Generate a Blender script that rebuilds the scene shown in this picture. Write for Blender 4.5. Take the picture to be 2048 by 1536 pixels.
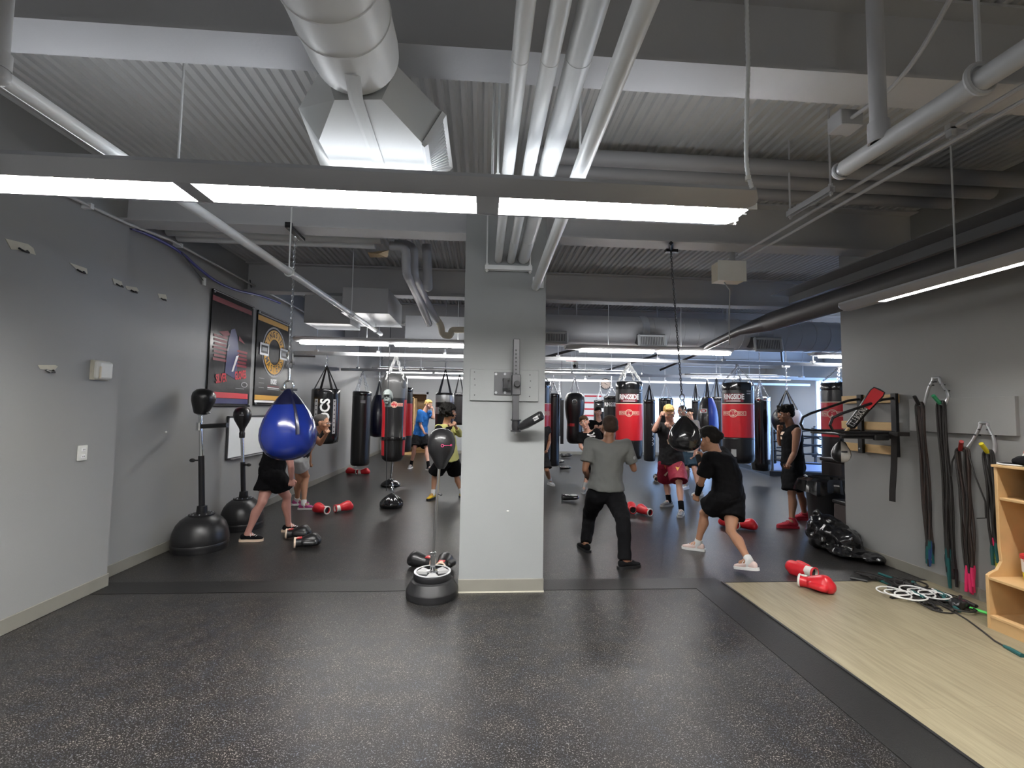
import bpy, bmesh, math, random
from math import sin, cos, tan, atan, pi, radians, sqrt
from mathutils import Vector, Matrix, noise
from mathutils.bvhtree import BVHTree
for _o in list(bpy.data.objects): bpy.data.objects.remove(_o)
SC = bpy.context.scene
COL = SC.collection
# ------------------------------------------------------------------ camera
FPX, EYE = 900.0, 1.6
YAW, PITCH, ROLL = atan(59 / FPX), atan(52 / FPX), radians(0.86)
_f = Vector((sin(YAW) * cos(PITCH), cos(YAW) * cos(PITCH), sin(PITCH)))
_r0 = Vector((cos(YAW), -sin(YAW), 0)); _u0 = _r0.cross(_f)
_r = _r0 * cos(ROLL) + _u0 * sin(ROLL); _u = _r.cross(_f)
CAM = Vector((0, 0, EYE))
cam = bpy.data.cameras.new('camera'); cam.sensor_width = 36; cam.lens = 36 * FPX / 2048
cam.clip_start = 0.05; cam.clip_end = 200
cam_o = bpy.data.objects.new('camera', cam); COL.objects.link(cam_o)
cam_o.matrix_world = Matrix(((_r.x, _u.x, -_f.x, 0), (_r.y, _u.y, -_f.y, 0), (_r.z, _u.z, -_f.z, EYE), (0, 0, 0, 1)))
SC.camera = cam_o
# ------------------------------------------------------------------ world, exposure
w = bpy.data.worlds.new('world'); SC.world = w; w.use_nodes = True
w.node_tree.nodes['Background'].inputs[0].default_value = (0.38, 0.58, 1.0, 1)
w.node_tree.nodes['Background'].inputs[1].default_value = 7.0
SC.view_settings.view_transform = 'Standard'; SC.view_settings.look = 'None'
SC.view_settings.gamma = 1.0; SC.view_settings.use_curve_mapping = False
SC.view_settings.exposure = 0.35
LAMP_COL = (1.0, 0.985, 0.96); UP_COL = (0.93, 0.96, 1.0); LAMP_DOWN = 125.0; LAMP_UP = 13.0; FAR_UP = 5.5; FAR_DOWN = 42.0
try:
    SC.cycles.use_denoising = True
    SC.cycles.max_bounces = 7; SC.cycles.diffuse_bounces = 4; SC.cycles.glossy_bounces = 3
    SC.cycles.sample_clamp_indirect = 6
except Exception: pass

# ------------------------------------------------------------------ measuring helpers (photo point -> place)
def ray(x, y): return _f + _r * ((x - 1024) / FPX) - _u * ((y - 768) / FPX)
def atZ(x, y, z=0.0):
    d = ray(x, y); return CAM + d * ((z - EYE) / d.z)
def atY(x, y, Y):
    d = ray(x, y); return CAM + d * (Y / d.y)
def atX(x, y, X):
    d = ray(x, y); return CAM + d * (X / d.x)
def V(*a): return Vector(a)
def lerp(a, b, t): return a + (b - a) * t

# ------------------------------------------------------------------ mesh builder
_cache = {}
def basis(z, x=None):
    """3x3 with columns X, Y, Z; Z along z"""
    z = Vector(z).normalized()
    if x is None: x = V(1, 0, 0) if abs(z.x) < 0.9 else V(0, 1, 0)
    x = Vector(x); x = (x - z * x.dot(z)).normalized(); y = z.cross(x)
    return Matrix((x, y, z)).transposed()
class MB:
    def __init__(s): s.v = []; s.f = []; s.m = []; s.k = 0
    def mat(s, k): s.k = k; return s
    def add(s, vs, fs):
        n = len(s.v); s.v += [Vector(p) for p in vs]
        s.f += [tuple(i + n for i in f) for f in fs]; s.m += [s.k] * len(fs); return s
    def box(s, c, size, R=None):
        c = Vector(c); h = Vector(size) / 2; vs = []
        for z in (-1, 1):
            for y in (-1, 1):
                for x in (-1, 1):
                    p = V(x * h.x, y * h.y, z * h.z); vs.append(c + (R @ p if R else p))
        return s.add(vs, [(0, 2, 3, 1), (4, 5, 7, 6), (0, 1, 5, 4), (2, 6, 7, 3), (0, 4, 6, 2), (1, 3, 7, 5)])
    def span(s, a, b):
        a, b = Vector(a), Vector(b); return s.box((a + b) / 2, [abs(q) for q in (b - a)])
    def tube(s, pts, r, n=8, closed=False, cap=True, flat=1.0):
        pts = [Vector(p) for p in pts]; N = len(pts); rr = r if isinstance(r, (list, tuple)) else [r] * N
        vs = []; fs = []; up = None
        for i, p in enumerate(pts):
            if closed: t = pts[(i + 1) % N] - pts[i - 1]
            else: t = pts[min(i + 1, N - 1)] - pts[max(i - 1, 0)]
            if t.length < 1e-9: t = V(0, 0, 1)
            t.normalize()
            if up is None: up = V(1, 0, 0) if abs(t.x) < 0.8 else V(0, 1, 0)
            a = (up - t * up.dot(t))
            if a.length < 1e-5: a = t.orthogonal()
            a.normalize(); up = a; b = t.cross(a)
            for k in range(n):
                q = 2 * pi * k / n; vs.append(p + (a * cos(q) + b * sin(q) * flat) * rr[i])
        M = N if closed else N - 1
        for i in range(M):
            j = (i + 1) % N
            for k in range(n): fs.append((i * n + k, i * n + (k + 1) % n, j * n + (k + 1) % n, j * n + k))
        if cap and not closed:
            fs.append(tuple(range(n))[::-1]); fs.append(tuple((N - 1) * n + k for k in range(n)))
        return s.add(vs, fs)
    def lathe(s, prof, c=(0, 0, 0), n=24, R=None, mats=None, sx=1, sy=1, cap=True):
        c = Vector(c); vs = []; fs = []; ms = []
        for r, z in prof:
            for k in range(n):
                q = 2 * pi * k / n; p = V(r * cos(q) * sx, r * sin(q) * sy, z); vs.append(c + (R @ p if R else p))
        for i in range(len(prof) - 1):
            for k in range(n):
                fs.append((i * n + k, i * n + (k + 1) % n, (i + 1) * n + (k + 1) % n, (i + 1) * n + k))
                ms.append(mats[i] if mats else s.k)
        cap = cap and prof[0] != prof[-1]
        if cap and prof[0][0] > 1e-6: fs.append(tuple(range(n))[::-1]); ms.append(mats[0] if mats else s.k)
        if cap and prof[-1][0] > 1e-6: fs.append(tuple((len(prof) - 1) * n + k for k in range(n))); ms.append(mats[-1] if mats else s.k)
        s.add(vs, fs); s.m[-len(fs):] = ms; return s
    def ball(s, c, r, R=None, n=16, m=10):
        if not isinstance(r, (tuple, list, Vector)): r = (r, r, r)
        c = Vector(c); vs = [c + (R @ V(0, 0, -r[2]) if R else V(0, 0, -r[2]))]; fs = []
        for i in range(1, m):
            a = -pi / 2 + pi * i / m
            for k in range(n):
                q = 2 * pi * k / n; p = V(r[0] * cos(a) * cos(q), r[1] * cos(a) * sin(q), r[2] * sin(a))
                vs.append(c + (R @ p if R else p))
        vs.append(c + (R @ V(0, 0, r[2]) if R else V(0, 0, r[2])))
        for k in range(n): fs.append((0, 1 + (k + 1) % n, 1 + k)); fs.append((len(vs) - 1, 1 + (m - 2) * n + k, 1 + (m - 2) * n + (k + 1) % n))
        for i in range(m - 2):
            for k in range(n): fs.append((1 + i * n + k, 1 + i * n + (k + 1) % n, 1 + (i + 1) * n + (k + 1) % n, 1 + (i + 1) * n + k))
        return s.add(vs, fs)
    def ring(s, c, R0, r, R=None, n=20, m=8, sx=1, sy=1):
        c = Vector(c); pts = []
        for k in range(n):
            q = 2 * pi * k / n; p = V(R0 * cos(q) * sx, R0 * sin(q) * sy, 0); pts.append(c + (R @ p if R else p))
        return s.tube(pts, r, m, closed=True)
    def prism(s, poly, a, b, R=None, c=(0, 0, 0)):
        c = Vector(c); n = len(poly); vs = []
        for z in (a, b):
            for x, y in poly:
                p = V(x, y, z); vs.append(c + (R @ p if R else p))
        fs = [tuple(range(n))[::-1], tuple(range(n, 2 * n))] + [(i, (i + 1) % n, n + (i + 1) % n, n + i) for i in range(n)]
        return s.add(vs, fs)
    def chain(s, a, b, link=0.05, r=0.005, w=0.42):
        a, b = Vector(a), Vector(b); d = b - a; L = d.length
        n = max(1, int(round(L / (link * 0.78)))); B = basis(d)
        for i in range(n):
            c = a + d * ((i + 0.5) / n); x, y, z = B.col[0], B.col[1], B.col[2]
            s1 = x if i % 2 else y; pts = []
            for k in range(8):
                q = 2 * pi * k / 8; pts.append(c + z * (link * 0.5 * sin(q)) + s1 * (link * 0.5 * w * 1.25 * cos(q)))
            s.tube(pts, r, 5, closed=True)
        return s
    def hull(s, pts):
        bm = bmesh.new()
        for p in pts: bm.verts.new(p)
        res = bmesh.ops.convex_hull(bm, input=bm.verts, use_existing_faces=False)
        dead = [g for g in res['geom_interior'] if isinstance(g, bmesh.types.BMVert)]
        bmesh.ops.delete(bm, geom=list(set(dead)), context='VERTS')
        bm.verts.index_update()
        s.add([q.co.copy() for q in bm.verts], [tuple(q.index for q in f.verts) for f in bm.faces]); bm.free(); return s
    def mesh(s, name, loc=(0, 0, 0), ang=35):
        me = bpy.data.meshes.new(name); loc = Vector(loc)
        me.from_pydata([tuple(p - loc) for p in s.v], [], s.f)
        me.polygons.foreach_set('material_index', s.m)
        bm = bmesh.new(); bm.from_mesh(me); bmesh.ops.recalc_face_normals(bm, faces=bm.faces); bm.to_mesh(me); bm.free()
        me.polygons.foreach_set('use_smooth', [True] * len(me.polygons))
        try: me.set_sharp_from_angle(angle=radians(ang))
        except Exception: pass
        me.update(); return me
    def base(s):
        xs = [p.x for p in s.v]; ys = [p.y for p in s.v]; zs = [p.z for p in s.v]
        return V((min(xs) + max(xs)) / 2, (min(ys) + max(ys)) / 2, min(zs))
    def build(s, name, mats, parent=None, loc=None, ang=35, bevel=0):
        if parent is not None:
            q = parent; off = V(0, 0, 0)
            while q is not None: off = off + q.location; q = q.parent
            loc0 = off
        else: loc0 = Vector(loc) if loc is not None else s.base()
        me = s.mesh(name, loc0, ang)
        o = bpy.data.objects.new(name, me); COL.objects.link(o)
        for m in (mats if isinstance(mats, (list, tuple)) else [mats]): me.materials.append(m)
        if parent is not None: o.parent = parent
        else: o.location = loc0
        if bevel:
            b = o.modifiers.new('bevel', 'BEVEL'); b.width = bevel; b.segments = 2; b.limit_method = 'ANGLE'; b.angle_limit = radians(40)
        return o
    def bvh(s): return BVHTree.FromPolygons([tuple(p) for p in s.v], s.f)

def smooth(pts, it=2):
    pts = [Vector(q) for q in pts]
    for _ in range(it):
        out = [pts[0]]
        for a, b in zip(pts, pts[1:]): out += [lerp(a, b, 0.25), lerp(a, b, 0.75)]
        pts = out + [pts[-1]]
    return pts
def tag(o, label, cat, group=None):
    o['label'] = label; o['category'] = cat
    if group: o['group'] = group
    return o
def thing(name, label, cat, loc=(0, 0, 0), group=None):
    o = bpy.data.objects.new(name, None); COL.objects.link(o); o.location = loc; o.empty_display_size = 0.1
    return tag(o, label, cat, group)
def struct(o, label=None):
    o['kind'] = 'structure'
    if label: o['label'] = label; o['category'] = 'building'
    return o
def lab(o, label): o['label'] = label; return o
def copy_tree(o, parent=None):
    c = o.copy(); COL.objects.link(c)
    if parent is not None: c.parent = parent
    for ch in list(o.children): copy_tree(ch, c)
    return c
def remeshed(mb, voxel, smooth=4, fac=0.5, amp=0, freq=8, seed=0):
    """one continuous surface over overlapping volumes"""
    me = mb.mesh('tmp'); o = bpy.data.objects.new('tmp', me); COL.objects.link(o)
    r = o.modifiers.new('r', 'REMESH'); r.mode = 'VOXEL'; r.voxel_size = voxel; r.adaptivity = 0
    if smooth:
        q = o.modifiers.new('s', 'SMOOTH'); q.factor = fac; q.iterations = smooth
    dg = bpy.context.evaluated_depsgraph_get(); ev = o.evaluated_get(dg); m2 = bpy.data.meshes.new_from_object(ev)
    out = MB(); sd = V(seed * 3.1, seed * 1.7, seed)
    vs = [v.co.copy() for v in m2.vertices]
    if amp:
        vs = [v + m2.vertices[i].normal * (amp * noise.noise((v + sd) * freq) + amp * 0.5 * noise.noise((v + sd) * freq * 2.3)) for i, v in enumerate(vs)]
    out.v = vs; out.f = [tuple(p.vertices) for p in m2.polygons]; out.m = [0] * len(out.f)
    bpy.data.objects.remove(o); bpy.data.meshes.remove(m2); bpy.data.meshes.remove(me)
    return out
def merge(a, b):
    n = len(a.v); a.v += b.v; a.f += [tuple(i + n for i in f) for f in b.f]; a.m += b.m; return a

# ------------------------------------------------------------------ writing
def text_mb(s, h=1.0, bold=0.0, xs=1.0, al='CENTER'):
    cu = bpy.data.curves.new('t', 'FONT'); cu.body = s; cu.size = 1.0; cu.align_x = al; cu.align_y = 'CENTER'; cu.offset = bold
    cu.resolution_u = 3
    o = bpy.data.objects.new('t', cu); COL.objects.link(o)
    dg = bpy.context.evaluated_depsgraph_get(); me = bpy.data.meshes.new_from_object(o.evaluated_get(dg))
    mb = MB(); k = h / 0.7
    mb.v = [V(v.co.x * k * xs, v.co.y * k, 0) for v in me.vertices]; mb.f = [tuple(p.vertices) for p in me.polygons]; mb.m = [0] * len(mb.f)
    bpy.data.objects.remove(o); bpy.data.curves.remove(cu); bpy.data.meshes.remove(me); return mb
def grid2(w, h, nx=8, ny=2, x0=0, y0=0):
    mb = MB(); vs = []; fs = []
    for j in range(ny + 1):
        for i in range(nx + 1): vs.append(V(x0 - w / 2 + w * i / nx, y0 - h / 2 + h * j / ny, 0))
    for j in range(ny):
        for i in range(nx): a = j * (nx + 1) + i; fs.append((a, a + 1, a + nx + 2, a + nx + 1))
    return mb.add(vs, fs)
def disc2(r, r0=0, n=24, x0=0, y0=0, sx=1, sy=1):
    mb = MB(); vs = []; fs = []
    for k in range(n):
        q = 2 * pi * k / n; vs += [V(x0 + r * cos(q) * sx, y0 + r * sin(q) * sy, 0), V(x0 + r0 * cos(q) * sx, y0 + r0 * sin(q) * sy, 0)]
    for k in range(n): a = 2 * k; b = 2 * ((k + 1) % n); fs.append((a, b, b + 1, a + 1))
    return mb.add(vs, fs)
def poly2(pts, rows=1):
    mb = MB(); return mb.add([V(x, y, 0) for x, y in pts], [tuple(range(len(pts)))])
def decal(mb, name, mat, parent, org, right, up, bvh=None, off=0.003, depth=0.6):
    """lay a flat pattern on a surface, seen from its outside"""
    right = Vector(right).normalized(); up = Vector(up).normalized(); n = right.cross(up); org = Vector(org); vs = []
    for p in mb.v:
        q = org + right * p.x + up * p.y
        if bvh is not None:
            h = bvh.ray_cast(q + n * depth, -n)
            if h[0] is not None: q = h[0]
        vs.append(q + n * off)
    m = MB(); m.v = vs; m.f = list(mb.f); m.m = [0] * len(m.f)
    q = parent; o0 = V(0, 0, 0)
    while q is not None: o0 = o0 + q.location; q = q.parent
    me = bpy.data.meshes.new(name); me.from_pydata([tuple(v - o0) for v in m.v], [], m.f); me.update(); me.materials.append(mat)
    o = bpy.data.objects.new(name, me); COL.objects.link(o); o.parent = parent; return o

# ------------------------------------------------------------------ materials
def mat(name, col, rough=0.5, metal=0.0, bump=0.0, bscale=60.0, var=0.0, vscale=3.0, coat=0.0, emit=None, es=0.0, spec=None, aniso=None):
    m = bpy.data.materials.new(name); m.use_nodes = True; nt = m.node_tree; b = nt.nodes['Principled BSDF']
    b.inputs['Base Color'].default_value = (*col, 1); b.inputs['Roughness'].default_value = rough; b.inputs['Metallic'].default_value = metal
    if coat: b.inputs['Coat Weight'].default_value = coat; b.inputs['Coat Roughness'].default_value = 0.12
    if spec is not None: b.inputs['Specular IOR Level'].default_value = spec
    tc = nt.nodes.new('ShaderNodeTexCoord')
    if var:
        nz = nt.nodes.new('ShaderNodeTexNoise'); nz.inputs['Scale'].default_value = vscale; nz.inputs['Detail'].default_value = 5
        nt.links.new(tc.outputs['Object'], nz.inputs['Vector'])
        mx = nt.nodes.new('ShaderNodeMix'); mx.data_type = 'RGBA'
        mx.inputs[6].default_value = (*[c * (1 - var) for c in col], 1); mx.inputs[7].default_value = (*[min(1, c * (1 + var)) for c in col], 1)
        nt.links.new(nz.outputs['Fac'], mx.inputs[0]); nt.links.new(mx.outputs[2], b.inputs['Base Color'])
    if bump:
        n2 = nt.nodes.new('ShaderNodeTexNoise'); n2.inputs['Scale'].default_value = bscale; n2.inputs['Detail'].default_value = 4
        nt.links.new(tc.outputs['Object'], n2.inputs['Vector'])
        bp = nt.nodes.new('ShaderNodeBump'); bp.inputs['Strength'].default_value = bump; bp.inputs['Distance'].default_value = 0.01
        nt.links.new(n2.outputs['Fac'], bp.inputs['Height']); nt.links.new(bp.outputs['Normal'], b.inputs['Normal'])
    if emit: b.inputs['Emission Color'].default_value = (*emit, 1); b.inputs['Emission Strength'].default_value = es
    return m
M = {}
def D(n, *a, **k): M[n] = mat(n, *a, **k); return M[n]
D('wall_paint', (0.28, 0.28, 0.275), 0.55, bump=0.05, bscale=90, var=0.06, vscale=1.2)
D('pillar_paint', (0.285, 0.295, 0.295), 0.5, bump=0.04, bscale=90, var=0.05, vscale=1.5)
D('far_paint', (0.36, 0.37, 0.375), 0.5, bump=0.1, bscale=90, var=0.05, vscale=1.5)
D('trim', (0.22, 0.21, 0.18), 0.5, var=0.1, vscale=6)
D('deck', (0.48, 0.48, 0.475), 0.55, var=0.08, vscale=2)
D('beam', (0.46, 0.46, 0.47), 0.5, bump=0.08, bscale=60, var=0.06, vscale=2)
D('diffuser_paint', (0.50, 0.51, 0.50), 0.42, bump=0.06, bscale=40)
D('white_paint', (0.74, 0.75, 0.75), 0.38, bump=0.06, bscale=40, var=0.05, vscale=3)
D('grey_pipe', (0.42, 0.42, 0.42), 0.45, bump=0.08, bscale=50, var=0.08, vscale=5)
D('dark_duct', (0.075, 0.072, 0.075), 0.5, bump=0.08, bscale=40, var=0.1, vscale=4)
D('tray_grey', (0.16, 0.16, 0.165), 0.5, bump=0.05)
D('duct_grey', (0.42, 0.42, 0.43), 0.42, bump=0.1, bscale=30, var=0.06, vscale=3)
D('cross_pipe', (0.27, 0.27, 0.28), 0.5, bump=0.08, bscale=40)
D('housing', (0.38, 0.39, 0.41), 0.4, 0.2)
D('galv', (0.62, 0.63, 0.65), 0.32, 0.85, bump=0.05, bscale=80, var=0.12, vscale=20)
D('chrome', (0.78, 0.79, 0.80), 0.16, 1.0)
D('steel_dark', (0.10, 0.10, 0.105), 0.38, 0.6, bump=0.04)
D('black_metal', (0.018, 0.018, 0.02), 0.4, 0.3, bump=0.04)
D('black_plastic', (0.014, 0.014, 0.015), 0.36, bump=0.04, bscale=120)
D('black_leather', (0.013, 0.013, 0.014), 0.34, bump=0.16, bscale=45, coat=0.25)
D('black_gloss', (0.008, 0.008, 0.009), 0.14, bump=0.1, bscale=14, coat=0.6)
D('grey_leather', (0.10, 0.10, 0.10), 0.36, bump=0.22, bscale=18, coat=0.2)
D('navy_leather', (0.015, 0.017, 0.06), 0.4, bump=0.15, bscale=40)
D('red_leather', (0.62, 0.018, 0.028), 0.36, bump=0.10, bscale=35, coat=0.2)
D('blue_vinyl', (0.008, 0.022, 0.19), 0.2, bump=0.05, bscale=8, coat=0.5)
D('navy_vinyl', (0.005, 0.006, 0.028), 0.3, bump=0.06, bscale=20, coat=0.2)
D('bag_blue', (0.03, 0.07, 0.42), 0.35, bump=0.08, bscale=20)
D('white_leather', (0.72, 0.70, 0.66), 0.4, bump=0.08, bscale=40)
D('silver_cloth', (0.55, 0.56, 0.57), 0.3, 0.4, bump=0.1, bscale=20)
D('cream', (0.80, 0.62, 0.48), 0.5); D('white_print', (0.85, 0.85, 0.85), 0.5); D('red_print', (0.60, 0.03, 0.05), 0.5)
D('dark_red_print', (0.20, 0.016, 0.03), 0.5); D('pink_print', (0.75, 0.08, 0.22), 0.5); D('grey_print', (0.35, 0.35, 0.36), 0.5)
D('gold_print', (0.62, 0.33, 0.05), 0.45); D('navy_print', (0.03, 0.035, 0.13), 0.4); D('black_print', (0.01, 0.01, 0.012), 0.32)
D('poster_vinyl', (0.009, 0.008, 0.010), 0.28, bump=0.2, bscale=7, spec=0.3)
D('wood', (0.62, 0.40, 0.19), 0.42, bump=0.05, bscale=30, var=0.14, vscale=9)
D('pine', (0.66, 0.44, 0.20), 0.5, bump=0.05, var=0.15, vscale=14)
D('tape', (0.55, 0.52, 0.43), 0.7, bump=0.1, var=0.1, vscale=30)
D('white_plastic', (0.72, 0.72, 0.68), 0.4, var=0.05, vscale=10)
D('white_board', (0.80, 0.82, 0.82), 0.22, var=0.03, vscale=5)
D('beige_pipe', (0.66, 0.60, 0.47), 0.45)
D('gold_copper', (0.45, 0.30, 0.12), 0.4, 0.5, bump=0.2, bscale=30)
D('bin_bag', (0.006, 0.006, 0.007), 0.2, bump=0.35, bscale=16, coat=0.3)
D('brown_box', (0.055, 0.042, 0.04), 0.6, var=0.1)
D('skin_fair', (0.60, 0.33, 0.24), 0.5, bump=0.04, bscale=120, var=0.06, vscale=12)
D('skin_pink', (0.62, 0.31, 0.25), 0.5, bump=0.04, bscale=120, var=0.08, vscale=10)
D('skin_tan', (0.46, 0.235, 0.14), 0.5, bump=0.04, bscale=120, var=0.06, vscale=12)
D('skin_brown', (0.30, 0.145, 0.085), 0.48, bump=0.04, bscale=120, var=0.06, vscale=12)
D('hair_black', (0.010, 0.009, 0.008), 0.75, spec=0.2, bump=0.5, bscale=70)
D('hair_brown', (0.07, 0.042, 0.022), 0.75, spec=0.2, bump=0.5, bscale=70)
D('hair_grey', (0.07, 0.065, 0.06), 0.75, spec=0.2, bump=0.4, bscale=90)
D('hair_buzz', (0.045, 0.028, 0.02), 0.75, spec=0.2, bump=0.4, bscale=160)
D('hair_blond', (0.55, 0.36, 0.13), 0.75, spec=0.2, bump=0.5, bscale=70)
D('cloth_black', (0.006, 0.006, 0.007), 0.9, bump=0.25, bscale=30, spec=0.12)
D('cloth_dark', (0.022, 0.022, 0.024), 0.85, bump=0.25, bscale=30, spec=0.3)
D('cloth_grey', (0.165, 0.17, 0.162), 0.85, bump=0.25, bscale=25, var=0.12, vscale=5, spec=0.3)
D('cloth_light', (0.42, 0.43, 0.43), 0.85, bump=0.2, bscale=30)
D('cloth_blue', (0.015, 0.13, 0.42), 0.7, bump=0.25, bscale=25, spec=0.3)
D('cloth_teal', (0.03, 0.065, 0.10), 0.8, bump=0.25, bscale=25, spec=0.3)
D('cloth_yellow', (0.58, 0.56, 0.20), 0.75, bump=0.35, bscale=22, spec=0.3)
D('cloth_red', (0.24, 0.012, 0.032), 0.6, bump=0.3, bscale=22, spec=0.3)
D('cloth_white', (0.78, 0.78, 0.77), 0.8, bump=0.2, bscale=40)
D('shoe_yellow', (0.75, 0.48, 0.02), 0.5, bump=0.2); D('shoe_red', (0.42, 0.02, 0.04), 0.55, bump=0.25)
D('shoe_grey', (0.18, 0.18, 0.19), 0.6, bump=0.2); D('shoe_pink', (0.42, 0.06, 0.22), 0.6, bump=0.2); D('shoe_blush', (0.72, 0.56, 0.52), 0.6, bump=0.2)
D('eye_white', (0.75, 0.73, 0.70), 0.3); D('eye_dark', (0.015, 0.01, 0.008), 0.2); D('lip', (0.38, 0.10, 0.09), 0.5)
D('green_rubber', (0.03, 0.26, 0.12), 0.5); D('red_rubber', (0.28, 0.02, 0.02), 0.5); D('yellow_rubber', (0.75, 0.66, 0.03), 0.45); D('pink_rubber', (0.75, 0.03, 0.14), 0.45)
D('teal_rubber', (0.01, 0.09, 0.09), 0.45); D('orange_rubber', (0.40, 0.14, 0.05), 0.5); D('blue_rubber', (0.02, 0.05, 0.16), 0.5)
D('lime', (0.10, 0.65, 0.12), 0.35); D('rope_black', (0.016, 0.014, 0.013), 0.55); D('rope_brown', (0.035, 0.022, 0.018), 0.4); D('rope_white', (0.8, 0.8, 0.78), 0.4)
D('blue_cable', (0.06, 0.065, 0.28), 0.5); D('mannequin', (0.20, 0.23, 0.22), 0.42, bump=0.08, bscale=20)
D('ring_canvas', (0.12, 0.20, 0.42), 0.5, bump=0.1); D('red_label', (0.55, 0.03, 0.04), 0.4)
D('frame_white', (0.72, 0.74, 0.78), 0.4)
D('bright_chain', (0.88, 0.88, 0.88), 0.35, 0.0)
D('housing_light', (0.62, 0.62, 0.63), 0.4)
D('reflector', (0.85, 0.85, 0.83), 0.3)
D('louvre', (0.30, 0.30, 0.30), 0.35)
D('lens', (0.9, 0.9, 0.88), 0.3, emit=LAMP_COL, es=LAMP_DOWN)
D('lens_far', (0.9, 0.9, 0.88), 0.3, emit=LAMP_COL, es=FAR_DOWN)
D('lens_up_far', (0.9, 0.9, 0.88), 0.3, emit=UP_COL, es=FAR_UP)
D('lens_up', (0.9, 0.9, 0.88), 0.3, emit=UP_COL, es=LAMP_UP)
def glass_mat():
    m = bpy.data.materials.new('glass'); m.use_nodes = True; nt = m.node_tree; nt.nodes.remove(nt.nodes['Principled BSDF'])
    t = nt.nodes.new('ShaderNodeBsdfTransparent'); g = nt.nodes.new('ShaderNodeBsdfGlossy'); g.inputs['Roughness'].default_value = 0.03
    x = nt.nodes.new('ShaderNodeMixShader'); x.inputs[0].default_value = 0.06; t.inputs[0].default_value = (0.93, 0.96, 0.97, 1)
    nt.links.new(t.outputs[0], x.inputs[1]); nt.links.new(g.outputs[0], x.inputs[2]); nt.links.new(x.outputs[0], nt.nodes['Material Output'].inputs[0]); return m
M['glass'] = glass_mat()
def rubber_floor():
    m = mat('rubber_floor', (0.022, 0.021, 0.021), 0.42, spec=0.38); nt = m.node_tree; b = nt.nodes['Principled BSDF']; L = nt.links
    tc0 = nt.nodes.new('ShaderNodeTexCoord'); tc = nt.nodes.new('ShaderNodeMapping'); tc.inputs['Location'].default_value = (31.3, 17.7, 5.37); L.new(tc0.outputs['Object'], tc.inputs[0])
    def nz(scale, det=3, vec=None):
        n = nt.nodes.new('ShaderNodeTexNoise'); n.inputs['Scale'].default_value = scale; n.inputs['Detail'].default_value = det
        L.new(tc.outputs[0], n.inputs['Vector']); return n
    def ramp(src, a, c, ca=(0, 0, 0, 1), cb=(1, 1, 1, 1)):
        r = nt.nodes.new('ShaderNodeValToRGB'); r.color_ramp.elements[0].position = a; r.color_ramp.elements[1].position = c
        r.color_ramp.elements[0].color = ca; r.color_ramp.elements[1].color = cb; L.new(src, r.inputs[0]); return r
    base = nt.nodes.new('ShaderNodeMix'); base.data_type = 'RGBA'; L.new(nz(0.8, 3).outputs['Fac'], base.inputs[0]); base.inputs[6].default_value = (0.006, 0.0054, 0.0051, 1); base.inputs[7].default_value = (0.015, 0.0134, 0.0126, 1)
    sp1 = ramp(nz(165, 2).outputs['Fac'], 0.60, 0.645); sp2 = ramp(nz(95, 2).outputs['Fac'], 0.635, 0.67)
    spc = ramp(nz(8, 2).outputs['Fac'], 0.35, 0.65, (0.18, 0.163, 0.145, 1), (0.075, 0.086, 0.105, 1))
    def mix(f, a, c):
        x = nt.nodes.new('ShaderNodeMix'); x.data_type = 'RGBA'; L.new(f, x.inputs[0]); L.new(a, x.inputs[6]); L.new(c, x.inputs[7]); return x.outputs[2]
    c1 = mix(sp1.outputs[0], base.outputs[2], spc.outputs[0]); c2 = mix(sp2.outputs[0], c1, spc.outputs[0])
    L.new(c2, b.inputs['Base Color'])
    b.inputs['Roughness'].default_value = 0.31
    bp = nt.nodes.new('ShaderNodeBump'); bp.inputs['Strength'].default_value = 0.25; bp.inputs['Distance'].default_value = 0.004
    L.new(nz(180, 3).outputs['Fac'], bp.inputs['Height']); L.new(bp.outputs['Normal'], b.inputs['Normal']); return m
M['rubber_floor'] = rubber_floor()
D('rubber_strip', (0.007, 0.0068, 0.0068), 0.42, bump=0.2, bscale=180)
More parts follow.
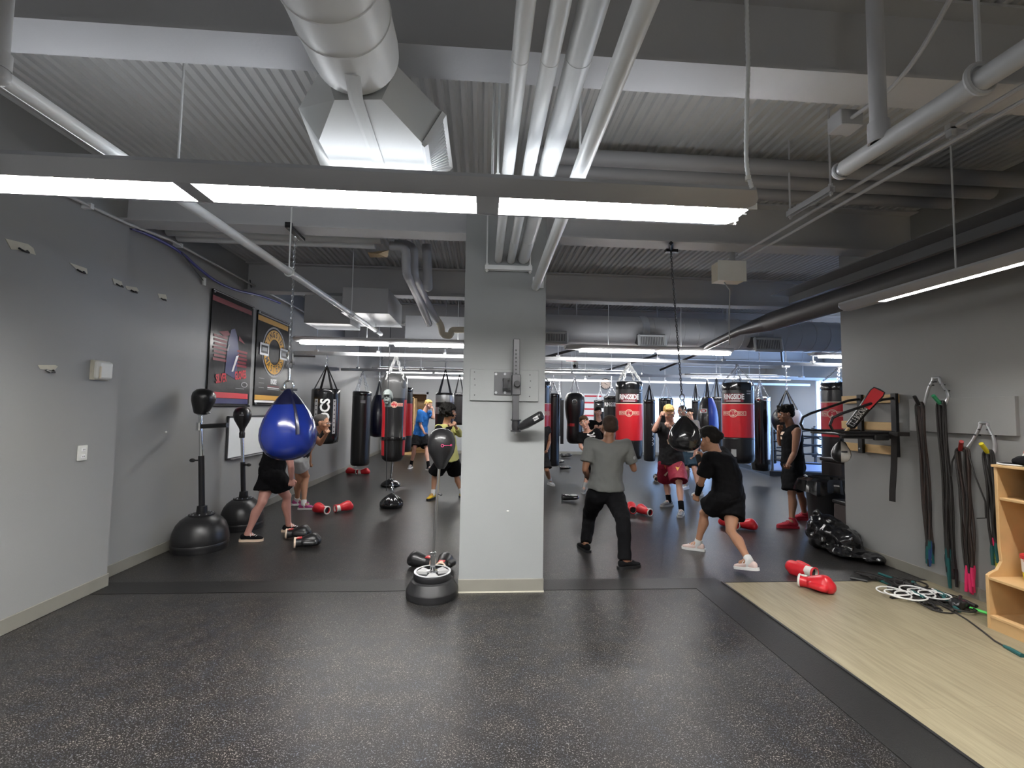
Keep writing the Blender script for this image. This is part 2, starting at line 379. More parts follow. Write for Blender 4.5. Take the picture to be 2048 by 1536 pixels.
def vinyl():
    m = mat('vinyl_plank', (0.45, 0.37, 0.25), 0.42); nt = m.node_tree; b = nt.nodes['Principled BSDF']; L = nt.links
    tc = nt.nodes.new('ShaderNodeTexCoord'); mp = nt.nodes.new('ShaderNodeMapping'); mp.inputs['Rotation'].default_value = (0, 0, pi / 2)
    L.new(tc.outputs['Object'], mp.inputs[0])
    br = nt.nodes.new('ShaderNodeTexBrick'); br.inputs['Scale'].default_value = 1.0; br.inputs['Brick Width'].default_value = 1.2; br.inputs['Row Height'].default_value = 0.16
    br.inputs['Mortar Size'].default_value = 0.0015; br.inputs['Color1'].default_value = (0.29, 0.25, 0.165, 1); br.inputs['Color2'].default_value = (0.265, 0.226, 0.149, 1); br.inputs['Mortar'].default_value = (0.22, 0.18, 0.12, 1)
    L.new(mp.outputs[0], br.inputs['Vector'])
    m2 = nt.nodes.new('ShaderNodeMapping'); m2.inputs['Scale'].default_value = (22, 1.5, 1); L.new(tc.outputs['Object'], m2.inputs[0])
    n = nt.nodes.new('ShaderNodeTexNoise'); n.inputs['Scale'].default_value = 2.0; n.inputs['Detail'].default_value = 6; L.new(m2.outputs[0], n.inputs['Vector'])
    x = nt.nodes.new('ShaderNodeMix'); x.data_type = 'RGBA'; x.blend_type = 'MULTIPLY'; x.inputs[0].default_value = 0.55
    r = nt.nodes.new('ShaderNodeValToRGB'); r.color_ramp.elements[0].color = (0.6, 0.58, 0.55, 1); r.color_ramp.elements[1].color = (1.15, 1.15, 1.15, 1); r.color_ramp.elements[0].position = 0.3; r.color_ramp.elements[1].position = 0.65
    L.new(n.outputs['Fac'], r.inputs[0]); L.new(br.outputs[0], x.inputs[6]); L.new(r.outputs[0], x.inputs[7]); L.new(x.outputs[2], b.inputs['Base Color']); return m
M['vinyl'] = vinyl()
random.seed(7)
# ================================================================== THE ROOM
XL, XL2, XR, XF = -3.27, -3.42, 4.36, 10.8      # near left wall, far left wall, near right wall, far right wall
YB, YR, YE = 16.5, -3.2, 5.18                   # back wall, wall behind the camera, end of the near right wall
ZB, ZD = 3.25, 3.67                             # beam underside, deck underside
struct(MB().span((-3.9, YR - 0.2, -0.15), (XF + 0.2, YB + 0.2, 0)).build('floor', M['rubber_floor'], loc=(0, 0, 0)), 'black speckled rubber floor of the gym')
struct(MB().span((2.31, YR, 0), (XR, 4.2, 0.006)).build('floor_vinyl', M['vinyl'], loc=(0, 0, 0)), 'pale wood-look vinyl floor in front of the rope hooks')
struct(MB().span((2.2901, YR, 0), (2.3099, 4.2249, 0.009)).span((2.311, 4.201, 0), (XR, 4.225, 0.009)).build('trim_1', M['black_plastic'], loc=(0, 0, 0)), 'thin black edging strip around the vinyl floor')
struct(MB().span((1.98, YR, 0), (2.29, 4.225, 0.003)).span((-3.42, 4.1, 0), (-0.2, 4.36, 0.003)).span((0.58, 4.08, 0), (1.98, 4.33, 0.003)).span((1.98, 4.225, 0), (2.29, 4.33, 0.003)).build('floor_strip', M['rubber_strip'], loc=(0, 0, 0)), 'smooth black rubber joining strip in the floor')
struct(MB().span((-3.9, YR, 0), (XL, 4.28, ZD + 0.1)).build('wall_left', M['wall_paint'], loc=(0, 0, 0)), 'grey wall with strips of tape, stepping out before the corner')
struct(MB().span((-3.9, 4.28, 0), (XL2, 12.6, ZD + 0.1)).span((-4.2, 12.6, 0), (-3.62, YB, ZD + 0.1)).build('wall_left_far', M['wall_paint'], loc=(0, 0, 0)), 'grey wall carrying the two hanging banners')
struct(MB().span((-3.55, 12.58, 0), (-3.39, 12.7, 2.25)).build('trim_2', M['frame_white'], loc=(0, 0, 0)), 'pale corner trim at the end of the banner wall')
def wall_with_holes(name, label, a, b, axis, holes, m):
    """axis 'x': wall runs along X from a to b; holes are (u0,u1,z0,z1)"""
    mb = MB(); u0, u1 = (a[0], b[0]) if axis == 'x' else (a[1], b[1]); us = [u0]
    def put(p, q, z0, z1):
        if q - p < 1e-4 or z1 - z0 < 1e-4: return
        if axis == 'x': mb.span((p, a[1], z0), (q, b[1], z1))
        else: mb.span((a[0], p, z0), (b[0], q, z1))
    cur = u0
    for h in sorted(holes):
        put(cur, h[0], a[2], b[2]); put(h[0], h[1], a[2], h[2]); put(h[0], h[1], h[3], b[2]); cur = h[1]
    put(cur, u1, a[2], b[2])
    return struct(mb.build(name, m, loc=(0, 0, 0)), label)
WB0, WB1 = atY(1306, 800, YB).x, atY(1462, 800, YB).x
zt = atY(1380, 793, YB).z
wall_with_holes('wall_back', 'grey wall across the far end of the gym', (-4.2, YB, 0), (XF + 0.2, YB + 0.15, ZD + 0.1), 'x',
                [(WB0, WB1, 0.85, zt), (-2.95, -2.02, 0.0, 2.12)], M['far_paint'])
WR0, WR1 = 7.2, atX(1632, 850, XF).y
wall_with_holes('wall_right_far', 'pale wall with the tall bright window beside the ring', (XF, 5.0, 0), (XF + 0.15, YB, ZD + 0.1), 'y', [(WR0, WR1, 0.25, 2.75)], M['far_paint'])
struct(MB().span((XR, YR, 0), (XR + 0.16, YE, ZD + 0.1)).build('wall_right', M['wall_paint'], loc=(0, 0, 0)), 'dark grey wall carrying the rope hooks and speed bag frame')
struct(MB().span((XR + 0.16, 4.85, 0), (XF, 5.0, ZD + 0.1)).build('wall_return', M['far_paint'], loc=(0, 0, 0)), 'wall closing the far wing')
struct(MB().span((-3.9, YR - 0.15, 0), (XR + 0.16, YR, ZD + 0.1)).build('wall_behind', M['wall_paint'], loc=(0, 0, 0)), 'grey wall behind the viewer')
# skirtings
def skirting(name, lab_, spans):
    mb = MB()
    for a, b in spans: mb.span(a, b)
    struct(mb.build(name, M['trim'], loc=(0, 0, 0), bevel=0.004), lab_)
skirting('baseboard_left', 'beige vinyl skirting along the taped wall', [((XL, YR, 0), (XL + 0.012, 4.29, 0.11)), ((XL2, 4.29, 0), (XL2 + 0.012, 12.58, 0.11)), ((-3.62, 12.7, 0), (-3.608, YB, 0.11))])
skirting('baseboard_right', 'beige vinyl skirting under the rope hooks', [((XR - 0.012, YR, 0), (XR, YE, 0.11))])
skirting('baseboard_back', 'pale vinyl skirting along the far wall', [((-3.6, YB - 0.012, 0), (-3.03, YB, 0.11)), ((-1.94, YB - 0.012, 0), (XF, YB, 0.11))])
# pillar
PX0, PX1, PY = atY(917, 1180, 4.05).x, atY(1085.5, 1180, 4.05).x, 4.05
struct(MB().span((PX0, PY, 0), (PX1, PY + 0.62, ZD)).build('pillar', M['pillar_paint'], loc=(0, 0, 0)), 'square light grey pillar in the middle of the gym')
skirting('baseboard_pillar', 'beige vinyl skirting around the foot of the pillar', [((PX0 - 0.006, PY - 0.008, 0), (PX1 + 0.006, PY + 0.63, 0.115))])
struct(MB().span((PX0 - 0.008, PY - 0.012, 0), (PX1 + 0.008, PY, 0.012)).build('trim_3', M['tape'], loc=(0, 0, 0)), 'pale worn edge at the foot of the pillar')
# windows
def window(name, label, a, b, axis, n, z0, z1, blinds=False):
    r = thing(name, label, 'window', ((a[0] + b[0]) / 2, (a[1] + b[1]) / 2, z0)); r['kind'] = 'structure'
    fr = MB(); gl = MB(); w_ = 0.06
    L = (b - a).length; d = (b - a).normalized(); nrm = V(-d.y, d.x, 0)
    R = Matrix((d, nrm, V(0, 0, 1))).transposed()
    for k in range(n + 1): fr.box(a + d * (L * k / n) + V(0, 0, (z1 - z0) / 2), (w_, 0.09, z1 - z0), R)
    for z in (0.03, z1 - z0 - 0.03): fr.box(a + d * L / 2 + V(0, 0, z), (L, 0.09, w_), R)
    fr.build('window_frame', M['frame_white'], r, bevel=0.006)
    gl.box(a + d * L / 2 + V(0, 0, (z1 - z0) / 2), (L - 0.06, 0.008, z1 - z0 - 0.08), R); gl.build('pane', M['glass'], r)
    sl = MB(); sl.box(a + d * L / 2 + V(0, 0, -0.01), (L, 0.22, 0.03), R); sl.build('window_sill', M['frame_white'], r)
    return r
window('window_1', 'tall bright window in the far wing beside the ring', V(XF + 0.06, WR0, 0.27), V(XF + 0.06, WR1, 0.27), 'y', 7, 0.27, 2.75)
window('window_2', 'band of bright windows in the far wall behind the bags', V(WB0, YB + 0.06, 0.87), V(WB1, YB + 0.06, 0.87), 'x', 5, 0.87, zt)
# far doorway with shelves glimpsed inside
d = thing('door_1', 'open doorway in the far wall behind the person in blue', 'doorway', (-2.48, YB, 0)); d['kind'] = 'structure'
MB().span((-3.02, YB - 0.03, 0), (-2.95, YB + 0.16, 2.2)).span((-2.02, YB - 0.03, 0), (-1.95, YB + 0.16, 2.2)).span((-3.02, YB - 0.03, 2.12), (-1.95, YB + 0.16, 2.2)).build('door_frame', M['duct_grey'], d)
MB().span((-3.1, YB + 0.9, 0), (-1.8, YB + 1.0, 2.5)).span((-3.1, YB + 0.15, 2.4), (-1.8, YB + 1.0, 2.5)).span((-3.1, YB + 0.15, 0), (-3.0, YB + 1.0, 2.5)).span((-1.9, YB + 0.15, 0), (-1.8, YB + 1.0, 2.5)).span((-3.1, YB + 0.15, -0.05), (-1.8, YB + 1.0, 0)).build('closet_lining', M['wood'], d)
# ------------------------------------------------------------------ ceiling deck and beams
def corrugated(x0, x1, y0, y1, z, pitch=0.076, h=0.020):
    mb = MB(); vs = []; fs = []; x = x0; prof = []
    while x < x1:
        prof += [(x, z), (x + pitch * 0.34, z), (x + pitch * 0.5, z + h), (x + pitch * 0.84, z + h)]; x += pitch
    for px, pz in prof: vs += [V(px, y0, pz), V(px, y1, pz)]
    for i in range(len(prof) - 1): fs.append((2 * i, 2 * i + 1, 2 * i + 3, 2 * i + 2))
    return mb.add(vs, fs)
struct(corrugated(-3.9, XF + 0.2, YR, YB, ZD).build('ceiling', M['deck'], loc=(0, 0, 0), ang=10), 'grey corrugated metal ceiling deck')
struct(MB().span((-4.2, YR - 0.2, ZD + 0.06), (XF + 0.2, YB + 0.2, ZD + 0.16)).build('ceiling_slab', M['deck'], loc=(0, 0, 0)), 'concrete slab over the metal deck')
for k, yc in enumerate((-2.3, -0.1, 2.08, 4.26, 6.68, 8.95, 11.3, 13.6, 15.6)):
    mb = MB(); x0, x1 = XL2 + 0.0, (XR if yc < 5 else XF); fl = 0.105
    mb.span((x0, yc - fl, ZB), (x1, yc + fl, ZB + 0.016)).span((x0, yc - fl, ZD - 0.018), (x1, yc + fl, ZD - 0.002)).span((x0, yc - 0.012, ZB + 0.008), (x1, yc + 0.012, ZD - 0.01))
    struct(mb.build('beam', M['beam'], loc=(0, yc, ZB)), 'grey steel beam ' + ('behind the viewer, farther back', 'just above and behind the viewer', 'crossing over the near strip light', 'meeting the pillar, carrying the teardrop bags', 'next beyond the pillar', 'second beyond the pillar', 'third beyond the pillar, above the far bags', 'fourth beyond the pillar', 'closest to the far wall')[k])
# column head and drop at the end of the right wall
q0, q1 = atY(1694, 503, 5.08), atY(1711, 446, 5.08)
struct(MB().span((q0.x, 5.05, q0.z), (q1.x, 5.08, q1.z)).span((q0.x - 0.06, 5.0, q0.z - 0.012), (XR, 5.12, q0.z)).build('column_trim', M['beam'], loc=(XR, 5.05, q0.z)), 'steel flange bracket at the far top corner of the rope wall')

# ================================================================== CEILING SERVICES
def fixture(label, a, b, z, lenses, gapw=0.16, along='x', wid=0.34, rods=()):
    """long suspended fluorescent light; lenses are (start, end) along its run"""
    if along == 'x': mid = V((a[0] + b[0]) / 2, a[1], z); R = Matrix.Identity(3); L = b[0] - a[0]
    else: mid = V(a[0], (a[1] + b[1]) / 2, z); R = Matrix.Rotation(pi / 2, 3, 'Z'); L = b[1] - a[1]
    t = thing('ceiling_light', label, 'light', mid, 'suspended strip lights')
    h = wid / 2; q = gapw / 2 + 0.005; rc = 0.036 if abs(a[1]) < 4 else 0.010
    prof = [(-h, 0.045), (-h * 0.8, 0.022), (-q, 0.0), (-q, rc), (q, rc), (q, 0.0), (h * 0.8, 0.022), (h, 0.045), (h, 0.062), (q, 0.07), (-q, 0.07), (-h, 0.062)]
    mb = MB(); n = len(prof); vs = []; E = 0.06; fs = []
    for i, (s, sc) in enumerate(((-L / 2, 0.6), (-L / 2 + E, 1.0), (L / 2 - E, 1.0), (L / 2, 0.6))):
        for y, zz in prof: vs.append(mid + R @ V(s, y * sc, zz if sc == 1 else 0.03 + (zz - 0.03) * 0.75))
    for i in range(3):
        for k in range(n): fs.append((i * n + k, i * n + (k + 1) % n, (i + 1) * n + (k + 1) % n, (i + 1) * n + k))
    fs += [tuple(range(n)), tuple(range(3 * n, 4 * n))[::-1]]
    mb.add(vs, fs)
    o0 = mid.x if along == 'x' else mid.y
    eds = [-L / 2 + 0.012] + [v - o0 for se in lenses for v in se] + [L / 2 - 0.012]
    for i in range(0, len(eds), 2):
        if eds[i + 1] - eds[i] > 0.004: mb.box(mid + R @ V((eds[i] + eds[i + 1]) / 2, 0, rc / 2 + 0.001), (eds[i + 1] - eds[i], gapw + 0.008, rc - 0.002), R)
    mb.build('housing', M['housing' if rc > 0.02 else 'housing_light'], t)
    for s, e in lenses:
        c = (s + e) / 2 - o0
        if rc > 0.02:
            l = MB(); l.box(mid + R @ V(c, 0, rc - 0.002), (e - s, gapw, 0.001), R); l.build('lens', M['lens'], t)
            rf = MB()
            for sg in (-1, 1): rf.box(mid + R @ V(c, sg * (gapw / 2 + 0.001), rc / 2 - 0.001), (e - s, 0.003, rc - 0.003), R)
            rf.build('reflector', M['reflector'], t)
            bl = MB(); nn = max(3, int((e - s) / 0.085))
            for i in range(1, nn): bl.box(mid + R @ V(s - o0 + (e - s) * i / nn, 0, rc / 2 - 0.0005), (0.002, gapw - 0.004, rc - 0.005), R)
            bl.tube([mid + R @ V(s - o0, 0, rc / 2), mid + R @ V(e - o0, 0, rc / 2)], 0.002, 4); lab(bl.build('louvre', M['louvre'], t), 'row of thin cross blades under the tube')
        else: MB().prism([(-gapw / 2, 0.008), (-gapw * 0.38, -0.034), (gapw * 0.38, -0.034), (gapw / 2, 0.008)], s - o0, e - o0, R @ Matrix(((0, 0, 1), (1, 0, 0), (0, 1, 0))), mid).build('lens', M['lens_far'], t, ang=10)
        if along == 'x': MB().box(mid + R @ V(c, 0.05 if rc > 0.02 else 0, 0.088 if rc > 0.02 else 0.073), (e - s - 0.1, gapw * (0.5 if rc > 0.02 else 0.7), 0.004), (R @ Matrix.Rotation(radians(-48), 3, 'X')) if rc > 0.02 else R).build('uplight', M['lens_up' if rc > 0.02 else 'lens_up_far'], t)
    for rr in rods:
        p = mid + R @ V(rr - o0, 0, 0.06); MB().tube([p, V(p.x, p.y, ZD)], 0.006, 6).build('hanger_rod', M['white_paint'], t)
    return t
ZL = 2.635; YA = 2.24
ax = atZ(1512, 418, ZL).x
fixture('long strip light nearest the viewer, hanging in front of the pillar', (XL + 0.04, YA), (ax, YA), ZL,
        [(atY(-130, 350, YA).x, atY(372, 370, YA).x), (atY(405, 385, YA).x, atY(953, 395, YA).x), (atY(998, 402, YA).x, atY(1492, 425, YA).x)], 0.19, wid=0.40,
        rods=(atY(357, 315, YA).x, atY(985, 345, YA).x))
fixture('strip light over the head of the viewer', (-3.0, -1.6), (1.6, -1.6), ZL, [(-2.9, -1.5), (-1.4, 0.0), (0.1, 1.5)])  # unseen row behind the camera, added to light the near room
fixture('strip light along the rope wall above the wooden locker', (3.42, -2.2), (3.42, atY(1745, 600, 4.0).y), 2.58, [(-2.0, -0.4), (-0.3, 1.2), (1.3, 3.62)], 0.065, 'y', 0.24, rods=(1.4, 3.0))
YF = 7.05
zF = atY(760, 687, YF).z
fixture('strip light crossing above the blue teardrop bag', (atY(591, 675, YF).x, YF), (atY(960, 690, YF).x, YF), zF, [(atY(602, 683, YF).x, atY(776, 686, YF).x), (atY(790, 688, YF).x, atY(950, 690, YF).x)], 0.12, rods=(-1.8, -0.4))
fixture('strip light under the big round duct, over the red heavy bags', (atY(1130, 693, YF).x, YF), (atY(1462, 704, YF).x, YF), zF - 0.02, [(atY(1160, 697, YF).x, atY(1306, 699, YF).x), (atY(1317, 701, YF).x, atY(1458, 704, YF).x)], 0.12, rods=(2.0, 3.2))
fixture('strip light near the tall window behind the rope wall', (atY(1622, 708, 8.2).x, 8.2), (8.6, 8.2), atY(1650, 712, 8.2).z, [(atY(1640, 712, 8.2).x, 8.4)], 0.12)
YD = 12.0
fixture('far strip light in front of the end wall, over the person in blue', (atY(745, 740, YD).x, YD), (atY(1080, 742, YD).x, YD), atY(900, 742, YD).z, [(-2.75, -1.5), (-1.35, -0.1), (0.05, 1.3)], 0.12)
fixture('far strip light seen beside the pillar, over the fringe haired person', (1.35, YD), (atY(1252, 750, YD).x, YD), atY(1180, 746, YD).z, [(1.45, 2.75), (2.85, atY(1248, 750, YD).x)], 0.12)
fixture('far strip light above the blue and black bag', (atY(1366, 752, 11.2).x, 11.2), (atY(1562, 758, 11.2).x, 11.2), atY(1460, 754, 11.2).z, [(atY(1376, 752, 11.2).x, atY(1466, 755, 11.2).x), (atY(1470, 755, 11.2).x, atY(1556, 757, 11.2).x)], 0.13)
fixture('farthest strip light, just off the end wall', (atY(1092, 740, 14.3).x, 14.3), (atY(1255, 748, 14.3).x, 14.3), atY(1180, 741, 14.3).z, [(2.4, 3.7), (3.8, 4.9)], 0.12)
fixture('strip light in the dark end bay near the doorway', (-3.1, 14.3), (1.2, 14.3), 2.75, [(-3.0, -1.6), (-1.5, -0.2), (-0.1, 1.1)], 0.12)
fixture('strip light at the far end of the ring wing', (6.6, 14.0), (10.2, 14.0), 2.75, [(6.7, 8.2), (8.4, 10.0)], 0.12)

# near round duct with its diffuser
DX, DZ, DR = -0.525, 3.0, 0.172
t = thing('air_duct', 'big white round air duct with an angular diffuser, above the near strip light', 'duct', (DX, 0.5, DZ))
mb = MB(); n = 40
ys = [-2.6 + 0.02 * i for i in range(0)]
prof = [(DR, -2.6)]
for yy in [y0 for y0 in (-2.2, -1.8, -1.4, -1.0, -0.6, -0.25, 0.1, 0.45, 0.8, 1.02, 1.2, 1.42, 1.56)]: prof += [(DR, yy - 0.006), (DR + 0.0035, yy - 0.004), (DR + 0.0035, yy + 0.004), (DR, yy + 0.006)]
prof += [(DR, 1.7), (DR * 0.97, 1.75), (0.0, 1.75)]
Ry = Matrix(((1, 0, 0), (0, 0, 1), (0, 1, 0)))      # lathe axis (z) along world Y
mb.lathe(prof, (DX, 0, DZ), n, Ry); mb.build('duct_body', M['white_paint'], t)
ZBt = DZ - DR - 0.004
P_ = lambda x, y, z=ZBt: atZ(x, y, z)
bot = [P_(669, 200), P_(638, 281), P_(669, 340), P_(690, 372), P_(835, 378), P_(853, 345), P_(843, 285), P_(763, 199)]
top = [P_(648, 128, DZ + 0.02), P_(597, 217, DZ + 0.06), P_(640, 330, DZ + 0.06), P_(668, 372, DZ + 0.06), P_(870, 378, DZ + 0.06), P_(898, 336, DZ + 0.06), P_(882, 223, DZ + 0.06), P_(795, 132, DZ + 0.02)]
db = MB(); nb = len(bot)
db.add(bot + top, [tuple(range(nb)), tuple(range(nb, 2 * nb))[::-1]] + [(i, (i + 1) % nb, nb + (i + 1) % nb, nb + i) for i in range(nb)])
db.build('diffuser_box', M['diffuser_paint'], t, ang=5)
MB().tube([atZ(705, 150, ZBt - 0.004), atZ(712, 200, ZBt - 0.004), atZ(760, 335, ZBt - 0.004)], 0.028, 6, flat=0.1).build('seam_strip', M['diffuser_paint'], t, ang=5)
def grille(q4, name, parent, n, mfr, msl, inset=0.1, vert=False):
    """louvred grille on a four-cornered face a,b,c,d"""
    a, b, c, d_ = [Vector(p) for p in q4]; nrm = (b - a).cross(d_ - a).normalized()
    fr = MB(); sl = MB(); bk = MB()
    for p, q in ((a, b), (b, c), (c, d_), (d_, a)): fr.tube([p + nrm * 0.004, q + nrm * 0.004], (b - a).length * 0.045 + 0.006, 4)
    fo = fr.build('grille_frame', mfr, parent, ang=10)
    bk.add([a + nrm * 0.001, b + nrm * 0.001, c + nrm * 0.001, d_ + nrm * 0.001], [(0, 1, 2, 3)]); bk.build('grille_back', M['dark_duct'] if vert else M['grey_pipe'], parent)
    for i in range(1, n):
        t_ = i / n
        p, q = (lerp(a, b, t_), lerp(d_, c, t_)) if vert else (lerp(a, d_, t_), lerp(b, c, t_))
        p, q = lerp(p, q, 0.08), lerp(p, q, 0.92); sl.tube([p + nrm * 0.006, q + nrm * 0.006], (b - a).length * 0.012 + 0.004, 4)
    sl.build('grille_slats', msl, parent, ang=10)
g4 = [top[6], bot[6], bot[5], top[5]]
g4 = [lerp(p, sum(g4, V(0, 0, 0)) / 4, 0.06) for p in g4]
nn = (g4[1] - g4[0]).cross(g4[3] - g4[0])
if nn.x < 0: g4 = [g4[1], g4[0], g4[3], g4[2]]
g4 = [p + (g4[1] - g4[0]).cross(g4[3] - g4[0]).normalized() * 0.006 for p in g4]
grille(g4, 'grille', t, 16, M['white_paint'], M['white_paint'])
for yy in (0.2, 1.1): MB().tube([V(DX - 0.185, yy, DZ), V(DX - 0.185, yy, ZD)], 0.006, 6).tube([V(DX + 0.185, yy, DZ), V(DX + 0.185, yy, ZD)], 0.006, 6).build('hanger_rod', M['white_paint'], t)

def pipe(name, label, pts, r, m, n=14, cat='pipe', group=None, seams=()):
    mb = MB().tube(pts, r, n)
    for s in seams:
        p = lerp(Vector(pts[0]), Vector(pts[1]), s); d_ = (Vector(pts[1]) - Vector(pts[0])).normalized(); mb.tube([p - d_ * 0.012, p + d_ * 0.012], r * 1.03, n)
    mid = lerp(Vector(pts[0]), Vector(pts[-1]), 0.5)
    return tag(mb.build(name, m, loc=mid), label, cat, group)
pg = 'white pipes running back to the pillar'
for k, (X, Z, r, lb) in enumerate(((0.122, 2.965, 0.034, 'slim white pipe nearest the round duct, running to the pillar bracket'), (0.238, 2.965, 0.036, 'white pipe between two others, running to the pillar bracket'), (0.352, 2.985, 0.052, 'thickest of the white pipes running to the pillar bracket'))):
    pipe('ceiling_pipe', lb, [V(X, -2.9, Z), V(X, PY - 0.02, Z)], r, M['white_paint'], 18, group=pg, seams=(0.66, 0.76, 0.78, 0.93))
t = thing('drain_pipe', 'white pipe ending on a square plate at the pillar edge', 'pipe', (0.468, 0, 2.73), pg)
MB().tube([V(0.468, -2.9, 2.99), V(0.468, PY - 0.01, 2.73)], 0.039, 18).build('pipe_body', M['white_paint'], t)
c = atY(1076, 566, PY); MB().box(c + V(0, -0.012, 0), (0.10, 0.02, 0.10)).build('wall_plate', M['white_paint'], t)
pipe('conduit', 'thin white conduit beside the square-plate pipe', [V(0.515, -2.9, 3.0), V(0.512, 2.5, 3.0)], 0.012, M['white_paint'], 8, group=pg)
def trapeze(label, a, b, name='pipe_trapeze', rods=True, m='white_paint'):
    a, b = Vector(a), Vector(b); t = thing(name, label, 'bracket', (a + b) / 2)
    d_ = (b - a); R = basis(V(0, 0, 1), d_)
    mb = MB().box((a + b) / 2, (d_.length, 0.041, 0.008), R).box((a + b) / 2 + R @ V(0, 0.018, -0.018), (d_.length, 0.005, 0.036), R).box((a + b) / 2 + R @ V(0, -0.018, -0.018), (d_.length, 0.005, 0.036), R)
    mb.build('strut', M[m], t)
    if rods:
        for f in (0.04, 0.96):
            p = lerp(a, b, f); MB().tube([p - V(0, 0, 0.06), V(p.x, p.y, ZD)], 0.007, 6).tube([p + V(0, 0, 0.004), p + V(0, 0, 0.022)], 0.014, 6).tube([p - V(0, 0, 0.05), p - V(0, 0, 0.036)], 0.014, 6).build('rod', M[m], t)
    return t
trapeze('white strut under the white pipes, just behind the near strip light', (0.045, 2.5, 2.925), (0.56, 2.5, 2.925))
trapeze('white strut bracket holding the pipes at the top of the pillar', atY(970, 531, PY - 0.06), atY(1064, 535, PY - 0.06))

# pipe along the taped wall side
ZP = 2.75; pa = atZ(-60, 112, ZP); pb = atZ(762, 668, ZP)
t = thing('sprinkler_pipe', 'grey pipe running back along the banner wall side of the ceiling', 'pipe', lerp(pa, pb, 0.4))
MB().tube([V(pa.x - 0.06, -2.5, ZP), pa, pb], 0.031, 16).build('pipe_body', M['white_paint'], t)
q = atZ(22, 150, ZP); qq = lerp(pa, pb, (q.y - pa.y) / (pb.y - pa.y))
MB().tube([qq, V(qq.x, qq.y, ZD)], 0.028, 14).ball(qq, 0.038).tube([qq + V(0, 0, 0.02), qq + V(0, 0, 0.08)], 0.036, 14).build('riser', M['grey_pipe'], t)
for yy in (3.9, 5.6, 6.75):
    q = lerp(pa, pb, (yy - pa.y) / (pb.y - pa.y)); MB().ring(q, 0.038, 0.006, Ry).tube([q + V(0, 0, 0.038), V(q.x, q.y, ZD)], 0.006, 6).build('pipe_hanger', M['white_paint'], t)
# conduits and blue cable on the taped wall
cp = [V(XL + 0.06, -2.5, atX(112, 380, XL + 0.06).z)] + [atX(x, y, X_) for x, y, X_ in ((112, 380, XL + 0.06), (252, 446, XL + 0.06), (341, 480, XL2 + 0.10), (500, 567, XL2 + 0.10), (578, 607, XL2 + 0.10), (640, 642, XL2 + 0.10))]
t = thing('wall_conduit', 'thin grey conduit running high along the taped wall and banners', 'conduit', cp[3])
MB().tube(cp, 0.014, 8).build('conduit_tube', M['grey_pipe'], t)
for q in (lerp(cp[1], cp[2], 0.45), lerp(cp[3], cp[4], 0.1), lerp(cp[4], cp[5], 0.2)): MB().box(q + V(-0.03, 0, 0), (0.09, 0.03, 0.045)).build('clamp', M['white_paint'], t)
pts = [atX(x, y, XL2 + 0.07) for x, y in ((262, 456), (300, 470), (359, 501), (394, 534), (434, 565), (475, 582), (519, 590), (560, 606))]
tag(MB().tube(smooth(pts), 0.016, 8).build('cable', M['blue_cable'], loc=pts[2]), 'blue cable bundle sagging along the wall above the banners', 'cable')
for (x, y, yy) in ((408, 563, None), (504, 585, None)):
    p = atX(x, y, XL2 + 0.02); t = thing('cable_hook', 'white cord anchor above the %s banner' % ('red' if x < 450 else 'gold'), 'hook', p)
    MB().box(p, (0.02, 0.05, 0.09)).build('anchor_plate', M['white_plastic'], t)
    MB().tube([p, atX(363, 505, XL2 + 0.09) if x < 450 else atX(500, 560, XL2 + 0.09)], 0.006, 5).build('cord', M['black_metal'], t)
# lateral pipes between beams, left bay
for k in range(4):
    z = 3.46; Yk = 4.62 + 0.17 * k
    tag(MB().tube([V(XL2 + 0.02, Yk, z), V(-0.95 - 0.1 * k, Yk, z)], 0.05, 12).build('ceiling_pipe', M['white_paint'], loc=(-2, Yk, z)), ('nearest', 'second nearest', 'third nearest', 'farthest')[k] + ' of four pipes crossing the bay above the blue teardrop bag', 'pipe', 'pipes crossing behind the beam, above the blue teardrop bag')
for k, (x0, x1) in enumerate(((0.35, 4.3), (0.35, 4.2), (0.35, 4.05))):
    Yk = 3.18 + 0.2 * k; pipe('ceiling_pipe', ('longest and nearest', 'middle', 'shortest and farthest')[k] + ' of three grey pipes crossing behind the near strip light', [V(x0, Yk, 3.47), V(x1, Yk, 3.47)], 0.057, M['cross_pipe'], 14, group='pipes crossing between the beams toward the rope wall')
# drop pipes at the pillar's banner side
def bend(pts, r, m, name='ceiling_pipe', label='', group=None):
    out = []; pts = [Vector(p) for p in pts]
    for i, p in enumerate(pts):
        if 0 < i < len(pts) - 1:
            a = (pts[i - 1] - p); b = (pts[i + 1] - p); k = min(r * 2.4, a.length * 0.45, b.length * 0.45); a.normalize(); b.normalize()
            for s in range(5):
                u = s / 4; out.append(p + a * k * (1 - u) ** 2 + b * k * u ** 2)
        else: out.append(p)
    return tag(MB().tube(out, r, 12).build(name, m, loc=out[0]), label, 'pipe', group)
g_ = 'bent pipes dropping beside the pillar'
bend([atY(780, 492, 5.0), atY(812, 494, 5.0), atY(812, 545, 5.0), atY(838, 600, 6.0), atY(858, 648, 6.6)], 0.05, M['duct_grey'], label='bent grey pipe farthest from the pillar, dropping to the back bay', group=g_)
bend([atY(790, 490, 5.2), atY(826, 492, 5.2), atY(826, 550, 5.2), atY(850, 600, 6.2), atY(872, 640, 6.8)], 0.06, M['duct_grey'], label='bent grey pipe in the middle of the drop beside the pillar', group=g_)
tag(MB().tube([atY(853, 490, 5.4), atY(856, 572, 5.4)], 0.055, 14).ball(atY(856, 574, 5.4), 0.055).build('ceiling_pipe', M['duct_grey'], loc=atY(855, 530, 5.4)), 'capped grey pipe standing close to the pillar', 'pipe', g_)
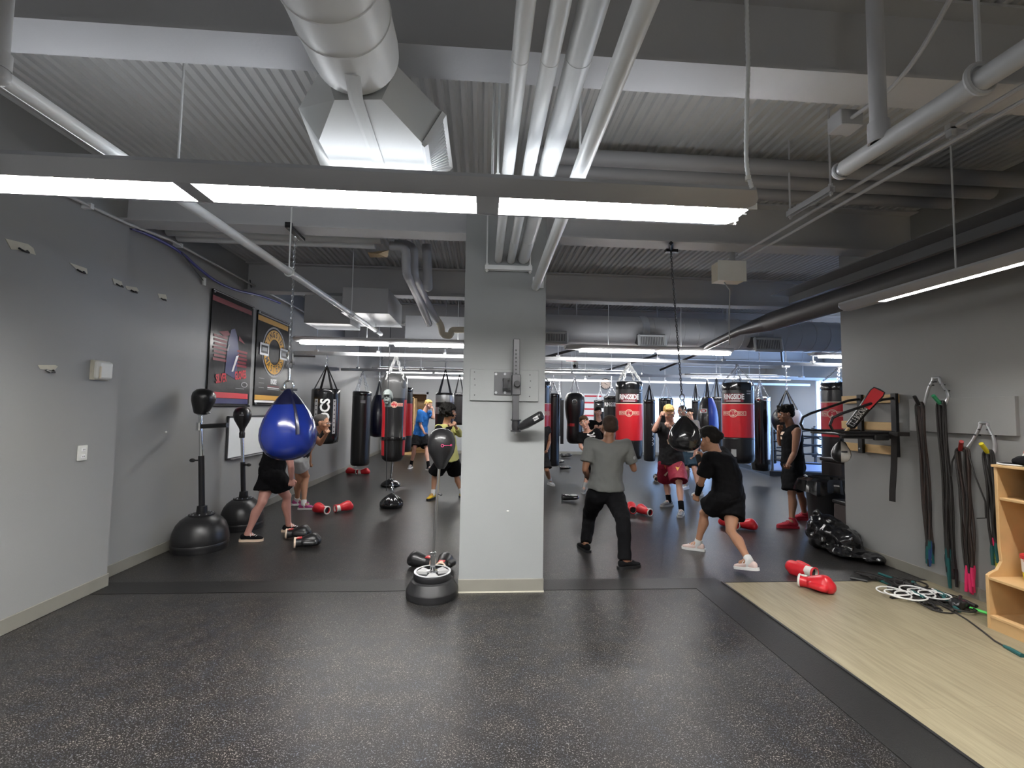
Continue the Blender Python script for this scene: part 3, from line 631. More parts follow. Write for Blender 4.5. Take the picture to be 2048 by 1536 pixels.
bend([atY(860, 620, 6.9), atY(883, 652, 6.9), atY(884, 670, 6.9), atY(902, 672, 6.9), atY(903, 660, 6.9), atY(950, 660, 6.9)], 0.05, M['beige_pipe'], label='beige trap pipe beside the pillar', group=g_)
tag(MB().hull([atY(735, 505, 4.9), atY(778, 500, 4.9), atY(775, 515, 5.1), atY(740, 515, 5.1), atY(755, 508, 4.7)]).build('wrapped_joint', M['gold_copper'], loc=atY(755, 508, 4.9)), 'copper coloured wrapped joint on the cross pipes', 'pipe joint')
# rectangular ducts, left bay
t = thing('box_duct', 'grey rectangular duct box above the second strip light', 'duct', atY(740, 650, 6.0))
a0, a1 = atY(683, 624, 6.0), atY(770, 576, 6.0)
MB().span((a0.x, 6.0, a0.z), (a1.x + 0.05, 7.0, a1.z)).build('duct_body', M['duct_grey'], t, bevel=0.008)
MB().span((a0.x - 0.01, 6.0, a0.z - 0.006), (a1.x + 0.06, 7.0, a0.z)).build('duct_lip', M['white_paint'], t)
a2, a3 = atY(606, 645, 6.4), atY(722, 592, 6.4)
MB().span((a2.x, 6.42, a2.z), (a0.x - 0.005, 6.95, a3.z)).build('duct_branch', M['duct_grey'], t, bevel=0.008)
t2 = tag(MB().span((a1.x + 0.06, 7.25, 2.68), (PX0 + 0.5, 7.75, 3.1)).build('box_duct', M['duct_grey'], loc=(-0.6, 7.5, 2.68), bevel=0.01), 'grey rectangular duct end beside the pillar, behind the trap pipe', 'duct')
# big round cross duct, right side
YC = 7.62; cz = atY(1400, 668, YC).z; CR = 0.265
t = thing('round_duct', 'big grey round duct crossing the far bay with three vent boxes', 'duct', (4, YC, cz))
Rx = Matrix(((0, 0, 1), (0, 1, 0), (-1, 0, 0)))
prof = [(0, 0.75), (CR, 0.75)]
for xx in [2.9 + 0.26 * i for i in range(26)]: prof += [(CR, xx - 0.012), (CR + 0.006, xx - 0.008), (CR + 0.006, xx + 0.008), (CR, xx + 0.012)]
prof += [(CR, 9.9), (0, 9.9)]
MB().lathe(prof, (0, YC, cz), 32, Rx).build('duct_body', M['duct_grey'], t)
MB().lathe([(CR + 0.012, 2.68), (CR + 0.016, 2.70), (CR + 0.016, 2.78), (CR + 0.012, 2.80)], (0, YC, cz), 32, Rx).build('duct_collar', M['galv'], t)
for (x0, x1, yt, yb) in ((1082, 1134, 665, 684), (1279, 1331, 671, 692), (1511, 1564, 677, 700)):
    Yf = YC - CR - 0.12; a_ = atY(x0, yb, Yf); b_ = atY(x1, yt, Yf)
    v = MB(); fx = [V(a_.x, Yf, a_.z), V(b_.x, Yf, a_.z), V(b_.x, Yf + 0.03, b_.z), V(a_.x, Yf + 0.03, b_.z)]
    back = [p + V(0, 0.30, 0.10) for p in fx]; v.add(fx + back, [(0, 1, 2, 3), (0, 1, 5, 4), (1, 2, 6, 5), (2, 3, 7, 6), (3, 0, 4, 7)])
    v.build('vent_box', M['dark_duct'] if x0 < 1500 else M['steel_dark'], t, ang=5)
    grille(fx, 'grille', t, 16, M['cloth_light'], M['grey_pipe'], vert=True)
for xx in (1.6, 4.3, 6.6): MB().tube([V(xx, YC, cz + CR), V(xx, YC, ZD)], 0.012, 6).build('duct_hanger', M['galv'], t)
# rope-wall side sprinkler main
t = thing('sprinkler_main', 'thick grey sprinkler pipe with a riser, above the rope wall side', 'pipe', (1.7, 2, 2.80))
e1 = atZ(1690, 336, 2.80); e0 = atZ(2048, 105, 2.80); e00 = e1 + (e0 - e1) * 4
MB().tube([e00, e1], 0.039, 16).build('pipe_body', M['grey_pipe'], t)
MB().tube([e1 - (e1 - e0).normalized() * 0.03, e1 + (e1 - e0).normalized() * 0.05], 0.03, 14).ring(e1 + V(0, 0.03, 0), 0.035, 0.009, Ry).build('end_coupling', M['galv'], t)
rz = atZ(1758, 285, 2.80); MB().tube([rz, V(rz.x, rz.y, ZD)], 0.032, 14).tube([rz, rz + V(0, 0, 0.09)], 0.041, 14).tube([V(rz.x, rz.y, 3.52), V(rz.x, rz.y, 3.56)], 0.04, 14).build('riser', M['duct_grey'], t)
hz = atZ(1960, 158, 2.81); MB().tube([hz + V(0, 0, 0.05), V(hz.x, hz.y, ZD)], 0.009, 8).ring(hz, 0.052, 0.011, Ry).build('pipe_hanger', M['grey_pipe'], t)
for dx, lb in ((0.0, 'upper of two thin parallel conduits leading to the white junction box'), (0.045, 'lower of two thin parallel conduits leading to the white junction box')):
    p1 = atY(1478, 508, 4.22); p0 = V(2.52, 0.5, 3.16); p1.z = 3.165
    pipe('conduit', lb, [p0 + V(dx, 0, -dx), p1 + V(dx, 0, -dx)], 0.012, M['duct_grey'], 8, 'conduit')
for p in (atZ(1912, 255, 3.16),): tag(MB().box(p, (0.10, 0.03, 0.03)).box(p + V(-0.03, 0, -0.03), (0.03, 0.03, 0.05)).build('conduit_clamp', M['galv'], loc=p), 'metal clamp on the two thin conduits near the riser', 'clamp')
trapeze('grey strut hanger below the crossing pipes near the sprinkler end', atZ(1665, 372, 3.12), atZ(1577, 425, 3.12), m='duct_grey')
t = thing('junction_box', 'white square junction box hanging behind the beam', 'electrical box', atY(1463, 560, 4.55))
b0, b1 = atY(1437, 560, 4.55), atY(1490, 524, 4.55)
MB().span((b0.x, 4.55, b0.z), (b1.x, 4.70, b1.z)).build('box_body', M['beige_pipe'], t, bevel=0.006); MB().span((b0.x - 0.008, 4.535, b0.z - 0.006), (b1.x + 0.008, 4.549, b1.z + 0.008)).build('lid', M['white_plastic'], t, bevel=0.004)
MB().tube([V(b1.x - 0.1, 4.62, b1.z), V(b1.x - 0.1, 4.62, ZD)], 0.03, 8).tube([V(b0.x + 0.1, 4.62, b0.z), atY(1460, 580, 4.6), atY(1458, 640, 4.6), atY(1459, 690, 4.6)], 0.007, 6).build('feed_cable', M['grey_pipe'], t)
pts = [atY(1492, -40, 1.9), atY(1494, 60, 1.9), atY(1497, 130, 1.9), atY(1493, 230, 1.9), atY(1492, 320, 1.9), atY(1496, 352, 1.9), atY(1504, 376, 1.9)]
pts[0].z = ZD
t = thing('flexible_conduit', 'white flexible armoured cable dangling beside the near strip light', 'cable', pts[3]); mm = []; p5_ = pts[5]; pts = smooth(pts)
for i in range(len(pts) - 1):
    nseg = max(2, int((pts[i + 1] - pts[i]).length / 0.012))
    for k in range(nseg): mm.append(lerp(pts[i], pts[i + 1], k / nseg))
MB().tube(mm, [0.0085 + 0.0016 * (k % 2) for k in range(len(mm))], 8).build('armour', M['white_paint'], t, ang=80)
MB().tube([p5_ - V(0, 0, 0.02), p5_], 0.0125, 8).build('strap', M['white_plastic'], t)
t = thing('junction_box', 'grey box on the beam where the slanting conduit ends', 'electrical box', atY(1690, 245, 2.3))
MB().box(atY(1690, 245, 2.3), (0.13, 0.10, 0.09)).build('box_body', M['duct_grey'], t, bevel=0.005); MB().tube(smooth([atY(1700, 238, 2.26), atY(1775, 185, 2.08), atY(1815, 140, 1.92), atY(1850, 90, 1.84), atY(1905, -10, 1.70)]), 0.011, 8).build('conduit_tube', M['duct_grey'], t)
# dark duct over the rope wall
t = thing('dark_duct', 'long dark round duct along the rope wall, above its strip light', 'duct', (3.7, 2, 2.82))
MB().tube([V(3.78, YR + 0.1, 2.86), V(3.74, 5.6, 2.80)], 0.12, 20).build('duct_body', M['dark_duct'], t)
MB().tube([V(3.74, 5.6, 2.80), V(3.62, 6.1, 2.77), V(3.5, 7.2, 2.60)], [0.12, 0.06, 0.05], 14).build('duct_tail', M['steel_dark'], t)
hr = atZ(1980, 470, 2.95); MB().tube([V(3.78, 2.4, 2.98), V(3.78, 2.4, ZD)], 0.009, 6).ring(V(3.77, 2.4, 2.85), 0.125, 0.012, Ry).build('duct_hanger', M['grey_pipe'], t)
tag(MB().span((3.86, YR + 0.1, 3.0), (3.90, 5.4, 3.10)).span((3.62, YR + 0.1, 3.09), (3.90, 5.4, 3.10)).build('cable_tray', M['tray_grey'], loc=(3.8, 2, 3.0)), 'grey cable tray above the dark duct along the rope wall', 'cable tray')
# bag rails
def rail(label, Y, x0, x1, z, rods):
    t = thing('bag_rail', label, 'rail', ((x0 + x1) / 2, Y, z), 'steel rails the heavy bags hang from')
    MB().box(((x0 + x1) / 2, Y, z), (x1 - x0, 0.05, 0.045)).box(((x0 + x1) / 2, Y - 0.02, z - 0.03), (x1 - x0, 0.006, 0.02)).box(((x0 + x1) / 2, Y + 0.02, z - 0.03), (x1 - x0, 0.006, 0.02)).build('track', M['galv'], t)
    for x in rods: MB().tube([V(x, Y, z), V(x, Y, ZD)], 0.008, 6).box((x, Y, z + 0.03), (0.06, 0.07, 0.05)).build('rod', M['galv'], t)
    return t
RZ1, RZ2, RZ3 = 2.58, 2.52, 2.50
rail('steel bag rail over the red panelled heavy bag', 8.3, XL2 + 0.03, 0.0, RZ1, (-3.0, -1.9, -0.7))
rail('steel bag rail over the two big red heavy bags', 8.3, 0.8, 8.4, RZ1, (1.4, 3.3, 4.6, 6.4, 7.9))
rail('steel bag rail in the far bay over the long black bags', 11.0, XL2 + 0.03, 9.9, RZ2, (-3.0, -1.5, 0.4, 2.2, 4.0, 6.0, 8.2))
rail('farthest steel bag rail along the end wall', 13.0, -3.3, 9.9, RZ3, (-2.4, 0.5, 3.0, 5.4, 8.0))
for (a, b, lb) in (((0.9, 9.6, 2.62), (3.2, 8.93, 3.24), 'slanting steel brace above the pear shaped bag'), ((4.2, 10.4, 2.6), (5.4, 8.95, 3.24), 'slanting steel brace above the slim black bag'), ((6.9, 9.9, 2.75), (6.2, 8.95, 3.24), 'slanting steel brace above the second red bag'), ((3.0, 12.6, 2.6), (5.0, 11.3, 3.24), 'slanting steel brace in the far bay')):
    pipe('steel_brace', lb, [V(*a), V(*b)], 0.028, M['steel_dark'], 4, 'brace', 'slanting steel braces')
t = thing('exit_light', 'small red light unit hanging beside the pear shaped bag', 'light', atY(1146, 725, 10.4))
MB().box(atY(1142, 721, 10.4), (0.24, 0.05, 0.04)).build('red_bar', M['red_leather'], t); MB().box(atY(1151, 730, 10.4), (0.10, 0.09, 0.16)).build('unit_body', M['white_plastic'], t); MB().ball(atY(1149, 732, 10.3), 0.04).build('lamp_head', M['black_plastic'], t); MB().tube([atY(1150, 722, 10.4), V(atY(1150, 722, 10.4).x, 10.4, ZD)], 0.012, 6).build('stem', M['galv'], t)
# ================================================================== HANGING BAGS
def zt_(x, y, Y): return atY(x, y, Y).z
def straight(r, z0, z1, bulge=0.0, top=0.92, n=14, cut=()):
    ts = sorted(set([i / n for i in range(n + 1)] + [c for c in cut] + [min(1, c + 1e-4) for c in cut])); pr = [(0, z0), (r * 0.72, z0 + 0.0), (r * 0.93, z0 + r * 0.10), (r * 0.99, z0 + r * 0.28)]
    lo = z0 + r * 0.3; hi = z1 - r * 0.12
    for t_ in ts: pr.append((r * (1 + bulge * sin(pi * t_)), lerp(lo, hi, t_)))
    return pr + [(r * 0.97, z1 - r * 0.04), (r * top, z1), (0, z1)]
def logo_ring(parent, bvh, org, w_, dirn, barc='cream', txc='red_print'):
    """bar with a round R badge"""
    right = V(dirn.y, -dirn.x, 0) * -1 if False else V(-dirn.y, dirn.x, 0)
    up = V(0, 0, 1)
    h = w_ * 0.2
    decal(grid2(w_, h, 12, 2), 'logo_bar', M[barc], parent, org, right, up, bvh, 0.002)
    decal(grid2(w_ * 0.95, h * 0.78, 12, 2), 'logo_field', M[txc], parent, org, right, up, bvh, 0.0032)
    decal(disc2(h * 0.95, 0, 24), 'logo_badge', M[barc], parent, org, right, up, bvh, 0.0045)
    decal(disc2(h * 0.80, h * 0.68, 24), 'logo_badge_ring', M[txc], parent, org, right, up, bvh, 0.006)
    decal(text_mb('R', h * 1.0, 0.03), 'lettering', M[txc], parent, org, right, up, bvh, 0.006)
    a = text_mb('RING', h * 0.55, 0.02, 0.8); b = text_mb('SIDE', h * 0.55, 0.02, 0.8)
    for p in a.v: p.x -= w_ * 0.315
    for p in b.v: p.x += w_ * 0.315
    decal(merge(a, b), 'lettering', M[barc], parent, org, right, up, bvh, 0.0048)
def toward_cam(p):
    d = (CAM - p); d.z = 0; return d.normalized()
def big_red(label, xc, yt, yb, w_, Y, red=(0.235, 0.735), turn=0.0, label_plate=True, apex_y=None, rz=RZ1, thick=True, partial=False):
    p = atY(xc, (yt + yb) / 2, Y); z1 = zt_(xc, yt, Y); z0 = zt_(xc, yb, Y); r = (atY(xc + w_ / 2, 800, Y) - atY(xc - w_ / 2, 800, Y)).length / 2
    t = thing('heavy_bag', label, 'punching bag', (p.x, Y, z0), 'hanging heavy bags'); H = z1 - z0
    mb = MB(); pr = straight(r, 0, H, 0.015, cut=red)
    mats = [1 if red[0] <= (pr[i][1] + pr[i + 1][1]) / 2 / H <= red[1] else 0 for i in range(len(pr) - 1)]
    mb.lathe(pr, (p.x, Y, z0), 32, mats=mats); mb.build('bag_body', [M['black_leather'], M['red_leather']], t, ang=50)
    bv = mb.bvh(); d0 = toward_cam(p); d = Matrix.Rotation(turn, 3, 'Z') @ d0; c = V(p.x, Y, 0); side = V(-d.y, d.x, 0)
    for zz in red: MB().lathe([(r * 1.012, -0.008), (r * 1.022, 0), (r * 1.012, 0.008)], (p.x, Y, z0 + H * zz), 32).build('edge_binding', M['cream'] if zz > 0.5 else M['black_leather'], t)
    # folded top flap and side straps
    fl = MB(); fl.lathe([(r * 0.97, z1 - z0 - 0.0), (r * 1.0, H - 0.03), (r * 1.02, H - 0.12), (r * 0.99, H - 0.17)], (p.x, Y, z0), 32); fl.build('top_flap', M['black_gloss'], t)
    if label_plate:
        o = c + V(0, 0, z0 + H * (red[1] + 0.072))
        decal(grid2(r * 1.2, H * 0.105, 10, 2), 'label_plate', M['dark_red_print'], t, o, side, V(0, 0, 1), bv, 0.012, 1.2)
        decal(text_mb('RINGSIDE', H * 0.062, 0.035, 0.62), 'lettering', M['white_print'], t, o + V(0, 0, H * 0.01), side, V(0, 0, 1), bv, 0.016, 1.2)
        decal(grid2(r * 0.9, H * 0.008, 8, 1), 'label_line', M['white_print'], t, o - V(0, 0, H * 0.04), side, V(0, 0, 1), bv, 0.016, 1.2)
        q = MB()
    logo_ring(t, bv, c + V(0, 0, z0 + H * (red[1] - 0.12)), r * 1.45, d, 'cream', 'red_print')
    if not partial: decal(grid2(r * 0.32, H * 0.09, 3, 2), 'care_tag', M['cloth_light'], t, c + V(0, 0, z0 + H * 0.13), side, V(0, 0, 1), bv, 0.004, 1.2) if turn else None
    for k in range(3): decal(grid2(r * 0.16, H * 0.012, 3, 1), 'stitch_label', M['grey_print'], t, c + side * r * 0.84 + V(0, 0, z0 + H * (0.86 + 0.03 * k)), side, V(0, 0, 1), bv, 0.004, 1.2)
    ap = V(p.x, Y, zt_(xc, apex_y, Y)) if apex_y else V(p.x, Y, z1 + 0.32)
    ch = MB()
    for k in range(4):
        a = pi / 4 + k * pi / 2; q = V(p.x + r * 0.93 * cos(a), Y + r * 0.93 * sin(a), z1 + 0.015); ch.chain(q, ap, 0.07, 0.013 if thick else 0.006)
        ch.ring(q - V(0, 0, 0.02), 0.035, 0.007, basis(V(cos(a), sin(a), 0)), 10, 5)
    ch.build('chain', M['bright_chain'] if thick else M['galv'], t, ang=60)
    MB().chain(ap, V(p.x, Y, rz - 0.01), 0.055, 0.007).ring(ap, 0.03, 0.007, Ry, 10, 5).build('hanging_chain', M['galv'], t, ang=60)
    return t
big_red('big black and red heavy bag on bright chains behind the person in grey', 1258, 764, 918, 51, 8.3, (0.235, 0.715), 0.0, apex_y=727)
big_red('second big black and red heavy bag, with a care tag below its red panel', 1476, 766, 925, 56, 8.3, (0.30, 0.735), -0.28, apex_y=732, thick=False)
big_red('black and red heavy bag mostly hidden behind the pillar', 1076, 764, 925, 50, 10.3, (0.25, 0.73), 0.3, label_plate=False, partial=True, rz=ZD)
big_red('black and red heavy bag against the tall window, half hidden by the rope wall', 1682, 766, 962, 62, 8.3, (0.44, 0.80), -0.4, label_plate=False, thick=False, partial=True)

def plain_bag(label, xc, yt, yb, w_, Y, m='black_leather', prof=None, rz=None, hang='chain', apex=0.26, stripe=None, group='hanging heavy bags', zb=None, kind='heavy_bag', cap=True, n=24):
    best = min(((8.3, RZ1), (11.0, RZ2), (13.0, RZ3)), key=lambda u: abs(u[0] - Y))
    if abs(best[0] - Y) < 0.45: Y, rz = best
    else: rz = ZD
    p = atY(xc, (yt + yb) / 2, Y); z1 = zt_(xc, yt, Y); z0 = zt_(xc, yb, Y) if zb is None else zb
    r = (atY(xc + w_ / 2, 800, Y) - atY(xc - w_ / 2, 800, Y)).length / 2; H = z1 - z0
    t = thing(kind, label, 'punching bag', (p.x, Y, z0), group)
    mb = MB(); pr = straight(r, 0, H, 0.01) if prof is None else [(a * r, b * H) for a, b in prof]
    mb.lathe(pr, (p.x, Y, z0), n); mb.build('bag_body', M[m], t, ang=50)
    if cap and prof is None: MB().lathe([(r * 1.0, H - 0.02), (r * 1.02, H - 0.03), (r * 1.02, H - 0.09), (r * 1.0, H - 0.10)], (p.x, Y, z0), n).build('top_band', M['black_gloss'], t)
    ap = V(p.x, Y, z1 + apex)
    rt = r * (0.85 if prof is None else max(0.25, pr[-2][0] / r * 0.9))
    if hang == 'chain':
        ch = MB()
        for k in range(4):
            a = pi / 4 + k * pi / 2; ch.chain(V(p.x + rt * cos(a), Y + rt * sin(a), z1 - 0.01), ap, 0.05, 0.0055)
        ch.build('chain', M['galv'], t, ang=60)
    else:
        st = MB()
        for k in range(4):
            a = pi / 4 + k * pi / 2; u = V(cos(a), sin(a), 0); q = V(p.x, Y, z1) + u * rt
            w2 = V(-u.y, u.x, 0) * 0.022
            st.add([q - w2 - V(0, 0, 0.05), q + w2 - V(0, 0, 0.05), q + w2, q - w2, ap + w2 * 0.6, ap - w2 * 0.6] + [v + u * 0.006 for v in (q - w2 - V(0, 0, 0.05), q + w2 - V(0, 0, 0.05), q + w2, q - w2, ap + w2 * 0.6, ap - w2 * 0.6)],
                   [(0, 1, 2, 3), (3, 2, 4, 5), (6, 7, 8, 9), (9, 8, 10, 11), (0, 3, 9, 6), (3, 5, 11, 9), (1, 2, 8, 7), (2, 4, 10, 8), (0, 1, 7, 6), (4, 5, 11, 10)])
        st.build('strap', M['black_plastic'], t, ang=20)
    if rz > ap.z + 0.02: MB().chain(ap, V(p.x, Y, rz - 0.005), 0.05, 0.006).ring(ap, 0.028, 0.006, Ry, 10, 5).build('hanging_chain', M['galv'], t, ang=60)
    return t, mb, p, r, z0, H
t, mb, p, r, z0, H = plain_bag('short black heavy bag with big white letters, against the banner wall', 650, 778, 887, 55, 8.55, 'black_gloss', rz=RZ1, hang='strap', apex=0.42, cap=False)
bv = mb.bvh(); d = toward_cam(p); sd = V(-d.y, d.x, 0)
decal(text_mb('NOCS', r * 0.62, 0.03, 0.95), 'lettering', M['white_print'], t, V(p.x, p.y, z0 + H * 0.53), V(0, 0, 1) * 1, -sd, bv, 0.004, 1.2)
for s in (-0.62, 0.62):
    o = V(p.x, p.y, z0 + H * 0.5) + sd * r * s; decal(grid2(r * 0.2, H * 0.62, 3, 8), 'side_strip', M['grey_print'], t, o, sd, V(0, 0, 1), bv, 0.003, 1.2)
    for k in range(8): decal(disc2(r * 0.055, 0, 5), 'star_print', M['black_print'], t, o + V(0, 0, H * (0.27 - 0.077 * k)), sd, V(0, 0, 1), bv, 0.0045, 1.2)
MB().box((XL2 + 0.2, 8.3, RZ1 - 0.07), (0.40, 0.03, 0.03)).box((XL2 + 0.012, 8.3, RZ1 - 0.12), (0.02, 0.10, 0.22)).build('wall_arm', M['steel_dark'], t)
t, mb, p, r, z0, H = plain_bag('long plain black heavy bag hanging in the corner past the white lettered bag', 722, 783, 931, 37, 10.9, 'black_leather', apex=0.5)
decal(grid2(r * 0.5, 0.07, 4, 1), 'brand_patch', M['grey_print'], t, V(p.x, p.y, z0 + H * 0.86) + V(0.6, -0.8, 0).normalized() * 0, V(0.9, 0.35, 0), V(0, 0, 1), mb.bvh(), 0.004, 1.2)
tear = [(0, 0), (0.35, 0.01), (0.62, 0.05), (0.84, 0.13), (0.97, 0.25), (1.0, 0.34), (0.97, 0.45), (0.86, 0.58), (0.68, 0.71), (0.47, 0.83), (0.28, 0.92), (0.15, 0.98), (0.10, 1.0), (0, 1.0)]
wide = [(0, 0), (0.4, 0.0), (0.75, 0.03), (0.95, 0.12), (1.0, 0.3), (0.97, 0.5), (0.85, 0.7), (0.66, 0.87), (0.5, 0.97), (0.4, 1.0), (0, 1.0)]
plain_bag('dark navy tapered bag behind the grey topped bag', 757, 790, 874, 42, 11.6, 'navy_vinyl', wide, hang='strap', apex=0.35)
# grey-topped red sided bag
xc, Y = 788, 8.3; z1, z0 = zt_(xc, 748, Y), zt_(xc, 922, Y); p = atY(xc, 830, Y); r = (atY(813, 800, Y) - atY(763, 800, Y)).length / 2; H = z1 - z0
t = thing('heavy_bag', 'big heavy bag with a wrinkled grey top and red side panels on white chains', 'punching bag', (p.x, Y, z0), 'hanging heavy bags')
pr = [(0, 0), (0.6, 0), (0.84, 0.03), (0.92, 0.07), (0.93, 0.16), (0.95, 0.24), (0.97, 0.25), (0.97, 0.27), (0.94, 0.28), (0.93, 0.45), (0.96, 0.6), (0.99, 0.70), (1.0, 0.72), (1.02, 0.80), (1.03, 0.88), (0.98, 0.95), (0.8, 0.99), (0.55, 1.0), (0, 1.0)]
mb = MB(); vs = []; fs = []; ms = []; n = 40
for a, b in pr:
    for k in range(n): q = 2 * pi * k / n; vs.append(V(p.x + a * r * cos(q), Y + a * r * sin(q), z0 + b * H))
d = toward_cam(p); a0 = math.atan2(d.y, d.x)
for i in range(len(pr) - 1):
    for k in range(n):
        fs.append((i * n + k, i * n + (k + 1) % n, (i + 1) * n + (k + 1) % n, (i + 1) * n + k)); q = 2 * pi * (k + 0.5) / n; da = (q - a0 + pi) % (2 * pi) - pi; b = (pr[i][1] + pr[i + 1][1]) / 2
        ms.append(2 if b > 0.71 else (1 if 0.85 < abs(da) < 2.2 and (0.06 < b < 0.24 or 0.28 < b < 0.70) else 0))
mb.add(vs, fs); mb.m = ms; mb.build('bag_body', [M['black_leather'], M['red_leather'], M['grey_leather']], t, ang=50)
MB().lathe([(r * 0.985, 0.245 * H), (r * 1.0, 0.25 * H), (r * 1.0, 0.275 * H), (r * 0.985, 0.28 * H)], (p.x, Y, z0), 36).build('belt', M['black_gloss'], t)
bv = mb.bvh(); logo_ring(t, bv, V(p.x, Y, z0 + H * 0.645), r * 1.35, d)
ap = V(p.x + 0.01, Y, zt_(790, 712, Y)); ch = MB(); rg = MB(); pt = MB()
for a in (a0 - 0.75, a0 + 0.75, a0 + pi - 0.75, a0 + pi + 0.75):
    u = V(cos(a), sin(a), 0); q = V(p.x, Y, z0 + H * 0.93) + u * r * 1.0; ch.chain(q, ap, 0.075, 0.014)
    rg.ring(q - V(0, 0, 0.05), 0.045, 0.008, basis(u, V(0, 0, 1)), 12, 5, sx=1.3); pt.ball(V(p.x, Y, z0 + H * 0.885) + u * r * 0.985, (0.065, 0.02, 0.095), basis(V(0, 0, 1), V(-u.y, u.x, 0)))
ch.build('chain', M['bright_chain'], t, ang=60); rg.build('dee_ring', M['chrome'], t); pt.build('strap_patch', M['grey_leather'], t)
MB().chain(ap, V(ap.x, Y, RZ1 - 0.02), 0.06, 0.009).chain(ap + V(0.03, 0, 0), V(ap.x + 0.04, Y, RZ1), 0.06, 0.011).build('hanging_chain', M['bright_chain'], t, ang=60)
# mannequin head target on a cord, its floor weights
Yh = 7.35; hp = atY(775, 795, Yh); t = thing('mannequin_head', 'grey rubber mannequin head in front of the grey topped bag', 'punching target', hp)
k = 0.12; hb = MB()
Rh = Matrix.Rotation(radians(20), 3, 'Z')
hb.ball(hp + V(0, 0.01, 0.04), (0.078, 0.095, 0.095)); hb.ball(hp + V(0, -0.02, -0.045), (0.058, 0.07, 0.065)); hb.hull([hp + V(0, -0.115, -0.012), hp + V(0.018, -0.08, -0.02), hp + V(-0.018, -0.08, -0.02), hp + V(0, -0.085, 0.035), hp + V(0, -0.06, 0.0)])
hb.ball(hp + V(0, -0.078, 0.045), (0.055, 0.022, 0.014)); hb.ball(hp + V(0, -0.088, -0.05), (0.024, 0.014, 0.008)); hb.ball(hp + V(0, -0.082, -0.066), (0.02, 0.014, 0.008)); hb.ball(hp + V(0, -0.07, -0.095), (0.024, 0.02, 0.02))
for s in (-1, 1): hb.ball(hp + V(s * 0.076, 0.01, 0.0), (0.012, 0.026, 0.034))
hb.tube([hp + V(0, 0.03, -0.06), hp + V(0, 0.035, -0.15)], 0.05, 14)
hm = remeshed(hb, 0.006, 3); hm.build('head_form', M['mannequin'], t)
for s in (-1, 1): MB().ball(hp + V(s * 0.03, -0.083, 0.018), (0.014, 0.008, 0.009)).build('eye_socket', M['black_plastic'], t)
MB().tube([hp + V(0, 0.03, -0.15), V(hp.x, Yh + 0.03, 1.25), V(hp.x + 0.02, Yh + 0.03, 0.28)], 0.006, 6).tube([hp + V(0, 0.02, 0.13), V(hp.x + 0.02, Yh + 0.02, ZD)], 0.005, 6).build('elastic_cord', M['black_plastic'], t)
def pleated(c, r, h, folds, top=0.12):
    mb = MB(); n = folds * 4; vs = []; fs = []; rows = [(0.9, 0), (1.0, 0.10), (1.0, 0.25), (0.93, 0.42), (0.74, 0.62), (0.45, 0.84), (0.18, 0.97), (0.1, 1.0)]
    for i, (a, b) in enumerate(rows):
        for k in range(n):
            q = 2 * pi * k / n; am = 0.10 * sin(pi * min(1, max(0, (b - 0.2) / 0.8))) if b > 0.2 else 0
            rr = r * a * (1 + am * cos(q * folds)); vs.append(c + V(rr * cos(q), rr * sin(q), b * h))
    for i in range(len(rows) - 1):
        for k in range(n): fs.append((i * n + k, i * n + (k + 1) % n, (i + 1) * n + (k + 1) % n, (i + 1) * n + k))
    fs += [tuple(range(n))[::-1], tuple((len(rows) - 1) * n + k for k in range(n))]; return mb.add(vs, fs)
c = atZ(783, 1014, 0); t = thing('floor_anchor', 'pleated black weight sack on the floor nearest the white chained bag', 'floor weight', c)
pleated(c, 0.185, 0.22, 9).build('sack', M['black_gloss'], t, ang=60); MB().ring(c + V(0, 0, 0.245), 0.028, 0.007, Ry, 12, 6).chain(c + V(0, 0, 0.26), c + V(-0.01, 0.1, 0.40), 0.05, 0.006).build('ring', M['chrome'], t)
c = atZ(781, 972, 0); t = thing('floor_anchor', 'flat black weight cushion chained under the grey topped bag', 'floor weight', c)
pleated(c, 0.20, 0.15, 5).build('sack', M['black_gloss'], t, ang=60); MB().chain(c + V(0, 0, 0.15), V(p.x, Y, z0), 0.06, 0.008).build('anchor_chain', M['chrome'], t, ang=60)
# bags behind
t, mb, p2, r2, z02, H2 = plain_bag('narrow black and red bag half hidden behind the grey topped bag', 806, 775, 903, 36, 10.2, 'black_leather')
m2 = MB(); m2.lathe([(r2 * 1.012, H2 * 0.25), (r2 * 1.02, H2 * 0.26), (r2 * 1.02, H2 * 0.74), (r2 * 1.012, H2 * 0.75)], (p2.x, p2.y, z02), 28); m2.build('red_panel', M['red_leather'], t)
t, mb, p2, r2, z02, H2 = plain_bag('silver banded bag on black straps behind the person in yellow', 889, 786, 880, 37, 10.0, 'black_leather', hang='strap', apex=0.52, cap=False)
for a, b in ((0.80, 0.95), (0.55, 0.70)): MB().lathe([(r2 * 1.008, H2 * a), (r2 * 1.02, H2 * (a + 0.01)), (r2 * 1.02, H2 * (b - 0.01)), (r2 * 1.008, H2 * b)], (p2.x, p2.y, z02), 28).build('silver_band', M['silver_cloth'], t)
plain_bag('small black bag with a red edge beside the pillar, behind the person in yellow', 918, 786, 850, 25, 12.9, 'black_leather', rz=RZ3, hang='strap', apex=0.55)
plain_bag('long black heavy bag in front of two slimmer ones, just past the pillar edge', 1106, 787, 932, 25, 10.6, 'black_leather')
plain_bag('slim black bag between the long black bag and the pear shaped bag', 1118, 795, 872, 12, 12.9, 'black_leather', rz=RZ3)
t = thing('hanging_strap', 'thin black strap hanging beside the slim black bag', 'strap', atY(1125, 880, 12.5)); a, b = atY(1123, 800, 12.5), atY(1125, 888, 12.5)
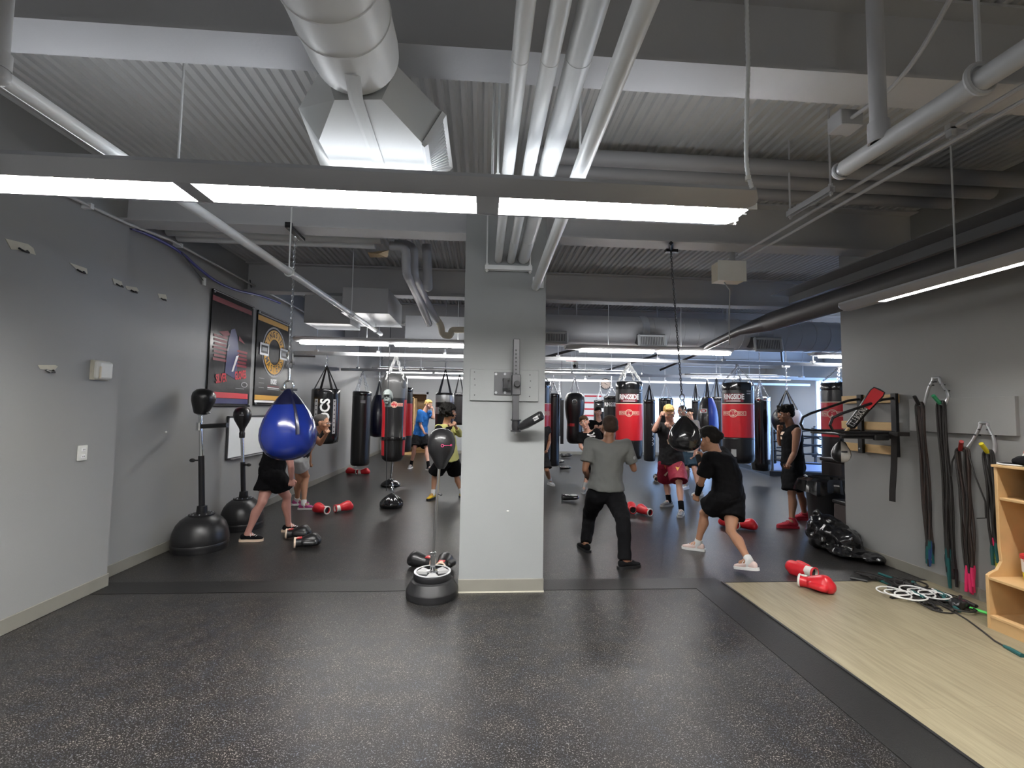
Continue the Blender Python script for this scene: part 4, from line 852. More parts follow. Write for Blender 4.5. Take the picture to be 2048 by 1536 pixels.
MB().box((a + b) / 2, (0.09, 0.02, (a - b).length)).build('webbing', M['black_plastic'], t); MB().tube([a, V(a.x, a.y, ZD)], 0.006, 5).build('cord', M['black_plastic'], t)
pear = [(0, 0), (0.45, 0.0), (0.68, 0.03), (0.80, 0.10), (0.80, 0.22), (0.76, 0.36), (0.78, 0.44), (0.90, 0.56), (0.99, 0.70), (1.0, 0.82), (0.95, 0.92), (0.80, 0.98), (0.62, 1.0), (0, 1.0)]
t, mb, p2, r2, z02, H2 = plain_bag('pear shaped black bag, broad above and narrow below', 1149, 786, 887, 39, 11.0, 'black_leather', pear, apex=0.42, n=30)
d = toward_cam(p2); sd = V(-d.y, d.x, 0); decal(grid2(0.16, 0.07, 3, 1), 'brand_patch', M['red_label'], t, V(p2.x, p2.y, z02 + H2 * 0.37) - sd * 0.08, sd, V(0, 0, 1), mb.bvh(), 0.004, 1.2); MB().ring(V(p2.x, p2.y, z02 + H2 * 0.83) + d * r2 * 1.0, 0.05, 0.008, basis(d), 12, 5).build('dee_ring', M['chrome'], t)
t, mb, p2, r2, z02, H2 = plain_bag('small black bag behind the person with a raised fist', 1200, 800, 872, 24, 13.0, 'black_leather', rz=RZ3, apex=0.3)
d = toward_cam(p2); sd = V(-d.y, d.x, 0); bv = mb.bvh(); decal(grid2(0.2, 0.1, 4, 1), 'brand_patch', M['white_print'], t, V(p2.x, p2.y, z02 + H2 * 0.72), sd, V(0, 0, 1), bv, 0.004, 1.2)
sw = poly2([(-0.10, 0.02), (-0.05, -0.02), (0.0, -0.012), (0.10, 0.035), (-0.02, 0.008), (-0.06, 0.006)]); decal(sw, 'swoosh_print', M['white_print'], t, V(p2.x, p2.y, z02 + H2 * 0.88), sd, V(0, 0, 1), bv, 0.004, 1.2)
t, mb, p2, r2, z02, H2 = plain_bag('black bag with a white brand name left of the first big red bag', 1223, 792, 880, 30, 12.0, 'black_leather', rz=RZ2)
lab(t, 'black bag with a white brand name, tucked behind the first big red bag'); d = toward_cam(p2); sd = V(-d.y, d.x, 0)
decal(text_mb('RINGSIDE', 0.10, 0.03, 0.6), 'lettering', M['white_print'], t, V(p2.x, p2.y, z02 + H2 * 0.80), sd, V(0, 0, 1), mb.bvh(), 0.004, 1.2)
t, mb, p2, r2, z02, H2 = plain_bag('slim black bag with white marks down its edge, beside the blond person', 1299, 799, 922, 22, 10.6, 'black_leather', hang='strap', apex=0.36)
d = toward_cam(p2); sd = V(-d.y, d.x, 0); bv = mb.bvh()
for k, zz in enumerate((0.28, 0.36, 0.44, 0.52, 0.58)): decal(text_mb('XXKXW'[k], 0.07, 0.05), 'lettering', M['white_print'], t, V(p2.x, p2.y, z02 + H2 * zz) + sd * r2 * 0.7, sd, V(0, 0, 1), bv, 0.004, 1.2)
t, mb, p2, r2, z02, H2 = plain_bag('black bag behind the blond person in front of the far windows', 1332, 796, 900, 27, 12.9, 'black_gloss', rz=RZ3, apex=0.45)
decal(grid2(0.16, 0.11, 3, 1), 'brand_patch', M['grey_print'], t, V(p2.x - 0.02, p2.y, z02 + H2 * 0.82), V(1, 0, 0), V(0, 0, 1), mb.bvh(), 0.004, 1.2)
plain_bag('narrow black strapped bag just behind the blue sided bag', 1392, 800, 905, 15, 12.9, 'black_leather', rz=RZ3, hang='strap', apex=0.5)
xc, Y = 1415, 11.0
t, mb, p2, r2, z02, H2 = plain_bag('black and blue two colour bag on broad black straps', xc, 794, 876, 39, Y, 'black_leather', wide, hang='strap', apex=0.42, n=32)
m2 = MB(); vs = []; fs = []; d = toward_cam(p2); a0 = math.atan2(d.y, d.x)
for i, (a, b) in enumerate(wide[2:-2]):
    for k in range(13): q = a0 + 0.12 + k * 0.13; vs.append(V(p2.x + a * r2 * 1.015 * cos(q), p2.y + a * r2 * 1.015 * sin(q), z02 + b * H2))
for i in range(len(wide) - 5):
    for k in range(12): fs.append((i * 13 + k, i * 13 + k + 1, i * 13 + k + 14, i * 13 + k + 13))
m2.add(vs, fs); m2.build('blue_panel', M['bag_blue'], t, ang=60)
sd = V(-d.y, d.x, 0); o = V(p2.x, p2.y, z02 + H2 * 0.66) - sd * r2 * 0.35; bv = mb.bvh(); decal(grid2(0.17, 0.11, 3, 1), 'brand_patch', M['white_print'], t, o, sd, V(0, 0, 1), bv, 0.004, 1.2); decal(disc2(0.055, 0.035, 16, sx=1.2, sy=0.7), 'patch_print', M['red_label'], t, o, sd, V(0, 0, 1), bv, 0.007, 1.2)
t, mb, p2, r2, z02, H2 = plain_bag('long black bag on a wide strap, between the blue sided and second red bags', 1434, 794, 925, 26, 12.0, 'black_leather', hang='strap', apex=0.55)
t, mb, p2, r2, z02, H2 = plain_bag('tall black heavy bag with a shiny pale seam, right beside the second big red bag', 1521, 794, 941, 34, 10.0, 'black_gloss', rz=2.55, apex=0.36)
lab(t, 'tall glossy black heavy bag with a pale seam, beside the second big red bag'); d = toward_cam(p2); sd = V(-d.y, d.x, 0); bv = mb.bvh()
MB().lathe([(r2 * 1.0, H2 - 0.10), (r2 * 1.03, H2 - 0.09), (r2 * 1.03, H2 - 0.02), (r2, H2)], (p2.x, p2.y, z02), 28).build('tape_band', M['chrome'], t)
decal(grid2(0.05, H2 * 0.78, 2, 6), 'seam_tape', M['silver_cloth'], t, V(p2.x, p2.y, z02 + H2 * 0.55) + sd * r2 * 0.78, sd, V(0, 0, 1), bv, 0.004, 1.2)
# black and white ball bag behind the person in red shoes
xc, Y = 1574, 9.4; p2 = atY(xc, 840, Y); r2 = 0.30
t = thing('ball_bag', 'round black and white wrecking ball bag behind the person in red shoes', 'punching bag', p2 - V(0, 0, r2))
mb = MB(); n = 32; m_ = 16; mb.ball(p2, (r2, r2, r2 * 1.08), None, n, m_); d = toward_cam(p2); sd = V(-d.y, d.x, 0); mb.m = []
for f in mb.f:
    c = sum((mb.v[i] for i in f), V(0, 0, 0)) / len(f) - p2; mb.m.append(1 if c.dot(sd) > 0.08 or c.z > 0.235 else 0)
mb.build('ball_body', [M['black_leather'], M['white_leather']], t, ang=60); ap = V(p2.x, Y, p2.z + 0.64); st = MB()
for k in range(4): a = 0.4 + k * pi / 2; st.tube([p2 + V(r2 * 0.75 * cos(a), r2 * 0.75 * sin(a), r2 * 0.72), ap], 0.022, 4, flat=0.3)
st.build('strap', M['black_plastic'], t, ang=20); MB().chain(ap, V(p2.x, Y, 2.62), 0.055, 0.007).build('hanging_chain', M['galv'], t, ang=60); MB().box((p2.x, Y, 2.66), (0.12, 0.10, 0.08)).tube([V(p2.x, Y, 2.66), V(p2.x, Y, ZD)], 0.009, 6).build('trolley', M['galv'], t)

# ---- near teardrop bags on the beam
def teardrop(label, xc, yb, w_, top, anchor_px, m, m2, Y, patch=True):
    a = atY(anchor_px[0], anchor_px[1], Y); a.z = ZB - 0.03
    bt = atY(xc, yb, Y); tp = atY(top[0], top[1], Y); r = (atY(xc + w_ / 2, 850, Y) - atY(xc - w_ / 2, 850, Y)).length / 2
    ax = (tp - bt); H = ax.length; R = basis(ax, V(1, 0, 0))
    t = thing('teardrop_bag', label, 'punching bag', bt)
    mb = MB(); prof = [(0, 0), (0.30, 0.012), (0.55, 0.045), (0.77, 0.11), (0.92, 0.20), (0.99, 0.30), (1.0, 0.37), (0.97, 0.46), (0.88, 0.57), (0.74, 0.68), (0.57, 0.78), (0.40, 0.87), (0.24, 0.94), (0.13, 0.985), (0.08, 1.0), (0, 1.0)]
    mats = [1 if b[1] > 0.735 else 0 for b in prof[:-1]]
    pr2 = [];
    n = 40; vs = []; fs = []; ms = []
    for i, (p_, b) in enumerate(prof):
        for k in range(n):
            q = 2 * pi * k / n; am = 1 + (0.045 * max(0, b - 0.45) / 0.55 * cos(q * 6)); vs.append(bt + R @ V(p_ * r * am * cos(q), p_ * r * am * sin(q), b * H))
    for i in range(len(prof) - 1):
        for k in range(n): fs.append((i * n + k, i * n + (k + 1) % n, (i + 1) * n + (k + 1) % n, (i + 1) * n + k)); ms.append(mats[i])
    mb.add(vs, fs); mb.m = ms; mb.build('bag_body', [M[m], M[m2]], t, ang=60)
    sk = MB()
    for k in range(2):
        q = -0.9 + k * 2.6; sk.tube([bt + R @ V(r * (p_ + 0.012) * cos(q), r * (p_ + 0.012) * sin(q), b * H) for p_, b in prof[6:14]], [0.022, 0.022, 0.02, 0.018, 0.016, 0.012, 0.01, 0.008], 6, flat=0.25)
    sk.build('seam_fold', M[m2], t)
    k = r / 0.26
    rg = MB(); rg.ring(tp + R.col[2] * 0.035 * k, 0.045 * k, 0.010 * k, basis(V(0, 1, 0), V(1, 0, 0)), 18, 8).tube([tp + V(-0.075, 0, -0.005) * k, tp + V(0.085, 0, -0.005) * k], 0.012 * k, 8); rg.build('shackle', M['chrome'], t)
    return t, tp, a, R, k
t, tp, a, R, k = teardrop('big shiny blue teardrop bag hanging near the banners', 577, 921, 109, (577, 778), (591, 465), 'blue_vinyl', 'navy_vinyl', 4.26)
up = (a - tp).normalized(); s1 = tp + up * 0.085
MB().tube([s1, s1 + up * 0.11], 0.009, 8).ring(s1 + up * 0.13, 0.025, 0.007, Ry, 12, 6).build('swivel', M['chrome'], t)
s2 = s1 + up * 0.15; MB().tube([s2, s2 + V(0.022, 0, 0.03), s2 + V(0.022, 0, 0.10), s2 + V(0, 0, 0.13), s2 + V(-0.02, 0, 0.10), s2 + V(-0.02, 0, 0.03)], 0.007, 6, closed=True).build('snap_hook', M['chrome'], t)
MB().chain(s2 + V(0, 0, 0.12), a - V(0, 0, 0.08), 0.034, 0.0042).build('hanging_chain', M['galv'], t, ang=60)
MB().tube([a - V(0, 0, 0.02), a - V(0.02, 0, 0.06), a - V(0, 0, 0.12), a - V(-0.02, 0, 0.06)], 0.006, 6, closed=True).build('snap_hook', M['chrome'], t)
MB().box(a + V(0, 0, 0.005), (0.05, 0.34, 0.03)).box(a + V(0, -0.15, 0.02), (0.06, 0.03, 0.05)).build('beam_bracket', M['black_metal'], t, bevel=0.004)
t, tp, a, R, k = teardrop('small shiny black teardrop bag in front of the blond person', 1371, 903, 62, (1367, 832), (1342, 500), 'black_gloss', 'black_gloss', 4.26)
up = (a - tp).normalized(); s2 = tp + up * 0.05
MB().tube([s2, s2 + up * 0.03 + V(0.018, 0, 0), s2 + up * 0.08 + V(0.018, 0, 0), s2 + up * 0.11, s2 + up * 0.08 - V(0.018, 0, 0), s2 + up * 0.03 - V(0.018, 0, 0)], 0.0055, 6, closed=True).ring(s2 + up * 0.135, 0.022, 0.006, Ry, 12, 6, sy=1.4).build('snap_hook', M['chrome'], t)
MB().chain(s2 + up * 0.16, a - V(0, 0, 0.05), 0.034, 0.0042).build('hanging_chain', M['steel_dark'], t, ang=60)
MB().tube([a + V(-0.06, -0.14, 0.0), a + V(0.06, 0.14, 0.0)], 0.022, 4).box(a + V(0.02, 0.04, -0.01), (0.12, 0.05, 0.03)).tube([a, a - V(0, 0, 0.05)], 0.008, 6).build('beam_bracket', M['black_metal'], t)
# ================================================================== WALL THINGS
def onx(x, y, X, lift=0.0):
    p = atX(x, y, X); p.x = X + lift; return p
# banners
def banner(label, tl, tr, br, bl, draw):
    X = XL2 + 0.012; c = [onx(*q, X) for q in (tl, tr, br, bl)]
    y0 = (c[0].y + c[3].y) / 2; y1 = (c[1].y + c[2].y) / 2; z1 = (c[0].z + c[1].z) / 2; z0 = (c[2].z + c[3].z) / 2
    t = thing('banner', label, 'banner', (X, (y0 + y1) / 2, z0)); W = y1 - y0; Hh = z1 - z0
    mb = MB(); nx, ny = 10, 24; vs = []
    for s in (0.0, 0.006):
        for j in range(ny + 1):
            for i in range(nx + 1):
                v = V(X + 0.004 + s + 0.0008 * sin(j * 0.8 + i * 0.5), y0 + W * i / nx, z0 + Hh * j / ny); vs.append(v)
    N = (nx + 1) * (ny + 1); fs = []
    for j in range(ny):
        for i in range(nx): a = j * (nx + 1) + i; fs += [(a, a + 1, a + nx + 2, a + nx + 1), (N + a, N + a + nx + 1, N + a + nx + 2, N + a + 1)]
    for i in range(nx): fs += [(i, N + i, N + i + 1, i + 1), (ny * (nx + 1) + i, ny * (nx + 1) + i + 1, N + ny * (nx + 1) + i + 1, N + ny * (nx + 1) + i)]
    for j in range(ny): a = j * (nx + 1); b = a + nx; fs += [(a, a + nx + 1, N + a + nx + 1, N + a), (b, N + b, N + b + nx + 1, b + nx + 1)]
    mb.add(vs, fs); mb.build('sheet', M['poster_vinyl'], t, ang=60)
    for zz in (z0 + 0.01, z1 - 0.01): MB().tube([V(X + 0.012, y0, zz), V(X + 0.012, y1, zz)], 0.013, 8).build('edge_rod', M['black_metal'], t)
    for yy in (y0 + 0.03, y1 - 0.03): MB().ball((X + 0.02, yy, z1 - 0.03), 0.014, n=8, m=6).ball((X + 0.02, yy, z0 + 0.03), 0.014, n=8, m=6).build('eyelet', M['galv'], t)
    bv = mb.bvh(); O = V(X, y0 + W / 2, z0 + Hh / 2); rt = V(0, 1, 0); up = V(0, 0, 1)
    k = [0.003]
    def dr(mesh, nm, m, x=0, y=0, rot=0, lay=1):
        R = Matrix.Rotation(rot, 3, 'X'); r2 = R @ rt; u2 = R @ up
        n = V(1, 0, 0); decal(mesh, nm, M[m], t, O + rt * x * W + up * y * Hh, rt if not rot else r2, up if not rot else u2, bv, 0.004 + 0.0015 * lay, 0.5)
    draw(dr, W, Hh); return t
# orientation: seen from inside the room (+X side) right is +Y
def red_banner(dr, W, H):
    dr(grid2(W, H * 0.045, 10, 1), 'stripe', 'dark_red_print', 0, 0.425); dr(grid2(W, H * 0.05, 10, 1), 'stripe', 'red_print', 0, -0.40); dr(grid2(W, H * 0.045, 10, 1), 'stripe', 'navy_print', 0, -0.452)
    dr(poly2([(-0.16 * W, -0.2 * H), (0.10 * W, -0.25 * H), (0.16 * W, 0.0), (0.10 * W, 0.15 * H), (0.03 * W, 0.22 * H), (-0.06 * W, 0.2 * H), (-0.12 * W, 0.08 * H)]), 'figure_print', 'navy_print', 0, 0, 0, 1)
    for k in range(7): dr(grid2(W * (0.30 - 0.02 * (k % 3)), H * 0.021, 6, 1), 'print_bar', 'dark_red_print', -0.29, 0.11 - 0.034 * k, 0, 2)
    for k in range(5): dr(grid2(W * (0.26 - 0.03 * (k % 2)), H * 0.021, 6, 1), 'print_bar', 'dark_red_print', 0.24, 0.02 - 0.034 * k, 0, 2)
    dr(poly2([(-0.14 * W, 0), (0.06 * W, 0.03 * H), (0.12 * W, 0.0), (0.0, -0.035 * H)]), 'print_wedge', 'dark_red_print', -0.2, 0.15, 0, 2); dr(poly2([(-0.06 * W, 0.035 * H), (0.10 * W, -0.03 * H), (-0.06 * W, -0.01 * H)]), 'print_wedge', 'dark_red_print', 0.2, 0.13, 0, 2)
    dr(poly2([(-0.07 * W, -0.09 * H), (-0.03 * W, -0.09 * H), (0.09 * W, 0.07 * H), (0.03 * W, 0.06 * H)]), 'glare_print', 'white_print', 0.06, -0.09, 0, 3); dr(poly2([(-0.02 * W, -0.03 * H), (0.01 * W, -0.03 * H), (0.035 * W, 0.03 * H), (0.01 * W, 0.03 * H)]), 'glare_print', 'grey_print', -0.12, 0.03, 0, 3)
    dr(text_mb('SILVER', H * 0.075, 0.03, 0.52), 'lettering', 'red_print', -0.235, -0.255, radians(9), 3); dr(text_mb('GLOVES', H * 0.075, 0.03, 0.52), 'lettering', 'red_print', 0.22, -0.205, radians(9), 3)
    dr(disc2(W * 0.085, W * 0.065, 20, sy=0.45), 'badge_ring', 'grey_print', 0.33, -0.29, 0, 3)
    dr(grid2(W * 0.22, H * 0.006, 4, 1), 'print_line', 'grey_print', 0.22, -0.33, 0, 2)
def gold_banner(dr, W, H):
    dr(grid2(W, H * 0.055, 10, 1), 'stripe', 'gold_print', 0, 0.425); dr(grid2(W, H * 0.014, 10, 1), 'stripe', 'cloth_light', 0, 0.472)
    dr(grid2(W, H * 0.05, 10, 1), 'stripe', 'gold_print', 0, -0.415); dr(grid2(W, H * 0.022, 10, 1), 'stripe', 'white_print', 0, -0.457)
    s = 1.0
    dr(disc2(W * 0.37, W * 0.345, 32), 'badge_ring', 'grey_print', 0.02, 0.10); dr(disc2(W * 0.325, W * 0.19, 32), 'badge_ring', 'gold_print', 0.02, 0.10, 0, 2)
    for k, ch in enumerate('RINGSIDE'):
        a = radians(160 - k * 20); dr(text_mb(ch, W * 0.085, 0.02, 0.8), 'lettering', 'black_print', 0.02 + 0.257 * cos(a), 0.10 + 0.257 * W / H * sin(a), a - pi / 2, 3)
    for k, ch in enumerate('MASTERS'):
        a = radians(-150 + k * 20); dr(text_mb(ch, W * 0.10, 0.02, 0.8), 'lettering', 'black_print', 0.02 + 0.257 * cos(a), 0.10 + 0.257 * W / H * sin(a), a + pi / 2, 3)
    for sx in (-0.29, 0.33): dr(grid2(W * 0.26, W * 0.17, 4, 1), 'year_plate', 'white_print', sx, 0.105, 0, 4); dr(grid2(W * 0.20, W * 0.11, 4, 1), 'year_field', 'black_print', sx, 0.105, 0, 5); dr(grid2(W * 0.14, W * 0.05, 4, 1), 'year_bar', 'grey_print', sx, 0.105, 0, 6)
    dr(text_mb('RINGSIDE', H * 0.055, 0.03, 0.42), 'lettering', 'white_print', 0.03, -0.235, 0, 2)
    for k in range(3): dr(grid2(W * 0.36, H * 0.008, 4, 1), 'print_line', ('dark_red_print', 'white_print', 'grey_print')[k], 0.03, -0.285 - 0.017 * k, 0, 2)
    for sx in (-0.03, 0.05): dr(grid2(W * 0.012, H * 0.09, 1, 3), 'print_line', 'grey_print', sx, -0.13, 0, 2)
    for k in range(3): dr(grid2(W * 0.15, H * 0.003, 3, 1), 'print_line', 'grey_print', -0.33, -0.21 - 0.05 * k, 0, 2)
banner('tall black banner with red lettering and red stripes on the grey wall', (421, 578), (504, 610), (499, 802), (414, 826), red_banner)
banner('tall black banner with a round gold emblem and gold stripes', (513, 623), (577, 643), (572, 808), (508, 815), gold_banner)
# whiteboard
X = XL2 + 0.005; a = onx(450, 921, X); b = onx(531, 826, X); y0, y1, z0, z1 = a.y, b.y, a.z, onx(455, 832, X).z
t = thing('whiteboard', 'blank whiteboard in a metal frame below the banners', 'whiteboard', (X, (y0 + y1) / 2, z0))
MB().span((X, y0 + 0.02, z0 + 0.02), (X + 0.012, y1 - 0.02, z1 - 0.02)).build('writing_surface', M['white_board'], t)
fr = MB()
for p, q in (((X, y0, z0), (X + 0.02, y1, z0 + 0.025)), ((X, y0, z1 - 0.025), (X + 0.02, y1, z1)), ((X, y0, z0), (X + 0.02, y0 + 0.025, z1)), ((X, y1 - 0.025, z0), (X + 0.02, y1, z1))): fr.span(p, q)
fr.build('frame', M['steel_dark'], t); MB().span((X, y0 + 0.1, z0 + 0.0), (X + 0.05, y1 - 0.1, z0 + 0.012)).build('pen_tray', M['galv'], t)
# torn tape with hooks
def tape(label, pts, X, hook):
    c = [onx(px, py, X) for px, py in pts]; ctr = sum(c, V(0, 0, 0)) / len(c); t = thing('tape_strip', label, 'tape', ctr, 'torn tape strips on the grey wall')
    mb = MB(); n = len(c); fr_ = [p + V(0.003, 0, 0) for p in c]; mb.add(c + fr_, [tuple(range(n)), tuple(range(n, 2 * n))[::-1]] + [(i, (i + 1) % n, n + (i + 1) % n, n + i) for i in range(n)]); mb.build('tape_piece', M['tape'], t, ang=5)
    h = onx(hook[0], hook[1], X); MB().tube([h + V(0.003, -0.03, 0.008), h + V(0.025, -0.018, -0.008), h + V(0.025, 0.018, -0.008), h + V(0.003, 0.03, 0.008)], 0.007, 6).build('hook', M['black_plastic'], t)
tape('longest torn tape strip, highest on the grey wall', [(10, 477), (55, 488), (66, 496), (71, 510), (40, 500), (22, 499)], XL + 0.001, (45, 501))
tape('torn tape strip, second in the falling row along the wall', [(138, 525), (173, 537), (175, 548), (155, 541)], XL + 0.001, (160, 543))
tape('small torn tape strip just before the wall corner', [(224, 556), (243, 563), (246, 575), (228, 569)], XL + 0.001, (237, 571))
tape('small torn tape strip just past the wall corner', [(249, 571), (273, 575), (278, 583), (254, 579)], XL2 + 0.001, (266, 583))
tape('small torn tape strip farthest along the wall, nearest the banners', [(315, 587), (331, 589), (334, 598), (318, 596)], XL2 + 0.001, (325, 599))
tape('lone torn tape strip low on the wall beside the white box', [(75, 730), (110, 730), (115, 733), (108, 741), (80, 738)], XL + 0.001, (98, 742))
p = onx(198, 741, XL); t = thing('wall_box', 'broken white plastic box stuck on the grey wall', 'wall box', p)
MB().box(p + V(0.03, 0, 0), (0.06, 0.155, 0.155)).build('box_cover', M['white_plastic'], t, bevel=0.02); MB().box(p + V(0.035, -0.06, -0.02), (0.062, 0.012, 0.10)).build('torn_edge', M['beige_pipe'], t); MB().box(p + V(0.012, -0.005, 0), (0.024, 0.17, 0.165)).build('back_plate', M['tape'], t)
p = onx(163, 906, XL); t = thing('wall_outlet', 'white power outlet on the grey wall', 'outlet', p)
MB().box(p + V(0.006, 0, 0), (0.012, 0.085, 0.125)).build('face_plate', M['white_plastic'], t, bevel=0.004); MB().box(p + V(0.014, 0, 0.028), (0.008, 0.036, 0.03)).box(p + V(0.014, 0, -0.028), (0.008, 0.036, 0.03)).build('socket', M['white_print'], t, bevel=0.003)
sl = MB()
for zz in (0.028, -0.028):
    for yy in (-0.007, 0.007): sl.box(p + V(0.018, yy, zz), (0.003, 0.003, 0.012))
sl.build('slot', M['black_plastic'], t)
p = onx(331, 864, XL2); tag(MB().ball(p + V(0.005, 0, 0), (0.006, 0.018, 0.012)).build('wall_scuff', M['white_plastic'], loc=p), 'small white plug of filler on the grey wall near the whiteboard', 'plug')

# ---- pillar equipment: board, plate, post and arm
Yp = PY; t = thing('plywood_board', 'grey painted board screwed to the pillar', 'board', atY(1008, 800, Yp))
a, b = atY(939.5, 801, Yp), atY(1077, 741, Yp)
MB().span((a.x, Yp - 0.02, a.z), (b.x, Yp, b.z)).build('panel_sheet', M['pillar_paint'], t, bevel=0.003)
sc = MB()
for (x, y) in ((949, 744), (949, 758), (950, 770), (949, 790), (1060, 750), (1061, 762), (1060, 775), (1059, 793)): sc.tube([atY(x, y, Yp - 0.022), atY(x, y, Yp - 0.02)], 0.006, 8)
sc.build('screw', M['steel_dark'], t)
t = thing('striking_post', 'black steel post with a padded striking arm bolted to the pillar', 'training arm', atY(1034, 864, Yp - 0.1))
a, b = atY(988, 790, Yp - 0.02), atY(1024, 745, Yp - 0.02)
MB().span((a.x, Yp - 0.03, a.z), (b.x + 0.03, Yp - 0.02, b.z)).build('mount_plate', M['steel_dark'], t, bevel=0.003)
for (x, y) in ((992, 748), (1010, 748), (992, 785), (1010, 785)): MB().tube([atY(x, y, Yp - 0.036), atY(x, y, Yp - 0.03)], 0.012, 10).build('bolt', M['galv'], t)
MB().span(atY(1007, 777, Yp - 0.10), atY(1015, 758, Yp - 0.03)).span(atY(1006, 780, Yp - 0.07), atY(1020, 776, Yp - 0.03)).span(atY(1006, 761, Yp - 0.07), atY(1020, 757, Yp - 0.03)).build('bracket', M['black_metal'], t)
Yq = Yp - 0.10; a, b = atY(1024.5, 840, Yq), atY(1039.5, 679, Yq)
MB().span((a.x, Yq - 0.03, a.z), (b.x, Yq + 0.03, b.z)).build('post', M['steel_dark'], t, bevel=0.003)
ho = MB()
for k in range(7): ho.tube([atY(1032, 700.5 + 7.7 * k, Yq - 0.032), atY(1032, 700.5 + 7.7 * k, Yq - 0.029)], 0.0075, 10)
ho.build('adjustment_hole', M['black_print'], t)
a2, b2 = atY(1023.5, 790, Yq), atY(1041, 750, Yq); MB().span((a2.x, Yq - 0.045, a2.z), (b2.x, Yp - 0.025, b2.z)).build('sleeve', M['steel_dark'], t, bevel=0.005)
kb = atY(1034, 768, Yq - 0.05); MB().tube([kb, kb - V(0, 0.03, 0)], 0.028, 18).build('locking_knob', M['black_plastic'], t, bevel=0.004)
h = atY(1031.5, 863, Yq); hz1 = atY(1031.5, 839, Yq).z
MB().lathe([(0.046, 0), (0.046, 0.008), (0.033, 0.012), (0.037, 0.05), (0.033, hz1 - h.z - 0.012), (0.046, hz1 - h.z - 0.008), (0.046, hz1 - h.z)], h, 20).build('swivel', M['black_metal'], t); MB().tube([h - V(0, 0, 0.025), h], 0.012, 8).build('bolt', M['galv'], t)
p0 = atY(1040, 855, Yq - 0.03); p1 = atY(1082, 831, Yq - 0.16); d_ = (p1 - p0).normalized()
MB().tube([p0, lerp(p0, p1, 0.3), p1, p1 + d_ * 0.012, p1 + d_ * 0.02], [0.028, 0.040, 0.040, 0.034, 0.015], 18).build('padded_arm', M['black_leather'], t)
aw = MB().tube([p0, lerp(p0, p1, 0.3), p1], [0.030, 0.041, 0.041], 18).bvh(); o = lerp(p0, p1, 0.85); rt = d_; n_ = (CAM - o).normalized(); upv = n_.cross(rt).normalized()
decal(grid2(0.05, 0.03, 3, 2), 'brand_patch', M['white_print'], t, o, rt, upv, aw, 0.002, 0.2); decal(text_mb('PRO', 0.017, 0.02), 'lettering', M['black_print'], t, o, rt, upv, aw, 0.004, 0.2)
p = atY(1015.5, 1022, PY); tag(MB().ball(p, (0.012, 0.004, 0.006)).build('wall_scuff', M['white_plastic'], loc=p), 'small white chip in the pillar paint', 'plug')

